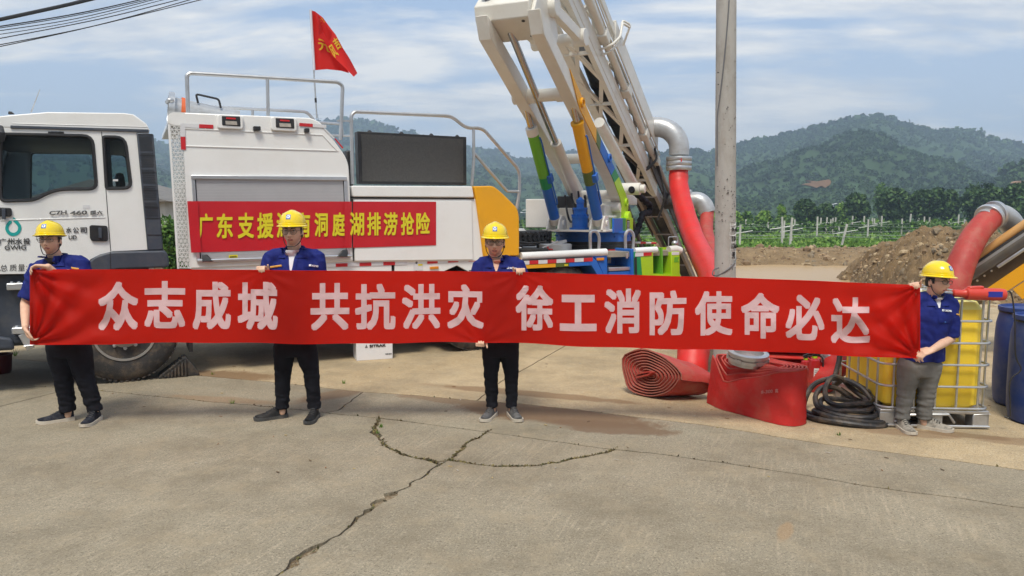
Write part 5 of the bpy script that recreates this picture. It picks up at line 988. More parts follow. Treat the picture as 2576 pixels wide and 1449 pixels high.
MB().prism([BL(-3.3, .251, 4.05), BL(-2.6, .251, 3.72), BL(-2.45, .251, 4.02), BL(-2.75, .251, 4.62), BL(-3.05, .251, 4.5)], BL(0, .30, 0) - BL(0, .251, 0)).build('arm_head_plate', CREAM, truck, bevel=.01)
a, b = BL(-3.0, -.12, 4.0), BL(-.35, -.12, 2.0); d_ = b - a; rm = MB().cyl(a, a + d_ * .62, .045, 16).build('ram_rod', CHROME, truck); MB().cyl(a + d_ * .6, b, .08, 18).build('ram_barrel', CREAM, rm)
a, b = BQ(1507, 308, .24), BQ(1592, 462, .24); MB().cyl(a, b, .085, 18).build('tilt_ram', CREAM, truck)
# ---- lattice boom with slide tube
SL = .466
def LT(p, q, k): return BL(p, q, k - SL * p)
pA, pB = -3.0, 3.35
lat = MB()
for q, w_ in ((-.165, .11), (.205, .05)):
    for k0 in (3.69, 4.40): lat.beam(LT(pA, q, k0 + .06), LT(pB, q, k0 + .06), w_ + .03, .12)
lat.prism([LT(pA, .232, 3.80), LT(pB, .232, 3.80), LT(pB, .232, 4.05), LT(pA, .232, 4.05)], BL(0, .02, 0) - BL(0, 0, 0)); lat.prism([LT(pA, -.235, 3.7), LT(pB, -.235, 3.7), LT(pB, -.235, 3.95), LT(pA, -.235, 3.95)], BL(0, .02, 0) - BL(0, 0, 0))
lato = lat.build('lattice_boom', CREAM, truck, bevel=.006)
pp = pA + .3; stp_ = 1.2
while pp < pB - .2:
    br = MB(); c = LT(pp + stp_ / 2, 0, 3.705); br.beam(LT(pp, -.18, 3.705), LT(pp + stp_, .2, 3.705), .065, .05); br.beam(LT(pp, .2, 3.71), LT(pp + stp_, -.18, 3.71), .065, .045); br.beam(LT(pp + stp_ / 2, -.18, 3.70), LT(pp + stp_ / 2, .2, 3.70), .07, .05)
    for s_ in (.205,): br.beam(LT(pp, s_, 3.75), LT(pp + stp_ * .5, s_, 4.42), .04, .05); br.beam(LT(pp + stp_, s_, 3.75), LT(pp + stp_ * .5, s_, 4.42), .04, .05)
    br.beam(LT(pp, -.18, 4.45), LT(pp + stp_, .2, 4.45), .045, .04); br.build('cross_brace', CREAM, lato, smooth=False); pp += stp_
MB().tube([LT(pA, .30, 4.16), LT(2.95, .30, 4.16)], .062, 18).build('slide_tube', CREAM, truck)
for p in (-2.2, -.55, .75, 2.0, 2.9): MB().beam(LT(p - .1, .30, 4.16), LT(p + .1, .30, 4.16), .17, .17).build('tube_clamp', CREAM, truck, bevel=.02)
oc_ = MB(); q4 = BL(0, .03, 0) - BL(0, 0, 0); oc_.prism([LT(-.2, .36, 4.30), LT(2.75, .36, 4.30), LT(2.75, .36, 4.62), LT(-.2, .36, 4.62)], q4); oc_.prism([LT(-.2, .25, 4.60), LT(2.75, .25, 4.60), LT(2.75, .39, 4.60), LT(-.2, .39, 4.60)], Vector((0, 0, .03))); oc_.prism([LT(pA, .36, 4.36), LT(-.25, .36, 4.36), LT(-.25, .36, 4.5), LT(pA, .36, 4.5)], q4); oc_.build('outer_channel', CREAM, truck, bevel=.006)
pl2 = MB()
for q, k0, r_ in ((.36, 4.24, .012), (.385, 4.27, .012), (.245, 3.98, .011)): pl2.tube([LT(p, q + .006 * math.sin(p * 3), k0) for p in np.linspace(pA, 2.9, 30)], r_, 6)
pl2.build('hydraulic_line', CREAM, truck)
sv = MB(); a = LT(-.1, .42, 4.45); sv.tube(fillet([LT(-.5, .26, 3.92), LT(-.5, .42, 3.98), LT(-.15, .44, 4.35), a + Vector((.05, 0, .25)), a + Vector((.2, 0, .2)), LT(.1, .42, 4.45)], .05), .018, 7); sv.tube(fillet([LT(-.55, .26, 3.97), LT(-.55, .44, 4.03), LT(-.2, .46, 4.38), a + Vector((.03, -.03, .2)), a + Vector((.16, -.03, .15))], .05), .018, 7); sv.build('looped_pipe', CREAM, truck)
cs = MB(); cs.tube([LT(-.55, .0, 4.06), LT(.2, 0, 4.06), LT(3.2, 0, 4.06)], [.12, .17, .17], 20)
for p in (.3, .75, 1.3, 1.9, 2.5): cs.lathe([(.175, -.03), (.185, -.03), (.185, .03), (.175, .03)], LT(p, 0, 4.06), LT(1, 0, 0) - LT(0, 0, 0), 20)
cs.build('pump_casing', BLACK, truck)
ch_ = MB()
for k in range(2): ch_.tube(smooth_path([LT(2.6, .36, 4.24 + .03 * k), LT(2.55, .40, 4.0), LT(2.4, .2, 3.78 - .05 * k), LT(1.75, .0, 3.74 - .05 * k)], 7), .02, 7)
for k in range(3): ch_.tube(smooth_path([LT(2.9, .32 + .02 * k, 4.1), LT(3.05, .42, 3.8), LT(3.1, .44, 3.45 + .03 * k), LT(3.25, .3, 3.2)], 6), .018, 7)
ch_.build('boom_hoses', BLACK, truck)
# lower slide rails reaching into the pond
RUST = M('muddy_rail', (.34, .30, .30), .45, .35, .2, 4, dirt=((.34, .20, .06), .7, 2.5), stretch=(1, 1, .35)); DKRAIL = M('dark_rail', (.055, .045, .05), .6, .2, .3, 4, dirt=((.30, .22, .12), .5, 5))
lr = MB()
for q in (-.19, .20): lr.beam(LT(2.2, q, 3.82), LT(8.8, q, 3.82), .07, .16)
lro = lr.build('slide_rail', RUST, truck, bevel=.006); MB().tube([LT(2.6, .33, 4.16), LT(8.6, .33, 4.16)], .045, 14).build('slide_rod', RUST, lro); MB().beam(LT(2.6, .28, 4.02), LT(8.6, .28, 4.02), .03, .16).build('slide_web', DKRAIL, lro)
for k in range(7): MB().beam(LT(2.6 + k * .85, -.17, 3.74), LT(2.6 + k * .85, .18, 3.74), .10, .03).build('rung', RUST, lro)
MB().tube([LT(2.9, 0, 4.0), LT(9.0, 0, 4.0)], .17, 18).build('suction_pipe', BLACK, lro); MB().prism([LT(2.2, -.26, 3.7), LT(5.2, -.26, 3.7), LT(5.2, -.26, 3.95), LT(2.2, -.26, 3.95)], BL(0, .02, 0) - BL(0, 0, 0)).build('slide_web', DKRAIL, lro)
ra = MB(); a = LT(6.2, .44, 3.98)
for k in range(4): bb = LT(4.9 + k * .45, .40, 4.0); ra.beam(bb, LT(5.05 + k * .45, .40, 4.0), .08, .14)
ra.build('rail_roller', CREAM, truck, bevel=.02)
sk_ = MB().tube(smooth_path([BQ(*p, .5) for p in ((1588, 476), (1601, 487), (1619, 503), (1634, 517), (1632, 535), (1617, 538), (1609, 563), (1600, 585), (1584, 597))], 6), [.05 + .012 * math.sin(k * 1.9) for k in range(49)], 12).build('sleeved_hose_bundle', BLACKCLOTH, truck)
jk = MB(); jk.cyl(BL(.55, .25, 2.2), BL(.55, .62, 2.2), .10, 18); jk.cyl(BL(.55, .62, 2.2), BL(.55, .70, 2.2), .07, 18); bbox(jk, .3, 1.6, -.1, .3, 1.95, 2.12); jk.build('tilt_pivot', CREAM, truck, bevel=.01)
pk = MB(); bbox(pk, .22, .62, .22, .44, zp + .03, zp + .14); pk.cyl(BL(.38, .2, zp + .2), BL(.38, .50, zp + .2), .11, 20); pk.build('arm_pivot', LIME, truck, bevel=.01)
tg = MB(); tg.beam(BL(.5, .1, 2.1), BL(2.3, .1, .9), .16, .05, up=(0, 0, 1)); tg.beam(BL(.8, .3, 2.0), BL(2.4, .3, .9), .05, .08); tg.build('drag_chain', DKRAIL, truck)
# ---- discharge elbows
def elbow(p, q, z, r, ext, drop_, name, px_end=None):
    a = BL(p, q, z); qd_ = (BL(0, 1, 0) - BL(0, 0, 0)); c = [a - qd_ * .25, a]
    for k in range(1, 10): t_ = k / 9 * math.pi / 2; c.append(a + qd_ * (ext * math.sin(t_)) + Vector((0, 0, -drop_ * (1 - math.cos(t_)))))
    c.append(c[-1] + Vector((0, 0, -.12))); o = MB().tube(c, r, 22).build(name, GREYP, truck); e_ = c[-1]
    m_ = MB()
    for k in range(3): m_.lathe([(r - .01, 0), (r + .045, 0), (r + .05, .015), (r + .05, .065), (r + .04, .08), (r - .01, .08)], e_ + Vector((0, 0, -.03 - .085 * k)), (0, 0, -1), 26)
    m_.build('hose_coupling', STEEL, o); return e_, o
E1, eo = elbow(2.56, .37, 3.42, .185, .46, .42, 'discharge_elbow')
rl = MB().prism([Vector((0, 0, 0)), Vector((.08, 0, 0)), Vector((.08, 0, .02)), Vector((.025, 0, .02)), Vector((.025, 0, .07)), Vector((0, 0, .07))], (0, -.01, 0)); pz = E1 + w2t(TO + Vector((-.02, -.232, 0))) - w2t(TO) + Vector((0, 0, -.14)); rl.xform(lambda p: p + pz); rl.build('red_mark', REDTAPE, eo, smooth=False)
qd_ = (BL(0, 1, 0) - BL(0, 0, 0)); a = LT(4.15, .35, 4.0); o2 = MB().tube([a - qd_ * .3, a + qd_ * .30], .17, 22).build('discharge_stub', DARK, truck); m_ = MB()
for k in range(3): m_.lathe([(.17, 0), (.225, 0), (.23, .02), (.23, .07), (.17, .08)], a + qd_ * (.18 + k * .09), qd_, 24)
m_.tube(smooth_path([a + qd_ * .40, a + qd_ * .58, a + qd_ * .70 + Vector((0, 0, -.1)), a + qd_ * .76 + Vector((0, 0, -.25))], 5), .175, 20); m_.build('hose_coupling', GREYP, o2)
def t2w(P): return Vector((TO.x + ca * P.x - sa * P.y, TO.y + sa * P.x + ca * P.y, P.z))
HOSE_A = t2w(E1 + Vector((0, 0, -.25))); HOSE_B = t2w(a + qd_ * .76 + Vector((0, 0, -.25)))
# ---- things lying on the deck
def deck(px, py, v): p = T(px, py, v); return t2w(Vector((p.x, v, zd)))
sc_ = T(1376, 605, 1.2); cxy = Vector((sc_.x - .54, 1.2, 0)); cw_ = t2w(cxy); st = thing('spare_tyre', 'black spare truck tyre with zigzag tread lying flat on the rear deck', 'tyre', (cw_.x, cw_.y, zd)); tm = MB()
tm.lathe([(.30, .02), (.36, 0), (.46, 0), (.515, .03), (.52, .10), (.52, .20), (.515, .27), (.46, .30), (.36, .30), (.30, .28)], (cw_.x, cw_.y, zd), (0, 0, 1), 48)
for k in range(44):
    for row in range(4):
        a0 = 2 * math.pi * (k + .5 * (row % 2)) / 44; a1 = a0 + .085 * (1 if row % 2 else -1); z0 = .03 + row * .065
        tm.beam(Vector((cw_.x + .525 * math.cos(a0), cw_.y + .525 * math.sin(a0), zd + z0)), Vector((cw_.x + .525 * math.cos(a1), cw_.y + .525 * math.sin(a1), zd + z0 + .05)), .05, .03, up=(math.cos(a0), math.sin(a0), 0))
tm.build('tread', M('clean_rubber', (.022, .022, .023), .75, 0, .2, 8, dirt=((.14, .12, .1), .3, 8)), st); MB().lathe([(.30, .06), (.26, .26), (.14, .30), (.12, .33), (0, .33)], (cw_.x, cw_.y, zd), (0, 0, 1), 32).build('rim', WHITE, st)
hc = deck(1397, 627, .55); hcp = thing('hose_end_cap', 'round grey metal hose end cap with red mark on the deck edge', 'hose cap', hc); MB().lathe([(.22, 0), (.22, .03), (.24, .03), (.24, .10), (.22, .115), (0, .115)], hc, (0, 0, 1), 32).build('disc', GREYP, hcp); m_ = MB(); m_.beam(hc + Vector((-.06, -.08, .13)), hc + Vector((.1, -.04, .13)), .06, .04); m_.beam(hc + Vector((.06, .06, .13)), hc + Vector((.16, .1, .15)), .06, .04); m_.build('cap_lugs', STEEL, hcp); MB().prism([hc + Vector((-.13, -.21, .035)), hc + Vector((-.05, -.237, .035)), hc + Vector((-.05, -.237, .05)), hc + Vector((-.11, -.217, .05)), hc + Vector((-.11, -.217, .09)), hc + Vector((-.13, -.21, .09))], (0, -.01, 0)).build('red_mark', REDTAPE, hcp)
tp = deck(1340, 633, .42); tt_ = thing('tool_tray', 'black tray of wrenches and sockets on the deck below the spare tyre', 'tool tray', tp); MB().box(tp.x - .30, tp.x + .22, tp.y - .12, tp.y + .16, zd, zd + .06).build('tray', BLACK, tt_, bevel=.008); rr_ = random.Random(4)
for k in range(9):
    a = tp + Vector((rr_.uniform(-.26, .16), rr_.uniform(-.1, .12), .07 + .03 * (k % 3))); an = rr_.uniform(-.8, .8); b = a + Vector((math.cos(an) * .2 * rr_.choice((-1, 1)), math.sin(an) * .1, rr_.uniform(.0, .10))); MB().tube([a, b, b + (b - a) * .12], [.011, .011, .02], 7).build('wrench', (STEEL, BLACK, DARK)[k % 3], tt_)
# ================================================================== THINGS IN THE YARD
# concrete pole
PC = M('pole_concrete', (.40, .38, .35), .85, 0, .10, 1.6, dirt=((.22, .19, .15), .55, 7), bump=.25, bs=26, stretch=(1, 1, .5))
pb0 = G(1821, 962); pole = thing('concrete_pole', 'tall grey concrete utility pole standing behind the red hose rolls', 'utility pole', pb0)
P0 = at(1821, 962, pb0.y); P1 = at(1824, 690, pb0.y); P2 = at(1827, 0, pb0.y); top_ = P1 + (P2 - P1) * 2.2
MB().tube([P0 + Vector((0, 0, -.2)), P1, P2, top_], [.112, .109, .100, .088], 32).build('shaft', PC, pole)
pn = M('peeling_white', (.62, .61, .58), .8, 0, .1, 9, dirt=((.4, .38, .34), .5, 14)); pm = MB(); rr_ = random.Random(3)
def pole_pt(px, py, lift):                       # a point on the round shaft facing the camera
    c = at(1824, py, pb0.y); w = .109 + (690 - py) * 1.35e-5; x = (at(px, py, pb0.y).x - c.x); x = max(-w * .999, min(w * .999, x)); n = Vector((x, -math.sqrt(max(0, w * w - x * x)), 0)).normalized(); return Vector((c.x, c.y, c.z)) + n * (w + lift)
def pole_patch(mb, pts, lift, mi=0):
    tri = tessellate_polygon([[Vector((a, b, 0)) for a, b in pts]]); mb.add([pole_pt(a, b, lift) for a, b in pts], [list(t) for t in tri], mi)
ol = [(1829, 560), (1835, 557), (1842, 560), (1848, 556), (1849, 600), (1848, 652), (1846, 668), (1840, 664), (1834, 672), (1829, 660), (1831, 640), (1827, 620), (1830, 600), (1828, 580)]
for k in range(13):
    y0, y1 = 558 + k * 8.6, 558 + (k + 1) * 8.6; xl = 1829 + rr_.uniform(-2, 2); pole_patch(pm, [(xl, y0), (1834, y0), (1839, y0), (1844, y0), (1848, y0), (1848, y1 + .2), (1844, y1 + .2), (1839, y1 + .2), (1834, y1 + .2), (xl + rr_.uniform(-1.5, 1.5), y1 + .2)], .0015)
pm.build('paint_patch', pn, pole); pt_ = MB()
for tx, x0, x1, y0, y1 in (('九', 1832.5, 1841, 570, 583), ('山', 1843, 1848, 571, 583), ('10', 1833, 1845, 594, 605), ('120', 1832.5, 1848, 613, 624), ('开', 1834, 1843, 633, 649)):
    put_text(pt_, tx, lambda s, t, a=x0, b=x1, c=y0, d=y1: pole_pt(a + (b - a) * s, d + (c - d) * t, .0035), .03)
pt_.build('stencilled_marks', INK, pole, smooth=False); sp_ = MB()
for k in range(90):
    x0, y0 = rr_.uniform(1800, 1846), rr_.choice((rr_.uniform(470, 560), rr_.uniform(60, 690))); r_ = rr_.uniform(.6, 2.0); pole_patch(sp_, [(x0 + r_ * math.cos(a) * rr_.uniform(.5, 1.2), y0 + r_ * 1.3 * math.sin(a) * rr_.uniform(.5, 1.2)) for a in np.linspace(0, 6.28, 7)[:-1]], .0012)
sp_.build('pock_marks', M('pock_dark', (.10, .09, .08), .9), pole, smooth=False, kind='stuff')
WB = M('grey_wire', (.13, .13, .135), .6, 0, .1, 5)
wp = [pole_pt(1828, -40, .004), pole_pt(1822, 60, .004), pole_pt(1812, 180, .004), pole_pt(1804, 260, .004), pole_pt(1802.5, 300, .02), pole_pt(1802, 420, .015)]
MB().tube(smooth_path(wp, 6), .006, 6).build('pole_wire', WB, pole); pw = MB(); lp = [pole_pt(1847, 648, .006), pole_pt(1836, 664, .006), pole_pt(1818, 680, .006), pole_pt(1802, 692, .006), at(1794, 692, pb0.y - .1), at(1793, 686, pb0.y - .1), at(1797, 678, pb0.y - .09), pole_pt(1806, 672, .02)]
pw.tube(smooth_path(lp, 6), .007, 6); pw.build('pole_wire', WB, pole)
# overhead cables, top left
OC = M('cable_black', (.02, .02, .022), .6)
cb = [((-60, 62), (170, 12), (310, -22), .030, 'thick bundled overhead cable, the heaviest at the top left'), ((-60, 56), (120, 22), (300, -30), .006, 'thin cable just above the thick overhead bundle'), ((-60, 76), (200, 33), (420, -16), .010, 'upper of the twin overhead cables below the thick bundle'), ((-60, 80), (200, 37), (430, -14), .007, 'lower of the twin overhead cables below the thick bundle'), ((-60, 86), (200, 45), (460, -20), .007, 'overhead cable fourth from the bottom at the top left'), ((-60, 96), (200, 52), (470, -16), .006, 'thin overhead cable third from the bottom at the top left'), ((-60, 108), (250, 48), (470, -6), .008, 'overhead cable that crosses the others at the top left'), ((-60, 124), (250, 62), (560, -24), .008, 'second lowest overhead cable at the top left'), ((-60, 130), (230, 67), (600, -24), .008, 'lowest overhead cable at the top left')]
for k, (a, b, c, r_, lab) in enumerate(cb):
    pts = smooth_path([at(*a, 12 + .1 * k), at(*b, 13 + .1 * k), at(*c, 14.2 + .1 * k)], 8); e0, e1 = pts[0] + (pts[0] - pts[1]) * 14, pts[-1] + (pts[-1] - pts[-2]) * 16
    MB().tube([e0] + pts + [e1], r_, 6).build('overhead_cable', OC, None, origin=pts[0], label=lab, cat='cable', group='overhead cables')
# flag on its pole, tied to the roof
fb = t2w(T(797, 297, 1.5)); FD = fb.y; fo = thing('red_flag', 'red flag with yellow characters on a slim pole above the truck roof', 'flag', fb)
def af(px, py): return at(px, py, FD)
MB().tube([af(797, 297), af(789.5, 180), af(780, 25)], .011, 8).build('flag_pole', STEEL, fo); MB().tube([af(794.5, 258), af(793.8, 247)], .015, 8).build('pole_joint', BLACK, fo)
FR = cloth_thin('flag_cloth', (.62, .022, .018), .5); FY = cloth_thin('flag_yellow', (.75, .52, .04), .4)
# the hoist panel hangs flat, the fly end is blown back over it and down to the right
def flag_pt(s, t):
    top = [(780, 25), (793, 29), (812, 52), (842, 92)]; bot = [(789, 177), (822, 174), (858, 178), (878, 184)]
    def ev(L, s_): k = min(2, int(s_ * 3)); f = s_ * 3 - k; return L[k][0] + (L[k + 1][0] - L[k][0]) * f, L[k][1] + (L[k + 1][1] - L[k][1]) * f
    a, b = ev(top, s), ev(bot, s); px, py = a[0] + (b[0] - a[0]) * t, a[1] + (b[1] - a[1]) * t
    return at(px, py, FD + .06 * math.sin(s * 7 + t * 1.5) * s + .10 * s)
def fly_pt(s, t):
    L0 = [(792, 30), (800, 62), (802, 88), (818, 108), (835, 140), (862, 165), (890, 193)]; L1 = [(793, 29), (812, 44), (828, 66), (845, 88), (862, 120), (880, 148), (899, 184)]
    k = min(5, int(t * 6)); f = t * 6 - k; a = (L0[k][0] + (L0[k + 1][0] - L0[k][0]) * f, L0[k][1] + (L0[k + 1][1] - L0[k][1]) * f); b = (L1[k][0] + (L1[k + 1][0] - L1[k][0]) * f, L1[k][1] + (L1[k + 1][1] - L1[k][1]) * f)
    return at(a[0] + (b[0] - a[0]) * s, a[1] + (b[1] - a[1]) * s, FD - .10 * math.sin(min(1, t * 2.2) * math.pi / 2) * (1 - s) - .05 * math.sin(t * 8 + s * 3) + .12 * s)
def sheet(fn, n, m): mb = MB(); mb.add([fn(i / n, j / m) for j in range(m + 1) for i in range(n + 1)], [(j * (n + 1) + i, j * (n + 1) + i + 1, (j + 1) * (n + 1) + i + 1, (j + 1) * (n + 1) + i) for j in range(m) for i in range(n)]); return mb
fc = MB(); a_ = sheet(flag_pt, 24, 16); b_ = sheet(fly_pt, 14, 30); fc.add(a_.v, a_.f); fc.add(b_.v, b_.f); fcl = fc.build('cloth', FR, fo, ang=180)
MB().tube([af(780, 25) + Vector((.012, -.012, 0)), af(789, 177) + Vector((.012, -.012, 0))], .016, 6).build('white_sleeve', M('sleeve_white', (.62, .6, .66), .8), fo)
fl_ = MB(); put_text(fl_, '元', lambda s, t: flag_pt(.22 + .42 * s, .68 - .20 * t) + Vector((0, -.02, 0)), .02, sub=2); put_text(fl_, '吉', lambda s, t: fly_pt(.55 + .42 * s, .66 - .14 * t) + Vector((0, -.012, 0)), .02, sub=2); put_text(fl_, '风', lambda s, t: fly_pt(.05 + .4 * s, .72 - .16 * t) + Vector((0, -.012, 0)), .02, sub=2); put_text(fl_, '光', lambda s, t: fly_pt(.5 + .4 * s, .24 - .10 * t) + Vector((0, -.012, 0)), .02, sub=2); fl_.build('flag_lettering', FY, fcl, smooth=False)
# discharge hoses
hz_ = [HOSE_A + Vector((0, 0, .15)), HOSE_A, at(1708, 470, HOSE_A.y - .15), at(1722, 530, HOSE_A.y - .7), at(1745, 600, HOSE_A.y - 1.6), at(1770, 652, HOSE_A.y - 2.8), at(1797, 715, 9.7), at(1788, 790, 8.9), at(1752, 855, 8.35), at(1741, 915, 8.12), at(1741, 955, 8.05)]
hp = smooth_path(hz_, 7); nh = len(hp); wr = [1 + .035 * math.sin(k * 1.3) * (1 if k < 14 else .5) for k in range(nh)]
MB().tube(hp, [.175 * w for w in wr], 24).build('discharge_hose', HOSE, None, origin=hp[-1], label='bright red discharge hose curving down from the silver elbow to the pole', cat='hose')
h2 = smooth_path([HOSE_B + Vector((0, 0, .1)), HOSE_B, at(1778, 590, HOSE_B.y - .6), at(1800, 650, HOSE_B.y - 2), at(1826, 695, HOSE_B.y - 4), at(1835, 760, 9.6), at(1830, 850, 8.8), at(1828, 925, 8.5)], 6)
MB().tube(h2, .135, 20).build('discharge_hose', HOSED, None, origin=h2[-1], label='second faded red hose behind the pole, mostly hidden by the bright hose', cat='hose')
# flat hose rolls
def spiral(cx, cz, rx, rz, turns, gap, n=28):
    out = []
    for k in range(int(turns * n)):
        a = 2 * math.pi * k / n; f = 1 - k / (turns * n); w = 1 + .045 * math.sin(a * 3 + 1) + .025 * math.sin(a * 5 + .4) + .012 * math.sin(a * 8 + k * .02); out.append((cx + math.cos(a) * rx * f * w, cz + math.sin(a) * rz * f * w))
    return out
def strip(path, depthfn, th, mb, rows=1):
    """flat hose wound along a 2D path: a band with thickness; depthfn(q, f, s) gives the 3D point at fraction s of the band's width"""
    n = len(path); base = len(mb.v); R2 = rows + 1
    for i in range(n):
        a = Vector((*path[max(i - 1, 0)], 0)); b = Vector((*path[min(i + 1, n - 1)], 0)); d = (b - a).normalized(); nn = Vector((-d.y, d.x, 0)) * th / 2
        for sg in (1, -1):
            for j in range(R2): mb.v.append(depthfn((path[i][0] + nn.x * sg, path[i][1] + nn.y * sg), i / n, j / rows))
    for i in range(n - 1):
        q, r_ = base + i * 2 * R2, base + (i + 1) * 2 * R2
        for j in range(rows): mb.f.append([q + j, q + j + 1, r_ + j + 1, r_ + j]); mb.m.append(0); mb.f.append([q + R2 + j, r_ + R2 + j, r_ + R2 + j + 1, q + R2 + j + 1]); mb.m.append(0)
        for j in (0, rows): mb.f.append([q + j, r_ + j, r_ + R2 + j, q + R2 + j]); mb.m.append(0)
    for q in (base, base + (n - 1) * 2 * R2):
        for j in range(rows): mb.f.append([q + j, q + R2 + j, q + R2 + j + 1, q + j + 1]); mb.m.append(0)
r1b = G(1645, 1016); roll1 = thing('hose_roll', 'dusty red flat hose roll lying on its side with the coiled end facing us', 'hose roll', r1b)
e0 = G(1560, 985); e1 = G(1700, 1014); fdir = (e1 - e0).normalized(); wdir = Vector((fdir.y * -1, fdir.x, 0)).normalized(); wdir = (wdir + fdir * .75).normalized()
cxm = (e0 + e1) / 2; hw_ = (e1 - e0).length / 2
p_ = spiral(0, .235, hw_ * 1.06, .235, 9.0, .02)
p_ = [(x + .03 * math.sin(z * 9), max(z, .008 + .0 * x)) for x, z in p_]
mb = MB(); strip(p_, lambda q, f, s_: cxm + fdir * (q[0] * (1 - .22 * s_)) + wdir * (.44 * s_ + .02 * math.sin(f * 60) * (1 - s_)) + Vector((0, 0, max(.004, q[1] * (1 - .30 * s_)) + .012 * noise.noise(Vector((q[0] * 5, s_ * 3, q[1] * 5))) * (1 if q[1] > .1 else 0))), .012, mb, 6); mb.build('wound_hose', HOSED, roll1, ang=60)
MB().tube([cxm + fdir * q[0] + wdir * (.02 * math.sin(i / len(p_) * 60) - .004) + Vector((0, 0, max(.008, q[1]))) for i, q in enumerate(p_)], .0065, 6).build('folded_edge', M('dusty_hose_edge', (.30, .10, .07), .8, 0, .2, 6), roll1)
mb = MB(); strip([(-.09, .215), (-.02, .24), (.05, .26), (.10, .262), (.06, .235), (-.02, .205), (-.08, .185)], lambda q, f, s_: cxm + fdir * q[0] + wdir * (.40 * s_ - .05 * (1 - s_)) + Vector((0, 0, q[1])), .014, mb); mb.build('hose_end', HOSED, roll1, ang=60)
# standing roll with coupling
r2b = G(1905, 1075); roll2 = thing('hose_roll', 'bright red flat hose roll standing upright with a silver coupling on top', 'hose roll', r2b)
zt2 = .47; ax2 = Vector((.62, -.785, 0)); ay2 = Vector((.785, .62, 0)); c2 = Vector((2.07, 6.43, 0)) + ay2 * .17
p2_ = []
ctrl = [(-.44, -.06), (-.2, -.15), (.1, -.18), (.38, -.17), (.455, -.11), (.44, .05), (.25, .16), (0, .18), (-.25, .15), (-.42, .07), (-.43, 0)]
base_ = [Vector((x, y, 0)) for x, y in ctrl]
loops = []
for t in range(7):
    f = 1 - t * .085; loops += [Vector((b.x * f + .03 * (1 - f), b.y * f * (1 - .25 * (1 - f)) + .06 * (1 - f), 0)) for b in base_[: -1]]
sp2 = smooth_path(loops, 5); n2 = len(sp2)
def r2f(q, f, s_):
    x, y = q; lay = int(f * 7); amt = (.21, .14, .085, .05, .03, .02, .01)[min(lay, 6)] if y < .04 else 0
    sag = amt * max(0, 1 - abs(x + .24) / (.19 if x < -.24 else .68))
    h_ = zt2 * (1 - .03 * f) - sag + .02 * x; flare = 1 + .10 * (1 - s_) * (1 if x < -.2 else .3); z = .004 + (h_ - .004) * s_
    dn = .020 * noise.noise(Vector((x * 4 + y * 3, z * 5 + x * 3, lay * 3.1))) + .012 * noise.noise(Vector((x * 12 + z * 9, z * 7, y * 9 + lay)))
    return c2 + ax2 * (x * flare) + ay2 * (y * flare - dn) + Vector((0, 0, z + .006 * math.sin(f * 90 + x * 14) * s_))
mb = MB(); strip([(p.x, p.y) for p in sp2], r2f, .012, mb, 8); mb.build('wound_hose', HOSEM, roll2, ang=50)
MB().tube([r2f((p.x, p.y), i / n2, 1.0) + Vector((0, 0, .002)) for i, p in enumerate(sp2)], .0085, 6).build('folded_edge', HOSED, roll2)
def coupling(parent, c, ax, r=.16, n=3, name='coupling'):
    m_ = MB(); ax = Vector(ax).normalized()
    m_.lathe([(r * .78, -.02), (r, -.02), (r, .0), (r * 1.06, .005), (r * 1.06, .035), (r * .98, .04), (r * .98, .05), (r * 1.08, .055), (r * 1.08, .085), (r * .9, .095), (r * .8, .09), (r * .78, .03)], c, ax, 32)
    x_ = ax.orthogonal().normalized(); y_ = ax.cross(x_)
    for k in range(6): a = k * 1.047; q = Vector(c) + (x_ * math.cos(a) + y_ * math.sin(a)) * r * 1.05 + ax * .03; m_.beam(q - (x_ * -math.sin(a) + y_ * math.cos(a)) * .03, q + (x_ * -math.sin(a) + y_ * math.cos(a)) * .03, .02, .035, up=ax)
    return m_.build(name, STEEL, parent)
coupling(roll2, at(1880, 908, 6.55), (.05, -.14, 1), .165); mk = MB(); put_text(mk, '8-300', lambda s, t: r2f((.18 + .10 * s, -.188), .03, .62 + .07 * t) - ay2 * .012, .02); mk.build('printed_mark', M('faded_print', (.55, .22, .2), .7), roll2, smooth=False); mk = MB(); put_text(mk, '高', lambda s, t: r2f((.31 + .03 * s, -.186), .04, .62 + .08 * t) - ay2 * .012, .02); mk.build('printed_mark', M('faded_print', (.55, .22, .2), .7), roll2, smooth=False)
# third hose pile behind
r3b = Vector((c2.x + .75, 8.0, 0)); roll3 = thing('hose_roll', 'red hose pile behind the extinguishers with stacked flat folds', 'hose roll', r3b); mb = MB()
c3 = at(1980, 930, 8.0); c3.z = 0
for k in range(6):
    z = .04 + k * .075; w_ = .36 + .03 * math.sin(k * 1.7); mb.tube(smooth_path([c3 + Vector((-w_, .02 * k, z)), c3 + Vector((-.1, -.12, z + .01)), c3 + Vector((.2, -.12, z)), c3 + Vector((w_, .02 * math.sin(k), z - .02 * k * .1))], 5), .20, 12, flat=.18, up=(0, 1, 0))
mb.build('folded_hose', HOSEM, roll3)
h4b = G(2100, 1010); roll4 = thing('hose_length', 'crumpled red hose with silver coupling beside the yellow tank', 'hose', h4b); a = at(2080, 985, 7.35); cpt = at(2105, 915, 7.45)
MB().tube(smooth_path([Vector((a.x - .12, a.y + .1, .10)), Vector((a.x + .0, a.y - .02, .16)), Vector((a.x + .08, a.y, .26)), cpt + Vector((0, 0, -.02))], 6), [.13, .15, .16, .165, .17, .17, .16, .15, .13, .12, .13, .14, .145, .145, .15, .15, .15, .15, .15], 20, flat=.85).build('hose_body', HOSEM, roll4); coupling(roll4, cpt, (.25, -.2, 1), .155)
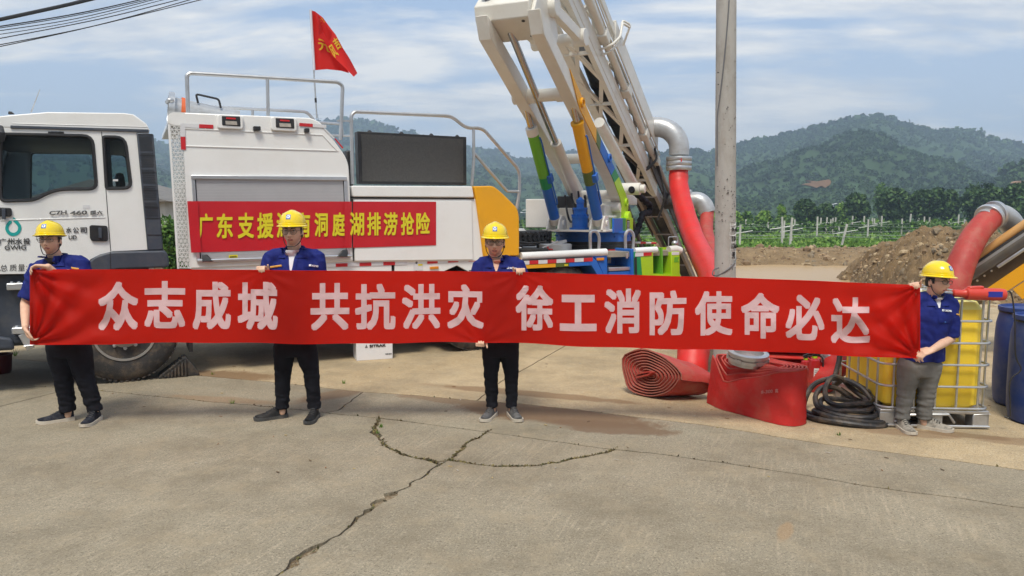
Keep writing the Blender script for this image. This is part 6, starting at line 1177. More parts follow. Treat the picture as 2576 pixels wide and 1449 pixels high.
# extinguishers
EXR = M('extinguisher_red', (.36, .012, .015), .3, 0, .06, 6, coat=.4, dirt=((.3, .15, .1), .3, 8))
for px, py, w_, lab in ((2046, 985, 1.0, 'taller red fire extinguisher with white label beside the black cable'), (2024, 976, .86, 'smaller red fire extinguisher behind the taller one')):
    b = G(px, py); t = thing('fire_extinguisher', lab, 'extinguisher', b, group='fire extinguishers'); k = w_
    MB().lathe([(.05 * k, 0), (.058 * k, .012), (.058 * k, .29 * k), (.05 * k, .325 * k), (.025 * k, .345 * k), (.022 * k, .36 * k), (0, .36 * k)], b, (0, 0, 1), 24).build('cylinder', EXR, t)
    v = MB(); v.lathe([(.024 * k, 0), (.024 * k, .035), (.015, .05), (0, .05)], b + Vector((0, 0, .35 * k)), (0, 0, 1), 12); v.beam(b + Vector((-.035, -.02, .395 * k)), b + Vector((.06, -.02, .44 * k)), .02, .012); v.beam(b + Vector((-.035, -.02, .385 * k)), b + Vector((.055, -.02, .395 * k)), .02, .012); v.build('valve_lever', BLACK, t); MB().lathe([(.026 * k, 0), (.026 * k, .02), (.02, .02)], b + Vector((0, 0, .345 * k)), (0, 0, 1), 12).build('neck_ring', LIME, t)
    MB().tube(smooth_path([b + Vector((.03, 0, .38 * k)), b + Vector((.075 * k, -.02, .33 * k)), b + Vector((.07 * k, -.03, .15 * k)), b + Vector((.065 * k, -.03, .06))], 6), .008, 6).build('discharge_tube', BLACK, t)
    lb_ = MB(); nn = 6
    for j in range(nn):
        a0, a1 = -2.0 + .9 * j / nn, -2.0 + .9 * (j + 1) / nn; r_ = .0592 * k; lb_.add([b + Vector((r_ * math.cos(a0), r_ * math.sin(a0), .09 * k)), b + Vector((r_ * math.cos(a1), r_ * math.sin(a1), .09 * k)), b + Vector((r_ * math.cos(a1), r_ * math.sin(a1), .25 * k)), b + Vector((r_ * math.cos(a0), r_ * math.sin(a0), .25 * k))], [(0, 1, 2, 3)])
    lo_ = lb_.build('paper_label', M('label_white', (.68, .68, .7), .6), t); ll = MB()
    for j in range(7):
        a0, a1, r_ = -1.9, -1.3, .0602 * k; z0 = (.12 + .017 * j) * k; ll.add([b + Vector((r_ * math.cos(x), r_ * math.sin(x), z)) for x, z in ((a0, z0), ((a0 + a1) / 2, z0), (a1, z0), (a1, z0 + .005), ((a0 + a1) / 2, z0 + .005), (a0, z0 + .005))], [(0, 1, 4, 5), (1, 2, 3, 4)])
    ll.build('label_print', INK, lo_, smooth=False)
# black cable coil
CABLE = M('muddy_black_cable', (.022, .022, .024), .5, 0, .2, 8, dirt=((.24, .18, .12), .55, 9)); cc = G(2142, 1056); pts = []; rr_ = random.Random(11)
for k in range(5 * 14):
    a = 2 * math.pi * k / 14 - .6; lay = k // 14; ra, rb = .345 - .03 * lay + rr_.uniform(-.025, .025), .275 - .025 * lay + rr_.uniform(-.025, .025); pts.append(cc + Vector((math.cos(a) * ra + .02 * math.sin(lay * 2.1), math.sin(a) * rb + .015 * lay, .022 + .034 * lay + .015 * math.sin(a * 2 + lay) + (.16 * max(0, math.cos(a - 1.9)) ** 3 if lay in (2, 4) else 0))))
pts += [cc + Vector((.22, .1, .20)), cc + Vector((.05, .25, .30)), cc + Vector((.02, .42, .22)), cc + Vector((.10, .50, .5)), cc + Vector((.06, .55, .75)), cc + Vector((.04, .60, .80))]
co_ = MB().tube(smooth_path(pts, 4), .023, 8); e0 = [cc + Vector((-.30, .0, .03)), cc + Vector((-.34, .2, .05)), cc + Vector((-.2, .36, .22)), cc + Vector((-.02, .3, .30)), cc + Vector((.12, .1, .26)), cc + Vector((.2, -.1, .1)), cc + Vector((.34, -.16, .03)), cc + Vector((.55, -.02, .03)), cc + Vector((.82, .12, .06)), cc + Vector((.88, .16, .35)), cc + Vector((.84, .2, .42))]
co_.tube(smooth_path(e0, 6), .023, 8); co_.build('cable_coil', CABLE, None, origin=cc, label='tangled coil of muddy black power cable on the ground before the tank', cat='cable')
# ---- IBC tank
IB = G(2485, 1079); IL = G(2122, 985); FL = G(2192, 1056)
fr_ = G(2487, 1080); fl2 = G(2212, 1074); bl2 = G(2122, 990)
ex = (fr_ - fl2).normalized(); ey = Vector((-ex.y, ex.x, 0)); Wd = (fr_ - fl2).length; Dp = max(.9, min(1.05, (bl2 - fl2).dot(ey))); Ht = at(2497, 748, fr_.y).z
ibc = thing('liquid_tank', 'caged tank of yellow liquid in a steel grid behind the right-hand man', 'tank', fl2)
def IP(x, y, z): return fl2 + ex * x + ey * y + Vector((0, 0, z))
YL = M('yellow_liquid_tank', (.90, .64, .05), .35, 0, .05, 2, spec=.4); _b = YL.node_tree.nodes['Principled BSDF']; _b.inputs['Subsurface Weight'].default_value = .25; _b.inputs['Subsurface Radius'].default_value = (.2, .15, .03)
YT = M('clear_tank_top', (.84, .76, .20), .35, 0, .05, 2, spec=.4)
def rbox(x0, x1, y0, y1, r_, z): return round_loop([IP(x0, y0, z), IP(x1, y0, z), IP(x1, y1, z), IP(x0, y1, z)], r_, 5)
tk = MB(); L_ = []
for z, ins in ((.16, .05), (.19, .02), (.9 * Ht, .02), (.955 * Ht, .05), (.97 * Ht, .12)): L_.append(rbox(.03 + ins, Wd - .03 - ins, .03 + ins, Dp - .03 - ins, .09, z))
n_ = len(L_[0]); tk.v = [p for l in L_ for p in l]
for i in range(len(L_) - 1):
    for k in range(n_): tk.f.append([i * n_ + k, i * n_ + (k + 1) % n_, (i + 1) * n_ + (k + 1) % n_, (i + 1) * n_ + k]); tk.m.append(1 if i >= 2 else 0)
tk.f.append(list(range(n_))[::-1]); tk.m.append(0); tk.f.append([(len(L_) - 1) * n_ + k for k in range(n_)]); tk.m.append(1); tk.build('plastic_bottle', [YL, YT], ibc, ang=45)
CG = M('cage_steel', (.50, .50, .50), .35, .7, .1, 8, dirt=((.3, .26, .2), .35, 12))
for z in np.linspace(.17, Ht * .985, 6):
    MB().tube(rbox(0, Wd, 0, Dp, .10, z), .0105, 7, closed=True).build('cage_ring', CG, ibc)
nx_ = 5; ny_ = 5; vt = []
for k in range(nx_): vt += [(.1 + (Wd - .2) * k / (nx_ - 1), .006), (.1 + (Wd - .2) * k / (nx_ - 1), Dp - .006)]
for k in range(ny_): vt += [(.006, .1 + (Dp - .2) * k / (ny_ - 1)), (Wd - .006, .1 + (Dp - .2) * k / (ny_ - 1))]
for x, y in vt: MB().tube([IP(x, y, .15), IP(x, y, Ht * .98)], .0095, 6).build('cage_bar', CG, ibc)
tbm = MB(); tbm.tube([IP(.12, .02, Ht), IP(.4, Dp * .5, Ht + .015), IP(.12, Dp - .02, Ht)], .013, 7); tbm.tube([IP(Wd - .12, .02, Ht), IP(Wd - .4, Dp * .5, Ht + .015), IP(Wd - .12, Dp - .02, Ht)], .013, 7); tbm.build('top_brace', CG, ibc); MB().lathe([(.085, 0), (.085, .05), (.075, .06), (0, .06)], IP(Wd * .5, Dp * .5, .965 * Ht), (0, 0, 1), 24).build('filler_cap', WHITE, ibc)
pal = MB(); pal.prism([IP(0, 0, .13), IP(Wd, 0, .13), IP(Wd, Dp, .13), IP(0, Dp, .13)], (0, 0, .025))
for x in (.0, Wd * .5 - .06, Wd - .13):
    for y in (0, Dp * .5 - .06, Dp - .13): pal.hexa([IP(x, y, .004), IP(x + .13, y, .004), IP(x + .13, y + .13, .004), IP(x, y + .13, .004), IP(x, y, .13), IP(x + .13, y, .13), IP(x + .13, y + .13, .13), IP(x, y + .13, .13)])
pal.build('steel_pallet', CG, ibc, bevel=.008); pr = MB(); pr.tube([IP(.0, -.005, .02), IP(Wd, -.005, .02)], .012, 6); pr.tube([IP(.12, -.006, .05), IP(.2, -.006, .11), IP(.55, -.006, .12), IP(.6, -.006, .05)], .012, 6); pr.build('pallet_rail', CG, ibc)
pu = IP(Wd * .93 - .20, -.01, Ht + .03); pump = thing('drum_pump', 'red electric drum pump with blue label lying on the tank cage', 'pump', pu + Vector((0, 0, -.035))); ax_ = (ex * 1 + Vector((0, 0, -.02))); PR = M('pump_red', (.58, .05, .03), .4, 0, .06, 8)
MB().lathe([(.02, -.10), (.032, -.09), (.03, -.02), (.036, 0), (.05, .01), (.052, .1), (.05, .11), (.05, .28), (.045, .31), (0, .31)], pu, ax_, 20).build('motor_housing', PR, pump); m_ = MB(); m_.beam(pu + ex * .02 + Vector((0, 0, .045)), pu + ex * .14 + Vector((0, 0, .05)), .05, .03); m_.build('handle', PR, pump, bevel=.01); MB().beam(pu + ex * .16 - ey * .048, pu + ex * .27 - ey * .048, .004, .045, up=(0, 0, 1)).build('blue_label', M('label_blue', (.02, .03, .3), .5), pump); MB().tube([pu - ex * .09, pu - ex * .16 + ey * .05 + Vector((0, 0, -.01))], .018, 10).build('spout', STEEL, pump)
MB().tube(smooth_path([pu + ex * .3, pu + ex * .36 + Vector((0, 0, .01)), pu + ex * .39 + Vector((0, -.02, -.2)), pu + ex * .41 + Vector((0, -.03, -.5)), pu + ex * .44 + Vector((.02, -.03, -.62)), pu + ex * .38 + Vector((0, -.03, -.72)), pu + ex * .40 + Vector((0, -.03, -1.0)), pu + ex * .36 + Vector((0, -.02, -1.02))], 6), .006, 6).build('pump_lead', BLACK, pump)
# blue drums
BD = M('blue_drum', (.014, .04, .19), .45, 0, .1, 3, dirt=((.16, .17, .2), .45, 3.5)); 
for px, py, dd, lab in ((2640, 1066, 0, 'nearest blue plastic drum at the right edge'), (2594, 1022, 0, 'blue plastic drum just behind the nearest one')):
    b = G(px, py) + Vector((.0, .06, 0)); t = thing('plastic_drum', lab, 'drum', b, group='blue drums'); h_ = .93
    MB().lathe([(.25, .0), (.27, .02), (.285, .12), (.29, .25), (.29, .62), (.285, .76), (.265, .86), (.262, .885), (.278, .89), (.278, .925), (.262, .93), (.255, .905), (0, .905)], b, (0, 0, 1), 40).build('shell', BD, t)
    MB().lathe([(.05, 0), (.05, .02), (0, .02)], b + Vector((-.03, -.15, .906)), (0, 0, 1), 16).build('bung', PR, t); MB().lathe([(.2695, .87), (.2695, .882), (.266, .882)], b, (0, 0, 1), 40).build('lid_seam', BLACK, t)
# carton, chock, bucket
cb0 = G(897, 908); cx_ = G(988, 902); ex2 = (cx_ - cb0).normalized(); ey2 = Vector((-ex2.y, ex2.x, 0)); wc = (cx_ - cb0).length; hc_ = at(897, 853, cb0.y).z
ct = thing('carton', 'white cardboard carton with black print under the truck', 'box', cb0); CP = lambda x, y, z: cb0 + ex2 * x + ey2 * y + Vector((0, 0, z)); MB().hexa([CP(0, 0, 0), CP(wc, 0, 0), CP(wc, .3, 0), CP(0, .3, 0), CP(0, 0, hc_), CP(wc, 0, hc_), CP(wc, .3, hc_), CP(0, .3, hc_)]).build('box', M('carton_white', (.72, .72, .73), .7, 0, .03, 4), ct, bevel=.004)
fl3 = MB(); fl3.hexa([CP(0, .0, hc_), CP(0, .3, hc_), CP(-.06, .3, hc_ - .06), CP(-.06, 0, hc_ - .06), CP(.003, .0, hc_ + .003), CP(.003, .3, hc_ + .003), CP(-.057, .3, hc_ - .055), CP(-.057, 0, hc_ - .055)]); fl3.build('flap', M('carton_brown', (.40, .29, .17), .8), ct)
tx_ = MB(); put_text(tx_, 'SITRAK', lambda s, t: CP(wc * (.36 + .45 * s), -.003, hc_ * (.58 + .13 * t)), .05); tx_.prism([CP(wc * .24, -.003, hc_ * .58), CP(wc * .31, -.003, hc_ * .58), CP(wc * .275, -.003, hc_ * .72)], (0, -.001, 0), [[CP(wc * .262, -.003, hc_ * .605), CP(wc * .288, -.003, hc_ * .605), CP(wc * .275, -.003, hc_ * .655)]])
for k in range(4): tx_.prism([CP(wc * (.80 + .045 * k), -.003, hc_ * .20), CP(wc * (.83 + .045 * k), -.003, hc_ * .20), CP(wc * (.83 + .045 * k), -.003, hc_ * .26), CP(wc * (.80 + .045 * k), -.003, hc_ * .26)], (0, -.001, 0))
tx_.build('carton_print', INK, ct, smooth=False)
kc = T(440, 945, .05); kp = lambda u, v, z: t2w(Vector((u, v, z))); kb = kp(.40, .0, 0); ck = thing('wheel_chock', 'ribbed black rubber wheel chock behind the front tyre', 'wheel chock', kb); u0, u1 = .30, .72
MB().prism([kp(u0, .02, .002), kp(u1, .02, .002), kp(u1 - .02, .02, .05), kp(u1 - .14, .02, .22), kp(u0 + .02, .02, .04)], t2w(Vector((0, .22, 0))) - t2w(Vector((0, 0, 0)))).build('wedge', RUBBER, ck, bevel=.008); m_ = MB()
for k in range(7): f = k / 6; a = Vector((u0 + .05 + (u1 - .16 - u0 - .05) * f, .012, .03 + .16 * f)); m_.beam(t2w(Vector((a.x + .02, .012, .008))), t2w(Vector((a.x - .0 + .02, .012, a.z))), .02, .03, up=(0, 1, 0)); m_.beam(t2w(Vector((a.x, .015, a.z + .01))), t2w(Vector((a.x, .225, a.z + .01))), .03, .03)
m_.build('ribs', RUBBER, ck, bevel=.005)
bk = G(2, 938); bt = thing('red_bucket', 'dark red plastic bucket cut off by the left edge', 'bucket', bk); MB().lathe([(.09, 0), (.105, .02), (.12, .20), (.128, .20), (.128, .215), (.115, .215), (.10, .03), (0, .02)], bk, (0, 0, 1), 28).build('shell', M('bucket_red', (.13, .012, .015), .5, 0, .1, 5), bt)
# ---- second pump frame at the right edge
b2 = at(2440, 735, 9.5); fr2 = thing('pump_slide_frame', 'orange and grey inclined pump slide frame entering from the right edge', 'pump frame', Vector((b2.x, 9.5, 0)))
def e2(px, py, d=0.0): return at(px, py, 9.6 - (px - 2380) * .0022 + d)
STG = M('worn_steel', (.20, .19, .17), .5, .4, .2, 4, dirt=((.26, .19, .1), .5, 5)); TUBE = M('tan_tube', (.60, .33, .11), .4, 0, .08, 4, dirt=((.4, .3, .2), .3, 5))
MB().tube([e2(2382, 697), e2(2720, 466)], .05, 16).build('upper_tube', TUBE, fr2)
MB().beam(e2(2395, 722, .05), e2(2720, 505, .05), .20, .14).build('slide_beam', STG, fr2, bevel=.01); MB().beam(e2(2388, 709), e2(2720, 484), .06, .04).build('slide_strip', DARK, fr2); MB().beam(e2(2388, 716, -.1), e2(2720, 492, -.1), .05, .03).build('slide_strip', STEEL, fr2)
MB().tube([e2(2420, 742, .3), e2(2740, 560, .3)], .22, 20).build('suction_tube', M('muddy_tube', (.16, .12, .07), .6, 0, .25, 3, dirt=((.28, .2, .12), .6, 4)), fr2)
cgb = MB(); cgb.beam(e2(2489, 742, -.15), e2(2760, 560, -.15), .03, .16); cgb.beam(e2(2483, 733, -.1), e2(2760, 550, -.1), .14, .03); cgb.build('orange_channel', ORANGE, fr2, bevel=.004); MB().beam(e2(2560, 740, -.15), e2(2760, 610, -.15), .06, .16).build('orange_channel', ORANGE, fr2, bevel=.004)
MB().tube([e2(2510, 672, -.2), e2(2620, 598, -.2)], .02, 10).build('slide_rod', STEEL, fr2); bl_ = MB()
for k in range(8): bl_.lathe([(.014, 0), (.014, .01), (0, .01)], e2(2440 + k * 18, 718 - k * 12.3, -.11), (0, -1, -.4), 6)
bl_.build('bolt_row', STEEL, fr2)
lg_ = MB(); lg_.beam(e2(2410, 720), Vector((e2(2410, 720).x, e2(2410, 720).y, 0)), .1, .1); lg_.beam(e2(2650, 560), Vector((e2(2650, 560).x, e2(2650, 560).y, 0)), .1, .1); lg_.build('support_leg', ORANGE, fr2)
# its hose and elbow
hb2 = smooth_path([at(2395, 790, 8.9), at(2398, 735, 8.9), at(2420, 660, 9.0), at(2452, 595, 9.15), at(2484, 556, 9.3), at(2500, 546, 9.35)], 6); MB().tube(hb2, [.172 - .0012 * k for k in range(len(hb2))], 24).build('riser_hose', HOSED, None, origin=hb2[0], label='faded red hose rising to the silver elbow at the right edge', cat='hose')
el = smooth_path([at(2478, 556, 9.3), at(2502, 540, 9.4), at(2530, 548, 9.45), at(2550, 575, 9.5), at(2560, 610, 9.5), at(2566, 640, 9.5)], 6); eo2 = MB().tube(el, [.14] * len(el), 24).build('elbow_pipe', GREYP, fr2); m_ = MB()
for p, q in ((el[2], el[4]), (el[5], el[7]), (el[-10], el[-9]), (el[-6], el[-5])): m_.lathe([(.135, 0), (.172, 0), (.177, .015), (.177, .05), (.135, .06)], p, q - p, 26)
m_.build('pipe_coupling', STEEL, eo2)
# litter: twigs, chips, leaves and grass tufts
tw = MB(); rr_ = random.Random(21)
for k in range(110):
    p = G(rr_.uniform(200, 2576), 905 + 300 * rr_.random() ** 1.8); a = rr_.uniform(0, 6.28); l_ = rr_.uniform(.006, .04); tw.beam(p + Vector((0, 0, .006)), p + Vector((math.cos(a) * l_, math.sin(a) * l_, .008)), rr_.uniform(.003, .008), .004, mi=rr_.randint(0, 3))
tw.build('ground_litter', [M('twig', (.14, .09, .05), .9), M('dry_leaf', (.24, .13, .06), .9), M('straw', (.48, .36, .16), .9), M('grit', (.42, .38, .32), .9)], None, smooth=False, kind='stuff')
gr = []
def P_dir(P_, p): i = P_.index(p); return (P_[min(i + 1, len(P_) - 1)] - P_[max(i - 1, 0)]).normalized()
for P_, den in ((J['L'], 26), (J['R'], 30), (J['U'], 26), (J['A'], 2), (J['B'], 1), (J['D'], 2)):
    for p in P_:
        if p.y < 14 and -7 < p.x < 7:
            for k in range(int(den * rr_.uniform(.2, 1.6))): u_ = rr_.uniform(-.06, .06); gr.append((p.x + P_dir(P_, p).x * u_ + rr_.gauss(0, .007), p.y + P_dir(P_, p).y * u_ + rr_.gauss(0, .006), rr_.uniform(-.014, .004)))
leaves('joint_moss', gr, .016, [M('moss', (.085, .08, .033), .9, 0, .3, 8), M('moss_dry', (.20, .16, .06), .9, 0, .3, 8), M('dead_moss', (.12, .085, .045), .95, 0, .3, 8)], seed=31, elong=2.0, kind='stuff')
for k, (px, py, h_, lab) in enumerate(((958, 1075, .035, 'small weed tuft in the curved crack, at its top left'), (950, 1090, .03, 'small weed tuft in the curved crack below the first'), (585, 1015, .06, 'grass tuft in the joint behind the second man from the left'), (865, 965, .05, 'tiny grass tuft on the brown joint right of the black shoes'), (38, 895, .10, 'grass tuft by the left edge near the bucket'), (535, 942, .04, 'tiny green seedling on the damp patch behind the front wheel'), (2110, 1095, .03, 'tiny green tuft in the joint left of the gray-trousered man'))):
    b = G(px, py); m_ = MB(); 
    for j in range(16): a = rr_.uniform(0, 6.28); sp2_ = rr_.uniform(.1, .9); q = b + Vector((math.cos(a) * .012, math.sin(a) * .012, 0)); tip = b + Vector((math.cos(a) * h_ * sp2_, math.sin(a) * h_ * sp2_, h_ * rr_.uniform(.5, 1.1))); sd2 = Vector((-math.sin(a), math.cos(a), 0)) * .004; m_.add([q - sd2, q + sd2, tip], [(0, 1, 2)])
    m_.build('grass_tuft', LEAFL[k % 3], None, smooth=False, origin=b, label=lab, cat='grass tuft', group='weeds in the joints')

TILE = bpy.data.materials.new('glazed_wall_tile'); TILE.use_nodes = True; _nt = TILE.node_tree; _b = _nt.nodes['Principled BSDF']; _b.inputs['Roughness'].default_value = .4; _g = _nt.nodes.new('ShaderNodeTexCoord'); _m = _nt.nodes.new('ShaderNodeMapping'); _m.inputs['Rotation'].default_value = (R(90), 0, 0); _nt.links.new(_g.outputs['Object'], _m.inputs[0]); _k = _nt.nodes.new('ShaderNodeTexBrick'); _k.inputs['Scale'].default_value = 2.2; _k.inputs['Color1'].default_value = (.33, .31, .28, 1); _k.inputs['Color2'].default_value = (.27, .255, .235, 1); _k.inputs['Mortar'].default_value = (.10, .095, .09, 1); _k.inputs['Mortar Size'].default_value = .012; _nt.links.new(_m.outputs[0], _k.inputs['Vector']); _nt.links.new(_k.outputs[0], _b.inputs['Base Color'])
tbd = thing('tiled_house', 'grey tiled house behind the photographer, seen only mirrored in the cab glass', 'house', (-6, -9, 0))
MB().box(-24, 14, -17, -9, -.1, 5.6).build('wall', TILE, tbd, smooth=False); MB().box(-24.4, 14.4, -17.4, -8.5, 5.6, 5.9).build('roof_slab', PC, tbd)
for x in (-20, -15, -10, -5, 0, 5, 10):
    w_ = MB().box(x, x + 1.6, -9.02, -8.96, 2.0, 3.6).build('window', ALU, tbd); MB().box(x + .08, x + 1.52, -8.965, -8.95, 2.08, 3.52).build('pane', SLATE, w_)
# ================================================================== BANNER
from mathutils.bvhtree import BVHTree
bX = [75, 300, 700, 1000, 1290, 1600, 1850, 2100, 2315]; bT = [678, 678, 680, 682, 685, 692, 700, 709, 718]; bB = [867, 864.5, 862, 862, 863, 873, 883, 892, 901]; bY = [5.98, 6.01, 6.08, 6.10, 6.11, 6.03, 5.93, 5.83, 5.74]
def itp(xs_, ys_, x): return float(np.interp(x, xs_, ys_))
def fold(px, t):
    """cloth relief: creases fanning out of the gripped corners, slack between the hands"""
    d = 0.0
    for (cx, ct, amp, rad) in ((80, .02, .024, 420), (80, .98, .026, 460), (2310, .02, .024, 460), (2310, .98, .028, 500), (660, 0, .008, 130), (1308, 0, .008, 130), (1208, 1, .008, 120)):
        dx, dy = px - cx, (t - ct) * 185; r_ = math.hypot(dx, dy)
        if r_ < rad: a = math.atan2(dy, abs(dx) + 1e-6); d += amp * math.sin(a * 13 + r_ * .010 + 1.5 * noise.noise(Vector((px * .01, t * 2, 5)))) * (1 - r_ / rad) * min(1, r_ / 26)
    d += .010 * math.sin(px * .0105 + t * 1.3) + .006 * noise.noise(Vector((px * .012, t * 2.2, .3))) + .0045 * noise.noise(Vector((px * .045, t * 5, 1.7))) + .002 * noise.noise(Vector((px * .11, t * 16, 2.7)))
    return d
def ban(px, t, lift=0.0):
    sag = 0.0 if px > 1300 else 0.0
    e = (5.0 * math.sin(px * .0088 + .6) + 2.2 * math.sin(px * .027)) * (.25 + .75 * t) * min(1, (px - 80) / 200, (2310 - px) / 200) if 80 < px < 2310 else 0
    return at(px, itp(bX, bT, px) * (1 - t) + itp(bX, bB, px) * t + e * .5, itp(bX, bY, px) - fold(px, t) - lift)
BANM = cloth_thin('banner_cloth', (.74, .022, .010), .70, .6, .12)
LETM = cloth_thin('banner_letter', (.78, .54, .55), .25, .55, .35)
bo_ = thing('slogan_cloth', 'long red cloth banner with pale pink characters held by the four men', 'banner', at(1290, 685, 5.98) - Vector((0, 0, .0)))
ncol, nrow = 420, 36; bm2 = MB(); bm2.add([ban(75 + 2240 * i / ncol, j / nrow) for j in range(nrow + 1) for i in range(ncol + 1)], [(j * (ncol + 1) + i, j * (ncol + 1) + i + 1, (j + 1) * (ncol + 1) + i + 1, (j + 1) * (ncol + 1) + i) for j in range(nrow) for i in range(ncol)])
clo = bm2.build('cloth', BANM, bo_, ang=180)
def bt_(px, py): return (py - itp(bX, bT, px)) / (itp(bX, bB, px) - itp(bX, bT, px))
for tx, x0, x1, y0, y1 in (('众', 247, 348, 708, 831), ('志', 363, 466, 708, 829), ('成', 484.5, 581, 709, 831), ('城', 597.6, 699, 709, 831), ('共', 781, 879, 711, 829), ('抗', 893, 995, 713, 829), ('洪', 1011, 1108, 715, 829), ('灾', 1125, 1217, 716, 829), ('徐', 1297, 1392, 718, 833), ('工', 1408, 1501, 740, 831), ('消', 1520, 1612, 725, 838), ('防', 1634, 1727, 730, 842), ('使', 1748, 1843, 733, 846), ('命', 1864, 1961, 737, 853), ('必', 1976, 2074, 742, 858), ('达', 2090, 2189, 747, 863)):
    lt = MB(); put_text(lt, tx, lambda s, t, a=x0, b=x1, c=y0, d=y1: ban(a + (b - a) * s, bt_(a + (b - a) * s, d + (c - d) * t), .004), .032 if tx != '工' else .06, sub=3, lift=.00012); lt.build('character', LETM, clo, smooth=False)
for t0 in (0, 1): MB().tube([ban(75 + 2240 * i / 200, t0) for i in range(201)], .0025, 5).build('hem', BANM, clo)
# ================================================================== PEOPLE
def bake(mb, name, voxel, mat, parent, smooth_it=4, wr=None, factor=.5):
    """fuse overlapping volumes into one continuous skin"""
    o = bpy.data.objects.new('tmp', mb.mesh('tmp', mat)); COL.objects.link(o)
    m = o.modifiers.new('r', 'REMESH'); m.mode = 'VOXEL'; m.voxel_size = voxel; m.use_smooth_shade = True
    if smooth_it: s = o.modifiers.new('s', 'SMOOTH'); s.iterations = smooth_it; s.factor = factor
    dg = bpy.context.evaluated_depsgraph_get(); dg.update(); me = bpy.data.meshes.new_from_object(o.evaluated_get(dg)); old = o.data; bpy.data.objects.remove(o); bpy.data.meshes.remove(old)
    n = len(me.vertices); co_ = np.empty(n * 3); me.vertices.foreach_get('co', co_); co_ = co_.reshape(-1, 3)
    if wr is not None:
        no = np.empty(n * 3); me.vertices.foreach_get('normal', no); no = no.reshape(-1, 3); dsp = np.array([wr(Vector(p)) for p in co_]); co_ = co_ + no * dsp[:, None]
    tris = [tuple(p.vertices) for p in me.polygons]; bv = BVHTree.FromPolygons([tuple(p) for p in co_], tris)
    org = ORIG[parent.name]; me.vertices.foreach_set('co', (co_ - np.array(org)).reshape(-1)); me.materials.clear(); me.materials.append(mat); me.polygons.foreach_set('use_smooth', [True] * len(me.polygons)); me.update(); me.name = name
    ob = bpy.data.objects.new(name, me); COL.objects.link(ob); ob.parent = parent; ORIG[ob.name] = org; return ob, bv
def rings(mb, L, seg=20):
    """stack of horizontal elliptical rings (x, y, z, rx, ry)"""
    base = len(mb.v)
    for (x, y, z, rx, ry) in L:
        for k in range(seg): t = 2 * math.pi * k / seg; mb.v.append(Vector((x + rx * math.cos(t), y + ry * math.sin(t), z)))
    for i in range(len(L) - 1):
        for k in range(seg): k2 = (k + 1) % seg; mb.f.append([base + i * seg + k, base + i * seg + k2, base + (i + 1) * seg + k2, base + (i + 1) * seg + k]); mb.m.append(0)
    mb.f.append([base + k for k in range(seg)][::-1]); mb.m.append(0); mb.f.append([base + (len(L) - 1) * seg + k for k in range(seg)]); mb.m.append(0)
def limb(mb, pts, rad, seg=14):
    P = [Vector(p) for p in pts]; mb.tube(P, rad, seg)
    for p, r_ in zip(P, rad): mb.ell(p, r_, r_, r_, 12, 8)
def hand(mb, W, d, n, thumb, curl=(60, 60, 30), k=1.0, spread=.0, tcurl=25, nails=None):
    d = Vector(d).normalized(); n = Vector(n); n = (n - d * n.dot(d)).normalized(); s = d.cross(n) * thumb
    W = Vector(W); pm = [W - d * .02, W + d * .02 * k, W + d * .055 * k, W + d * .085 * k]; x = s
    base = len(mb.v); seg = 14
    for p, (a, b) in zip(pm, ((.024, .019), (.034 * k, .018 * k), (.041 * k, .016 * k), (.040 * k, .012 * k))):
        for j in range(seg): t = 2 * math.pi * j / seg; mb.v.append(p + s * (a * math.cos(t)) + n * (b * math.sin(t)))
    for i in range(3):
        for j in range(seg): j2 = (j + 1) % seg; mb.f.append([base + i * seg + j, base + i * seg + j2, base + (i + 1) * seg + j2, base + (i + 1) * seg + j]); mb.m.append(0)
    mb.f.append([base + j for j in range(seg)][::-1]); mb.m.append(0); mb.f.append([base + 3 * seg + j for j in range(seg)]); mb.m.append(0)
    for i, (off, ln) in enumerate(((.031, .92), (.0105, 1.03), (-.0105, .97), (-.031, .78))):
        p = W + d * .078 * k + s * off * k; a = 0; dd = d; P = [p, ]; fs = (off / .03) * spread
        for L_, c in zip((.043, .027, .022), curl):
            a += R(c + i * 3); v = d * math.cos(a) + n * math.sin(a) + s * fs; P.append(P[-1] + v * L_ * ln * k)
        limb(mb, P, [.0098 * k, .0092 * k, .0084 * k, .0072 * k], 10)
    p = W + d * .022 * k + s * .030 * k; v1 = (d * .72 + s * .62 + n * .35).normalized(); v2 = (d * .95 + s * .1 + n * math.sin(R(tcurl))).normalized(); limb(mb, [p, p + v1 * .042 * k, p + v1 * .042 * k + v2 * .032 * k, p + v1 * .042 * k + v2 * .032 * k + (v2 + n * .2).normalized() * .022 * k], [.0145 * k, .0115 * k, .0105 * k, .0085 * k], 10)
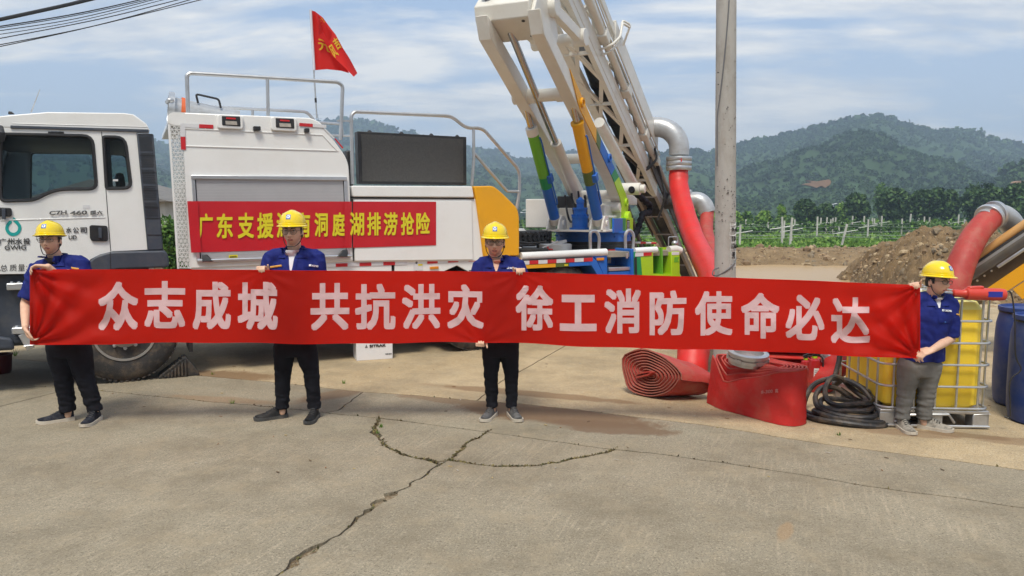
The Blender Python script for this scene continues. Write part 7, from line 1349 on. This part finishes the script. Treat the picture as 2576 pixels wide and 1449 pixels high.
def head_mesh(seg=56, rings_=44):
    mb = MB()
    for i in range(rings_ + 1):
        ph = math.pi * i / rings_
        for k in range(seg):
            t = 2 * math.pi * k / seg; dx, dy, dz = math.sin(ph) * math.sin(t), -math.sin(ph) * math.cos(t), math.cos(ph)
            z = .115 * dz; low = max(0, -dz); x = .0765 * dx * (1 - .30 * low ** 1.6); y = .096 * dy
            if dy < 0: y *= (1 - .10 * low ** 2); y -= .006 * max(0, -dy) * low
            else: y *= (1 - .28 * low ** 1.2)
            fr_ = max(0, -dy)
            def gs(cx, cz, sx, sz): return math.exp(-((x - cx) / sx) ** 2 - ((z - cz) / sz) ** 2) * (fr_ ** 1.5)
            y -= .022 * gs(0, -.028, .013, .016) + .012 * gs(0, -.004, .009, .022) + .007 * gs(.012, -.034, .009, .009) + .007 * gs(-.012, -.034, .009, .009)
            y += .010 * gs(.031, .010, .018, .011) + .010 * gs(-.031, .010, .018, .011)
            y -= .005 * gs(.030, .031, .025, .010) + .005 * gs(-.030, .031, .025, .010) + .004 * gs(.042, -.022, .02, .018) + .004 * gs(-.042, -.022, .02, .018)
            y -= .008 * gs(0, -.060, .022, .007) + .008 * gs(0, -.071, .018, .007); y += .005 * gs(0, -.0655, .026, .0028); y += .004 * gs(0, -.081, .022, .006); y -= .008 * gs(0, -.096, .022, .014)
            mb.v.append(Vector((x, y, z)))
    for i in range(rings_):
        for k in range(seg): k2 = (k + 1) % seg; mb.f.append([i * seg + k, (i + 1) * seg + k, (i + 1) * seg + k2, i * seg + k2]); mb.m.append(0)
    return mb
HM = head_mesh(); HBVH = BVHTree.FromPolygons([tuple(p) for p in HM.v], HM.f)
def face_pt(x, z, lift=0.0):
    h = HBVH.ray_cast(Vector((x, -1, z)), Vector((0, 1, 0))); return Vector((x, h[0].y - lift, z))
EYEW = M('eye_white', (.62, .58, .54), .3); IRIS = M('iris', (.02, .012, .008), .15); LIPS = M('lips', (.36, .13, .105), .5); BROW = HAIR; STRAP = M('chin_strap', (.02, .02, .025), .7); LENS = glass('spectacle_lens', (.93, .94, .95), .02)
LOGOB = M('logo_blue', (.03, .12, .42), .4); LOGOW = M('logo_white', (.75, .78, .82), .4); STRIPE = M('orange_piping', (.72, .40, .08), .6)
def helmet(parent, X):
    ax_, ay_, z0, hh = .106, .130, .066, .104
    def dome(phi, t, lift=0.0):
        c, s = math.cos(t * math.pi / 2), math.sin(t * math.pi / 2); r_ = max(0, c) ** .72; x = (ax_ + lift) * r_ * math.sin(phi); y = -(ay_ + lift) * r_ * math.cos(phi); z = z0 + (hh + lift) * s
        rd_ = math.exp(-(x / .030) ** 2) * max(0, s - .35) * (1.0 if y < .08 else .6); z += .020 * rd_; return Vector((x, y + .004, z))
    mb = MB(); seg = 56; ts_ = [i / 16 for i in range(17)]
    prof = [('b', .006, -.006), ('b', .016, -.004), ('b', .0165, .000), ('b', .010, .006), ('r', .0055, .008), ('r', .0055, .018), ('r', .0, .021)]
    for kind, e, dz in prof:
        for k in range(seg):
            ph = 2 * math.pi * k / seg; fr_ = max(0, math.cos(ph)) ** 1.5; ext = e + (fr_ * .017 * (e / .016) if kind == 'b' else 0); p = Vector(((ax_ + ext) * math.sin(ph), -(ay_ + ext) * math.cos(ph) + .004, z0 - .018 + dz - fr_ * .002 * (e / .016 if kind == 'b' else 0))); mb.v.append(p)
    for t in ts_:
        for k in range(seg): mb.v.append(dome(2 * math.pi * k / seg, t))
    nr = len(prof) + len(ts_)
    for i in range(nr - 1):
        for k in range(seg): k2 = (k + 1) % seg; mb.f.append([i * seg + k, i * seg + k2, (i + 1) * seg + k2, (i + 1) * seg + k]); mb.m.append(0)
    mb.xform(X); h = mb.build('helmet', HELMET, parent, ang=50)
    def dp(x, z, lift):                                   # front of the dome
        t = math.asin(min(1, max(0, (z - z0) / hh))) / (math.pi / 2); r_ = math.cos(t * math.pi / 2) ** .72; q = min(.999, abs(x) / (ax_ * r_)); return X(dome(math.asin(q) * (1 if x > 0 else -1), t, lift))
    zc = .120; s_ = .0185
    b1 = MB(); b1.add([dp(x, z, .0022) for x in (-s_, -.006, .006, s_) for z in (zc - s_ * .85, zc - .005, zc + .005, zc + s_ * .85)], [(i * 4 + j, (i + 1) * 4 + j, (i + 1) * 4 + j + 1, i * 4 + j + 1) for i in range(3) for j in range(3)]); lg = b1.build('helmet_badge', LOGOB, h, smooth=False)
    hexa_ = [(-.014, .0), (-.009, -.010), (.009, -.010), (.014, 0), (.009, .010), (-.009, .010)]; b2 = MB(); b2.add([dp(0, zc, .0034)] + [dp(a, zc + b, .0034) for a, b in hexa_], [(0, i + 1, (i + 1) % 6 + 1) for i in range(6)]); b2.build('badge_hexagon', LOGOW, h, smooth=False)
    b3 = MB(); b3.add([dp(-.008, zc + .0055, .0046), dp(.008, zc + .0055, .0046), dp(0, zc - .007, .0046)], [(0, 1, 2)]); b3.build('badge_triangle', LOGOB, h, smooth=False)
    st = MB(); L_ = [(-.084, .02, .03), (-.080, -.005, -.03), (-.066, -.022, -.082), (-.035, -.060, -.117), (0, -.070, -.1205), (.035, -.060, -.117), (.066, -.022, -.082), (.080, -.005, -.03), (.084, .02, .03)]
    st.tube([X(p) for p in smooth_path(L_, 5)], .0038, 6); st.build('chin_strap', STRAP, h); bk_ = MB(); bk_.ell(X(Vector((.081, -.008, -.035))), .008, .01, .012); bk_.build('strap_buckle', BLACK, h); bd = MB(); bd.lathe([(.088, 0), (.09, .012), (.088, .022)], (0, 0, .036), (0, 0, 1), 32, sx=1.0, sy=1.16, xref=(1, 0, 0)); bd.xform(X); bd.build('helmet_liner', M('liner_grey', (.25, .25, .25), .8), h); return h
def glasses(parent, X, rx, rz, r_=.0016, mat=None, square=.0):
    mb = MB(); ln = MB()
    for s in (-1, 1):
        L_ = []
        for k in range(28):
            a = 2 * math.pi * k / 28; ca_, sa_ = math.cos(a), math.sin(a); e = 1 - square; x = s * .0335 + rx * (abs(ca_) ** e) * (1 if ca_ > 0 else -1); z = .004 + rz * (abs(sa_) ** e) * (1 if sa_ > 0 else -1); L_.append(Vector((x, -.101 - .004 * (1 - abs(x - s * .0335) / .03) + abs(x) * .12, z)))
        mb.tube([X(p) for p in L_], r_, 6, closed=True); ln.add([X(p) for p in L_], [list(range(28))])
        mb.tube([X(Vector((s * (.0335 + rx), -.096, .008))), X(Vector((s * .079, -.075, .012))), X(Vector((s * .081, .012, .008)))], r_, 5)
    mb.tube([X(p) for p in smooth_path([Vector((-.0335 + rx, -.101, .006)), Vector((0, -.108, .010)), Vector((.0335 - rx, -.101, .006))], 4)], r_, 5); g = mb.build('spectacles', mat, parent); ln.build('lenses', LENS, g, smooth=False)
def shoe(parent, heel, ang, ln, upper, sole, w=.047, label=None):
    """ang: direction the toe points, measured from -Y (towards the camera) to +X"""
    c, s = math.cos(ang), math.sin(ang); H_ = Vector(heel); fw = Vector((s, -c, 0)); sd = Vector((c, s, 0)); T_ = [(0, .62, .088, 0), (.06, .80, .102, 0), (.2, .85, .106, 0), (.34, .82, .100, 0), (.5, .88, .078, 0), (.65, 1.0, .058, 0), (.8, .98, .050, 0), (.92, .78, .042, .004), (1.0, .34, .030, .01)]
    u = MB(); so_ = MB(); seg = 18
    for (mbx, kind) in ((u, 0), (so_, 1)):
        base = len(mbx.v)
        for (f, wd, h_, tz) in T_:
            for k in range(seg):
                t = 2 * math.pi * k / seg; cx, sz = math.cos(t), math.sin(t)
                if kind == 0: hw = w * wd * .93; x = hw * cx * (1 - .28 * max(0, sz)); z = .026 + tz + (max(0, sz) ** .8) * (h_ - .02)
                else: hw = w * wd * 1.06 + .002; x = hw * (abs(cx) ** .6) * (1 if cx > 0 else -1); z = .0 + tz * .7 + (.026 + (.008 if f < .3 else 0) if sz > 0 else 0)
                p = H_ + fw * ((f - .12) * ln + (.012 if kind and f > .5 else -.006 if kind else 0)) + sd * x + Vector((0, 0, z)); mbx.v.append(p)
        for i in range(len(T_) - 1):
            for k in range(seg): k2 = (k + 1) % seg; mbx.f.append([base + i * seg + k, base + i * seg + k2, base + (i + 1) * seg + k2, base + (i + 1) * seg + k]); mbx.m.append(0)
        for i in (0, len(T_) - 1): mbx.f.append([base + i * seg + k for k in range(seg)]); mbx.m.append(0)
    o = u.build('shoe', upper, parent, ang=70); so_.build('sole', sole, o, ang=40, bevel=.004); lc = MB()
    for k in range(4): f = .40 + k * .075; z = .100 - k * .0095; lc.tube([H_ + fw * ((f - .12) * ln) + sd * x + Vector((0, 0, z - abs(x) * .35)) for x in (-.024, 0, .024)], .0035, 5)
    lc.build('laces', upper if upper is BLACKCLOTH else BLACK, o); return o
def person(name, label, q):
    Y = q['Y']; A_ = lambda p: at(p[0], p[1], Y + (p[2] if len(p) > 2 else 0)); fx = at(q['cx'], 1000, Y).x; t = thing(name, label, 'person', (fx, Y, 0), group='men holding the banner')
    # ---- head frame
    topz, chz = A_(q['top']).z, A_(q['chin']); k = (topz - chz.z) / .300; cz = chz.z + .115 * k; hc = Vector(((A_(q['top']).x * .6 + chz.x * .4), Y + q.get('hy', -.05), cz)); Rm = Matrix.Rotation(q.get('yaw', 0), 3, 'Z') @ Matrix.Rotation(q.get('tilt', 0), 3, 'Y') @ Matrix.Rotation(q.get('nod', 0), 3, 'X'); X = lambda p: hc + Rm @ (Vector(p) * k)
    nk = A_(q['neck']); SL_, SR_ = A_(q['sl']), A_(q['sr']); HL, HR = A_(q['hl']), A_(q['hr']); KL, KR = A_(q['kl']), A_(q['kr']); AL, AR = A_(q['al']), A_(q['ar']); AL.z = max(AL.z, .085); AR.z = max(AR.z, .085)
    hcn = (HL + HR) / 2; shc = (SL_ + SR_) / 2; g = q.get('girth', 1.0); hw = (HR - HL).length / 2; sw = (SR_ - SL_).length / 2
    def tors(e, z_lo=None):
        L_ = []
        for f, rx, ry in ((-.06, .155, .105), (.05, .165, .112), (.28, .150, .104), (.52, .155, .112), (.74, .170, .116), (.90, .165, .100), (.985, .13, .080), (1.04, .085, .062)):
            p = hcn.lerp(shc, f); L_.append((p.x, Y + .005 - .012 * math.sin(f * 3), p.z, rx * g + e, ry * g + e))
        return L_
    mb = MB(); mb.add([X(p) for p in HM.v], HM.f)
    for s in (-1, 1): mb.ell(X((s * .079, .008, -.012)), .009 * k, .018 * k, .031 * k, rot=Rm)
    limb(mb, [X((0, .018, -.07)), Vector((nk.x, Y + .0, nk.z)), Vector((shc.x, Y + .01, shc.z - .03))], [.056 * k, .056, .075]); rings(mb, tors(-.012))
    arms = []
    for S_, arm in ((SL_, q['armL']), (SR_, q['armR'])):
        E_, W_ = A_(arm['e']), A_(arm['w']); limb(mb, [S_ + Vector((0, .01, -.01)), S_.lerp(E_, .5), E_, E_.lerp(W_, .4), W_], [.052 * g, .046 * g, .040, .037, .0265]); hand(mb, W_, arm['d'], arm['n'], arm['th'], arm.get('curl', (60, 60, 30)), arm.get('k', 1.0), arm.get('sp', 0), arm.get('tc', 25)); arms.append((S_, E_, W_))
    for h_, kn, an in ((HL, KL, AL), (HR, KR, AR)): limb(mb, [Vector((h_.x, Y, h_.z)), Vector((kn.x, Y + .01, kn.z)), Vector((an.x, Y + .02, an.z)), Vector((an.x, Y + .01, .05))], [.075 * g, .052, .030, .028])
    body, bbv = bake(mb, 'body', .0056, SKIN, t, 2)
    # ---- face
    for s in (-1, 1):
        e = MB(); c = face_pt(s * .031, .008, -.0065); e.ell(X(c), .0135 * k, .008 * k, .0056 * k, 14, 8, rot=Rm); eo_ = e.build('eye', EYEW, t); ir = MB(); gx = q.get('gaze', 0); ir.ell(X(c + Vector((gx, -.0062, 0))), .0052 * k, .0028 * k, .0052 * k, 12, 8, rot=Rm); ir.build('iris', IRIS, eo_)
        ld = MB(); ld.tube([X(face_pt(s * .031 + x, .0135 - (x / .016) ** 2 * .0045, .0008)) for x in np.linspace(-.016, .016, 9)], [.0012 * k] + [.0019 * k] * 7 + [.0012 * k], 6); ld.build('eyelid_line', HAIR, eo_)
        bw = MB(); bw.tube([X(face_pt(s * (.013 + x), .0285 + .006 * math.sin(x / .038 * 2.6), .0012)) for x in np.linspace(0, .038, 8)], [.0022 * k, .0038 * k, .0042 * k, .0042 * k, .004 * k, .0034 * k, .0026 * k, .0014 * k], 6, flat=.55); bw.build('eyebrow', BROW, t)
    lp_ = MB()
    for zz_, rr_ in ((-.0605, .0036), (-.0695, .0042)): lp_.tube([X(face_pt(x, zz_ + (.0022 if zz_ > -.065 else -.0) * (abs(x) < .008) + (x / .024) ** 2 * (-.004 if zz_ > -.065 else .0045), -.0008)) for x in np.linspace(-.023, .023, 11)], [.0008 * k] + [rr_ * k] * 9 + [.0008 * k], 8)
    lp_.build('lips', LIPS, t); ns = MB()
    for s in (-1, 1): ns.ell(X(face_pt(s * .0075, -.0425, -.001)), .0034 * k, .002 * k, .0018 * k, 8, 6, rot=Rm)
    ns.build('nostrils', M('nostril', (.10, .04, .03), .8), t)
    hr = MB(); seg = 40; base = []
    for i in range(20):
        ph = math.pi * i / 24
        for kk in range(seg): tt2 = 2 * math.pi * kk / seg; dx, dy, dz = math.sin(ph) * math.sin(tt2), -math.sin(ph) * math.cos(tt2), math.cos(ph); hr.v.append(X(Vector((.0805 * dx * (1 - .12 * max(0, -dz)), .1 * dy, .118 * dz))))
    for i in range(19):
        for kk in range(seg):
            tt2 = 2 * math.pi * (kk + .5) / seg; dy = -math.cos(tt2) * math.sin(math.pi * (i + .5) / 24); dz = math.cos(math.pi * (i + .5) / 24); k2 = (kk + 1) % seg
            if (dy > .05 and dz > -.34) or (dy > -.25 and dz > -.16) or (dz > .40) : hr.f.append([i * seg + kk, (i + 1) * seg + kk, (i + 1) * seg + k2, i * seg + k2]); hr.m.append(0)
    hr.build('hair', HAIR, t); helmet(t, X); glasses(t, X, *q['glasses'])
    # ---- shirt
    sh_ = MB(); hz_ = A_(q['hem']).z; tl = [r_ for r_ in tors(.016) if r_[2] > hz_ + .03]; low = tl[0]; rings(sh_, tl)
    rings(sh_, [(low[0], low[1], hz_, low[3] + .014, low[4] + .014), (low[0], low[1], low[2] + .05, low[3] + .008, low[4] + .008)])
    for S_, E_, W_ in arms:
        d_ = (E_ - S_).normalized(); m_ = S_.lerp(E_, .52); e_ = S_.lerp(E_, q.get('sleeve', .86)); sh_.tube([S_ + Vector((0, .012, -.015)) - d_ * .03, S_ + d_ * .06, m_, e_], [.070 * g, .073 * g, .070 * g, .074 * g], 16); sh_.ell(S_ + Vector((0, .012, -.012)), .072 * g, .068 * g, .062 * g)
        sh_.tube([shc.lerp(S_, .25) + Vector((0, .012, .012)), S_ + Vector((0, .012, .0))], [.075, .064], 14)
    def wr_shirt(p):
        return .010 * noise.noise(Vector((p.x * 9, p.y * 9, p.z * 5 + q['cx']))) + .008 * noise.noise(Vector((p.x * 24 + p.z * 9, p.y * 20, p.z * 16))) + .006 * math.sin(p.x * 60 + p.z * 75 + 4 * noise.noise(p * 7)) * max(0, noise.noise(p * 5 + Vector((3, 1, q['cx']))))
    shirt, sbv = bake(sh_, 'shirt', .0085, BLUECLOTH, t, 4, wr_shirt)
    def on_shirt(x, z, lift):
        h = sbv.ray_cast(Vector((x, Y - 1.2, z)), Vector((0, 1, 0))); return Vector((x, (h[0].y if h[0] else Y - .1) - lift, z))
    def patch(nm, mat, poly, lift, parent, th=.004, n=7):
        """cloth piece laid on the chest: quad outline (bl, br, tr, tl) in metres from the neck base"""
        f = quad(*[Vector((nk.x + a, 0, nk.z + b)) for a, b in poly]); m_ = MB(); V_ = [on_shirt(f(i / n, j / n).x, f(i / n, j / n).z, lift) for j in range(n + 1) for i in range(n + 1)]; B_ = [v + Vector((0, th + lift, 0)) for v in V_]; N_ = (n + 1) ** 2
        fs = [(j * (n + 1) + i, j * (n + 1) + i + 1, (j + 1) * (n + 1) + i + 1, (j + 1) * (n + 1) + i) for j in range(n) for i in range(n)]; m_.add(V_, fs); return m_.build(nm, mat, parent, ang=70)
    vd, vw = q['vneck']
    patch('undershirt' if q['under'] is not SKIN else 'open_neck', q['under'], [(-.006, -vd), (.006, -vd), (vw, .012), (-vw, .012)], .004, shirt)
    for s in (-1, 1):
        patch('collar', BLUECLOTH, [(s * vw * .42, -.055), (s * (vw + .062), -.055), (s * (vw + .035), .030), (s * (vw * .95), .030)], .013, shirt); patch('placket', BLUECLOTH, [(s * .008, -vd), (s * .035, -vd - .005), (s * (vw * .42 + .03), -.05), (s * vw * .42, -.05)], .007, shirt)
    cl_ = MB(); a0, a1 = R(-38), R(218); n_ = 26; V_ = []
    for j, (r_, z_) in enumerate(((.066, .034), (.076, .038), (.098, -.022))):
        for i in range(n_ + 1): a = a0 + (a1 - a0) * i / n_; V_.append(Vector((nk.x + math.cos(a) * r_ * 1.06, Y + .012 + math.sin(a) * r_ * .95, nk.z + z_ + .008 * math.sin(a))))
    cl_.add(V_, [(j * (n_ + 1) + i, j * (n_ + 1) + i + 1, (j + 1) * (n_ + 1) + i + 1, (j + 1) * (n_ + 1) + i) for j in range(2) for i in range(n_)]); so2 = cl_.build('collar', BLUECLOTH, shirt, ang=80); sm_ = so2.modifiers.new('thick', 'SOLIDIFY'); sm_.thickness = .004
    if 'logo' in q:
        lx, lz = A_(q['logo']).x, A_(q['logo']).z; m_ = MB(); put_text(m_, 'XCMG', lambda s, u: on_shirt(lx + .016 + .060 * s, lz + .016 * u - .006 * s, .006), .08, sub=1); o_ = m_.build('chest_logo', LOGOW, shirt, smooth=False); m_ = MB(); sq = lambda s, u: on_shirt(lx - .006 + .018 * s, lz + .002 + .016 * u, .005); m_.add([sq(a, b) for a, b in ((0, 0), (1, 0), (1, 1), (0, 1))], [(0, 1, 2, 3)]); m_.build('logo_square', LOGOW, shirt, smooth=False); m_ = MB(); sq2 = lambda s, u: on_shirt(lx - .006 + .018 * s, lz + .002 + .016 * u, .0065); m_.add([sq2(.22, .8), sq2(.78, .8), sq2(.5, .2)], [(0, 1, 2)]); m_.build('logo_triangle', LOGOB, shirt, smooth=False)
    for (x0, y0, x1, y1, h_) in q.get('stripes', ()):
        m_ = MB(); a, b = A_((x0, y0)), A_((x1, y1)); P_ = [on_shirt(a.x + (b.x - a.x) * i / 6, a.z + (b.z - a.z) * i / 6, .005) for i in range(7)]; m_.tube(P_, h_, 6, flat=.5, up=(0, 0, 1)); m_.build('orange_piping', STRIPE, shirt)
    for (x0, y0, x1, y1) in q.get('pocket', ()):
        a, b = A_((x0, y0)), A_((x1, y1)); f = patch('pocket_flap', BLUECLOTH, [(a.x - nk.x, b.z - nk.z + .008), (b.x - nk.x, b.z - nk.z), (b.x - nk.x, a.z - nk.z - .008), (a.x - nk.x, a.z - nk.z)], .007, shirt); c = on_shirt((a.x + b.x) / 2, b.z + .012, .009); MB().lathe([(.006, 0), (.006, .003), (0, .003)], c, (0, -1, 0), 10).build('button', LOGOB, shirt)
    # ---- trousers
    tr = MB(); wz = A_(q['hem']).z + .10; L_ = tors(.012)[:3]; rings(tr, [(hcn.x, Y, hcn.z - .10, hw + .085 * g, .105 * g), (hcn.x, Y, hcn.z, hw + .090 * g, .115 * g), (L_[2][0], Y, max(wz, hcn.z + .08), L_[2][3], L_[2][4])])
    lw = q.get('leg', 1.0)
    for h_, kn, an, s in ((HL, KL, AL, -1), (HR, KR, AR, 1)):
        h0 = Vector((h_.x, Y, hcn.z - .02)); k0 = Vector((kn.x, Y + .005, kn.z)); a0_ = Vector((an.x, Y + .02, q.get('cuff', .085))); tr.tube([h0, h0.lerp(k0, .35), h0.lerp(k0, .75), k0, k0.lerp(a0_, .4), k0.lerp(a0_, .85), a0_], [r_ * lw for r_ in (.098, .094, .080, .072, .067, .060, .062)], 18); tr.ell(h0, .098 * lw, .105 * lw, .098 * lw)
    def wr_tr(p):
        an_ = max(0, 1 - abs(p.z - .16) / .16); kn_ = max(0, 1 - abs(p.z - KL.z) / .12); return .005 * noise.noise(Vector((p.x * 8, p.y * 8, p.z * 4 + q['cx'] * .1))) + (.010 * an_ + .006 * kn_ + .003) * noise.noise(Vector((p.x * 13 + p.z * 9, p.y * 11, p.z * 34 + 2 * q['cx'])))
    bake(tr, 'trousers', .009, q['trouser'], t, 4, wr_tr)
    for (an, up, so_, ln), J_ in zip(q['shoes'], (AL, AR)): shoe(t, (J_.x, Y + .035, 0), an, ln, up, so_)
    return t
DSHOE = M('dark_knit_shoe', (.016, .018, .026), .8, 0, .3, 12, dirt=((.22, .21, .2), .2, 30), spec=.15); GSHOE = M('grey_knit_shoe', (.07, .07, .072), .8, 0, .4, 20, dirt=((.3, .28, .25), .4, 14)); BSHOE = M('black_shoe', (.012, .012, .013), .6, 0, .2, 9, dirt=((.14, .12, .10), .2, 14), spec=.2); LSHOE = M('pale_sneaker', (.34, .31, .26), .7, 0, .2, 14, dirt=((.03, .03, .03), .9, 26)); SOLEW = M('cream_sole', (.55, .50, .42), .7, 0, .1, 9, dirt=((.3, .23, .15), .4, 12)); SOLEB = M('dark_sole', (.05, .05, .05), .8, 0, .2, 9, dirt=((.2, .17, .13), .4, 12))
TW = M('thin_wire_frame', (.12, .08, .06), .35, .6); TB = M('black_frame', (.015, .015, .016), .3)
BLKT = M('black_tshirt', (.014, .014, .015), .85)
def bp(px, t, dy=0.0): v = ban(px, t); return v
person('person', 'man at the left end in yellow helmet, gripping the banner corner with both hands', dict(Y=6.26, cx=170, top=(133, 553), chin=(138, 639), neck=(142, 651), sl=(94, 675, .0), sr=(204, 661, .0), hl=(148, 866), hr=(196, 866), kl=(157, 948), kr=(212, 948), al=(168, 1030), ar=(236, 1030), hem=(160, 850), yaw=.16, tilt=-.03, nod=-.08, glasses=(.0285, .0175, .0017, TW, .35), girth=1.02,
    armL=dict(e=(64, 766, -.08), w=(64, 824, -.30), d=(.30, -.05, -1), n=(.9, .5, .2), th=1, curl=(30, 45, 25), tc=10), armR=dict(e=(212, 752, -.02), w=(121, 671, -.27), d=(-1, -.22, .10), n=(-.1, -.30, -1), th=-1, curl=(28, 42, 28), k=1.02),
    under=BLKT, vneck=(.10, .05), trouser=BLACKCLOTH, leg=1.06, logo=(183, 681), stripes=((192, 672, 212, 675, .008),), shoes=((-1.0, DSHOE, SOLEW, .27), (.08, DSHOE, SOLEW, .27))))
person('person', 'man second from left in yellow helmet with open blue shirt over a white tee', dict(Y=6.35, cx=745, top=(740, 527), chin=(740, 617), neck=(741, 631), sl=(683, 646), sr=(796, 646), hl=(715, 866), hr=(768, 866), kl=(711, 938), kr=(783, 938), al=(708, 1014), ar=(789, 1012), hem=(740, 850), glasses=(.0265, .0255, .0015, TW, 0.0), nod=.0,
    armL=dict(e=(655, 752, .0), w=(660, 695, -.235), d=(.0, -.02, 1), n=(.05, -1, 0), th=1, curl=(78, 72, 30), k=.98), armR=dict(e=(812, 765, .0), w=(797, 812, -.10), d=(-.05, -.0, -1), n=(-.5, -.8, 0), th=1, curl=(40, 50, 30)),
    under=WHITECLOTH, vneck=(.165, .060), trouser=BLACKCLOTH, logo=(784, 669), stripes=((686, 671, 718, 666, .0085),), pocket=(), leg=.98, shoes=((-1.05, BSHOE, SOLEB, .27), (.0, BSHOE, SOLEB, .27))))
person('person', 'man third from left in yellow helmet standing before the orange truck panel', dict(Y=6.40, cx=1258, top=(1245, 556), chin=(1246, 643), neck=(1249, 655), sl=(1207, 666), sr=(1302, 666), hl=(1237, 866), hr=(1281, 866), kl=(1235, 945), kr=(1287, 945), al=(1239, 1024), ar=(1287, 1022), hem=(1258, 850), glasses=(.0285, .0185, .0019, TB, .35), nod=.04, tilt=.02,
    armL=dict(e=(1196, 770, .0), w=(1206, 846, -.265), d=(.05, -.02, -1), n=(.1, -1, 0), th=-1, curl=(80, 75, 40), k=.95), armR=dict(e=(1334, 770, .0), w=(1311, 700, -.265), d=(-.06, -.02, 1), n=(-.05, -1, 0), th=-1, curl=(78, 72, 30), k=.98),
    under=SKIN, vneck=(.085, .042), trouser=BLACKCLOTH, logo=(1277, 675), leg=.88, shoes=((-.35, GSHOE, SOLEW, .26), (.30, GSHOE, SOLEW, .26))))
person('person', 'short man at the right end in gray trousers, looking aside', dict(Y=6.02, cx=2322, top=(2352, 654), chin=(2347, 741), neck=(2346, 749), sl=(2302, 757), sr=(2389, 759), hl=(2288, 915), hr=(2338, 915), kl=(2281, 985), kr=(2332, 985), al=(2272, 1068), ar=(2326, 1064), hem=(2350, 906), yaw=.42, tilt=.06, gaze=.004, glasses=(.0275, .017, .0019, TB, .25), girth=.95, sleeve=.95,
    armL=dict(e=(2270, 835, .02), w=(2300, 735, -.245), d=(-.25, -.02, 1), n=(-.2, -1, 0), th=1, curl=(78, 70, 30), k=.9, ), armR=dict(e=(2391, 852, .0), w=(2345, 880, -.285), d=(-1, -.12, -.25), n=(-.15, .30, -1), th=-1, curl=(28, 40, 30), k=1.05),
    under=WHITECLOTH, vneck=(.07, .03), trouser=GREYCLOTH, logo=(2352, 779), stripes=((2393, 787, 2408, 791, .006),), pocket=((2338, 790, 2372, 808),), leg=.96, shoes=((-.05, LSHOE, SOLEW, .24), (.95, LSHOE, SOLEW, .25))))
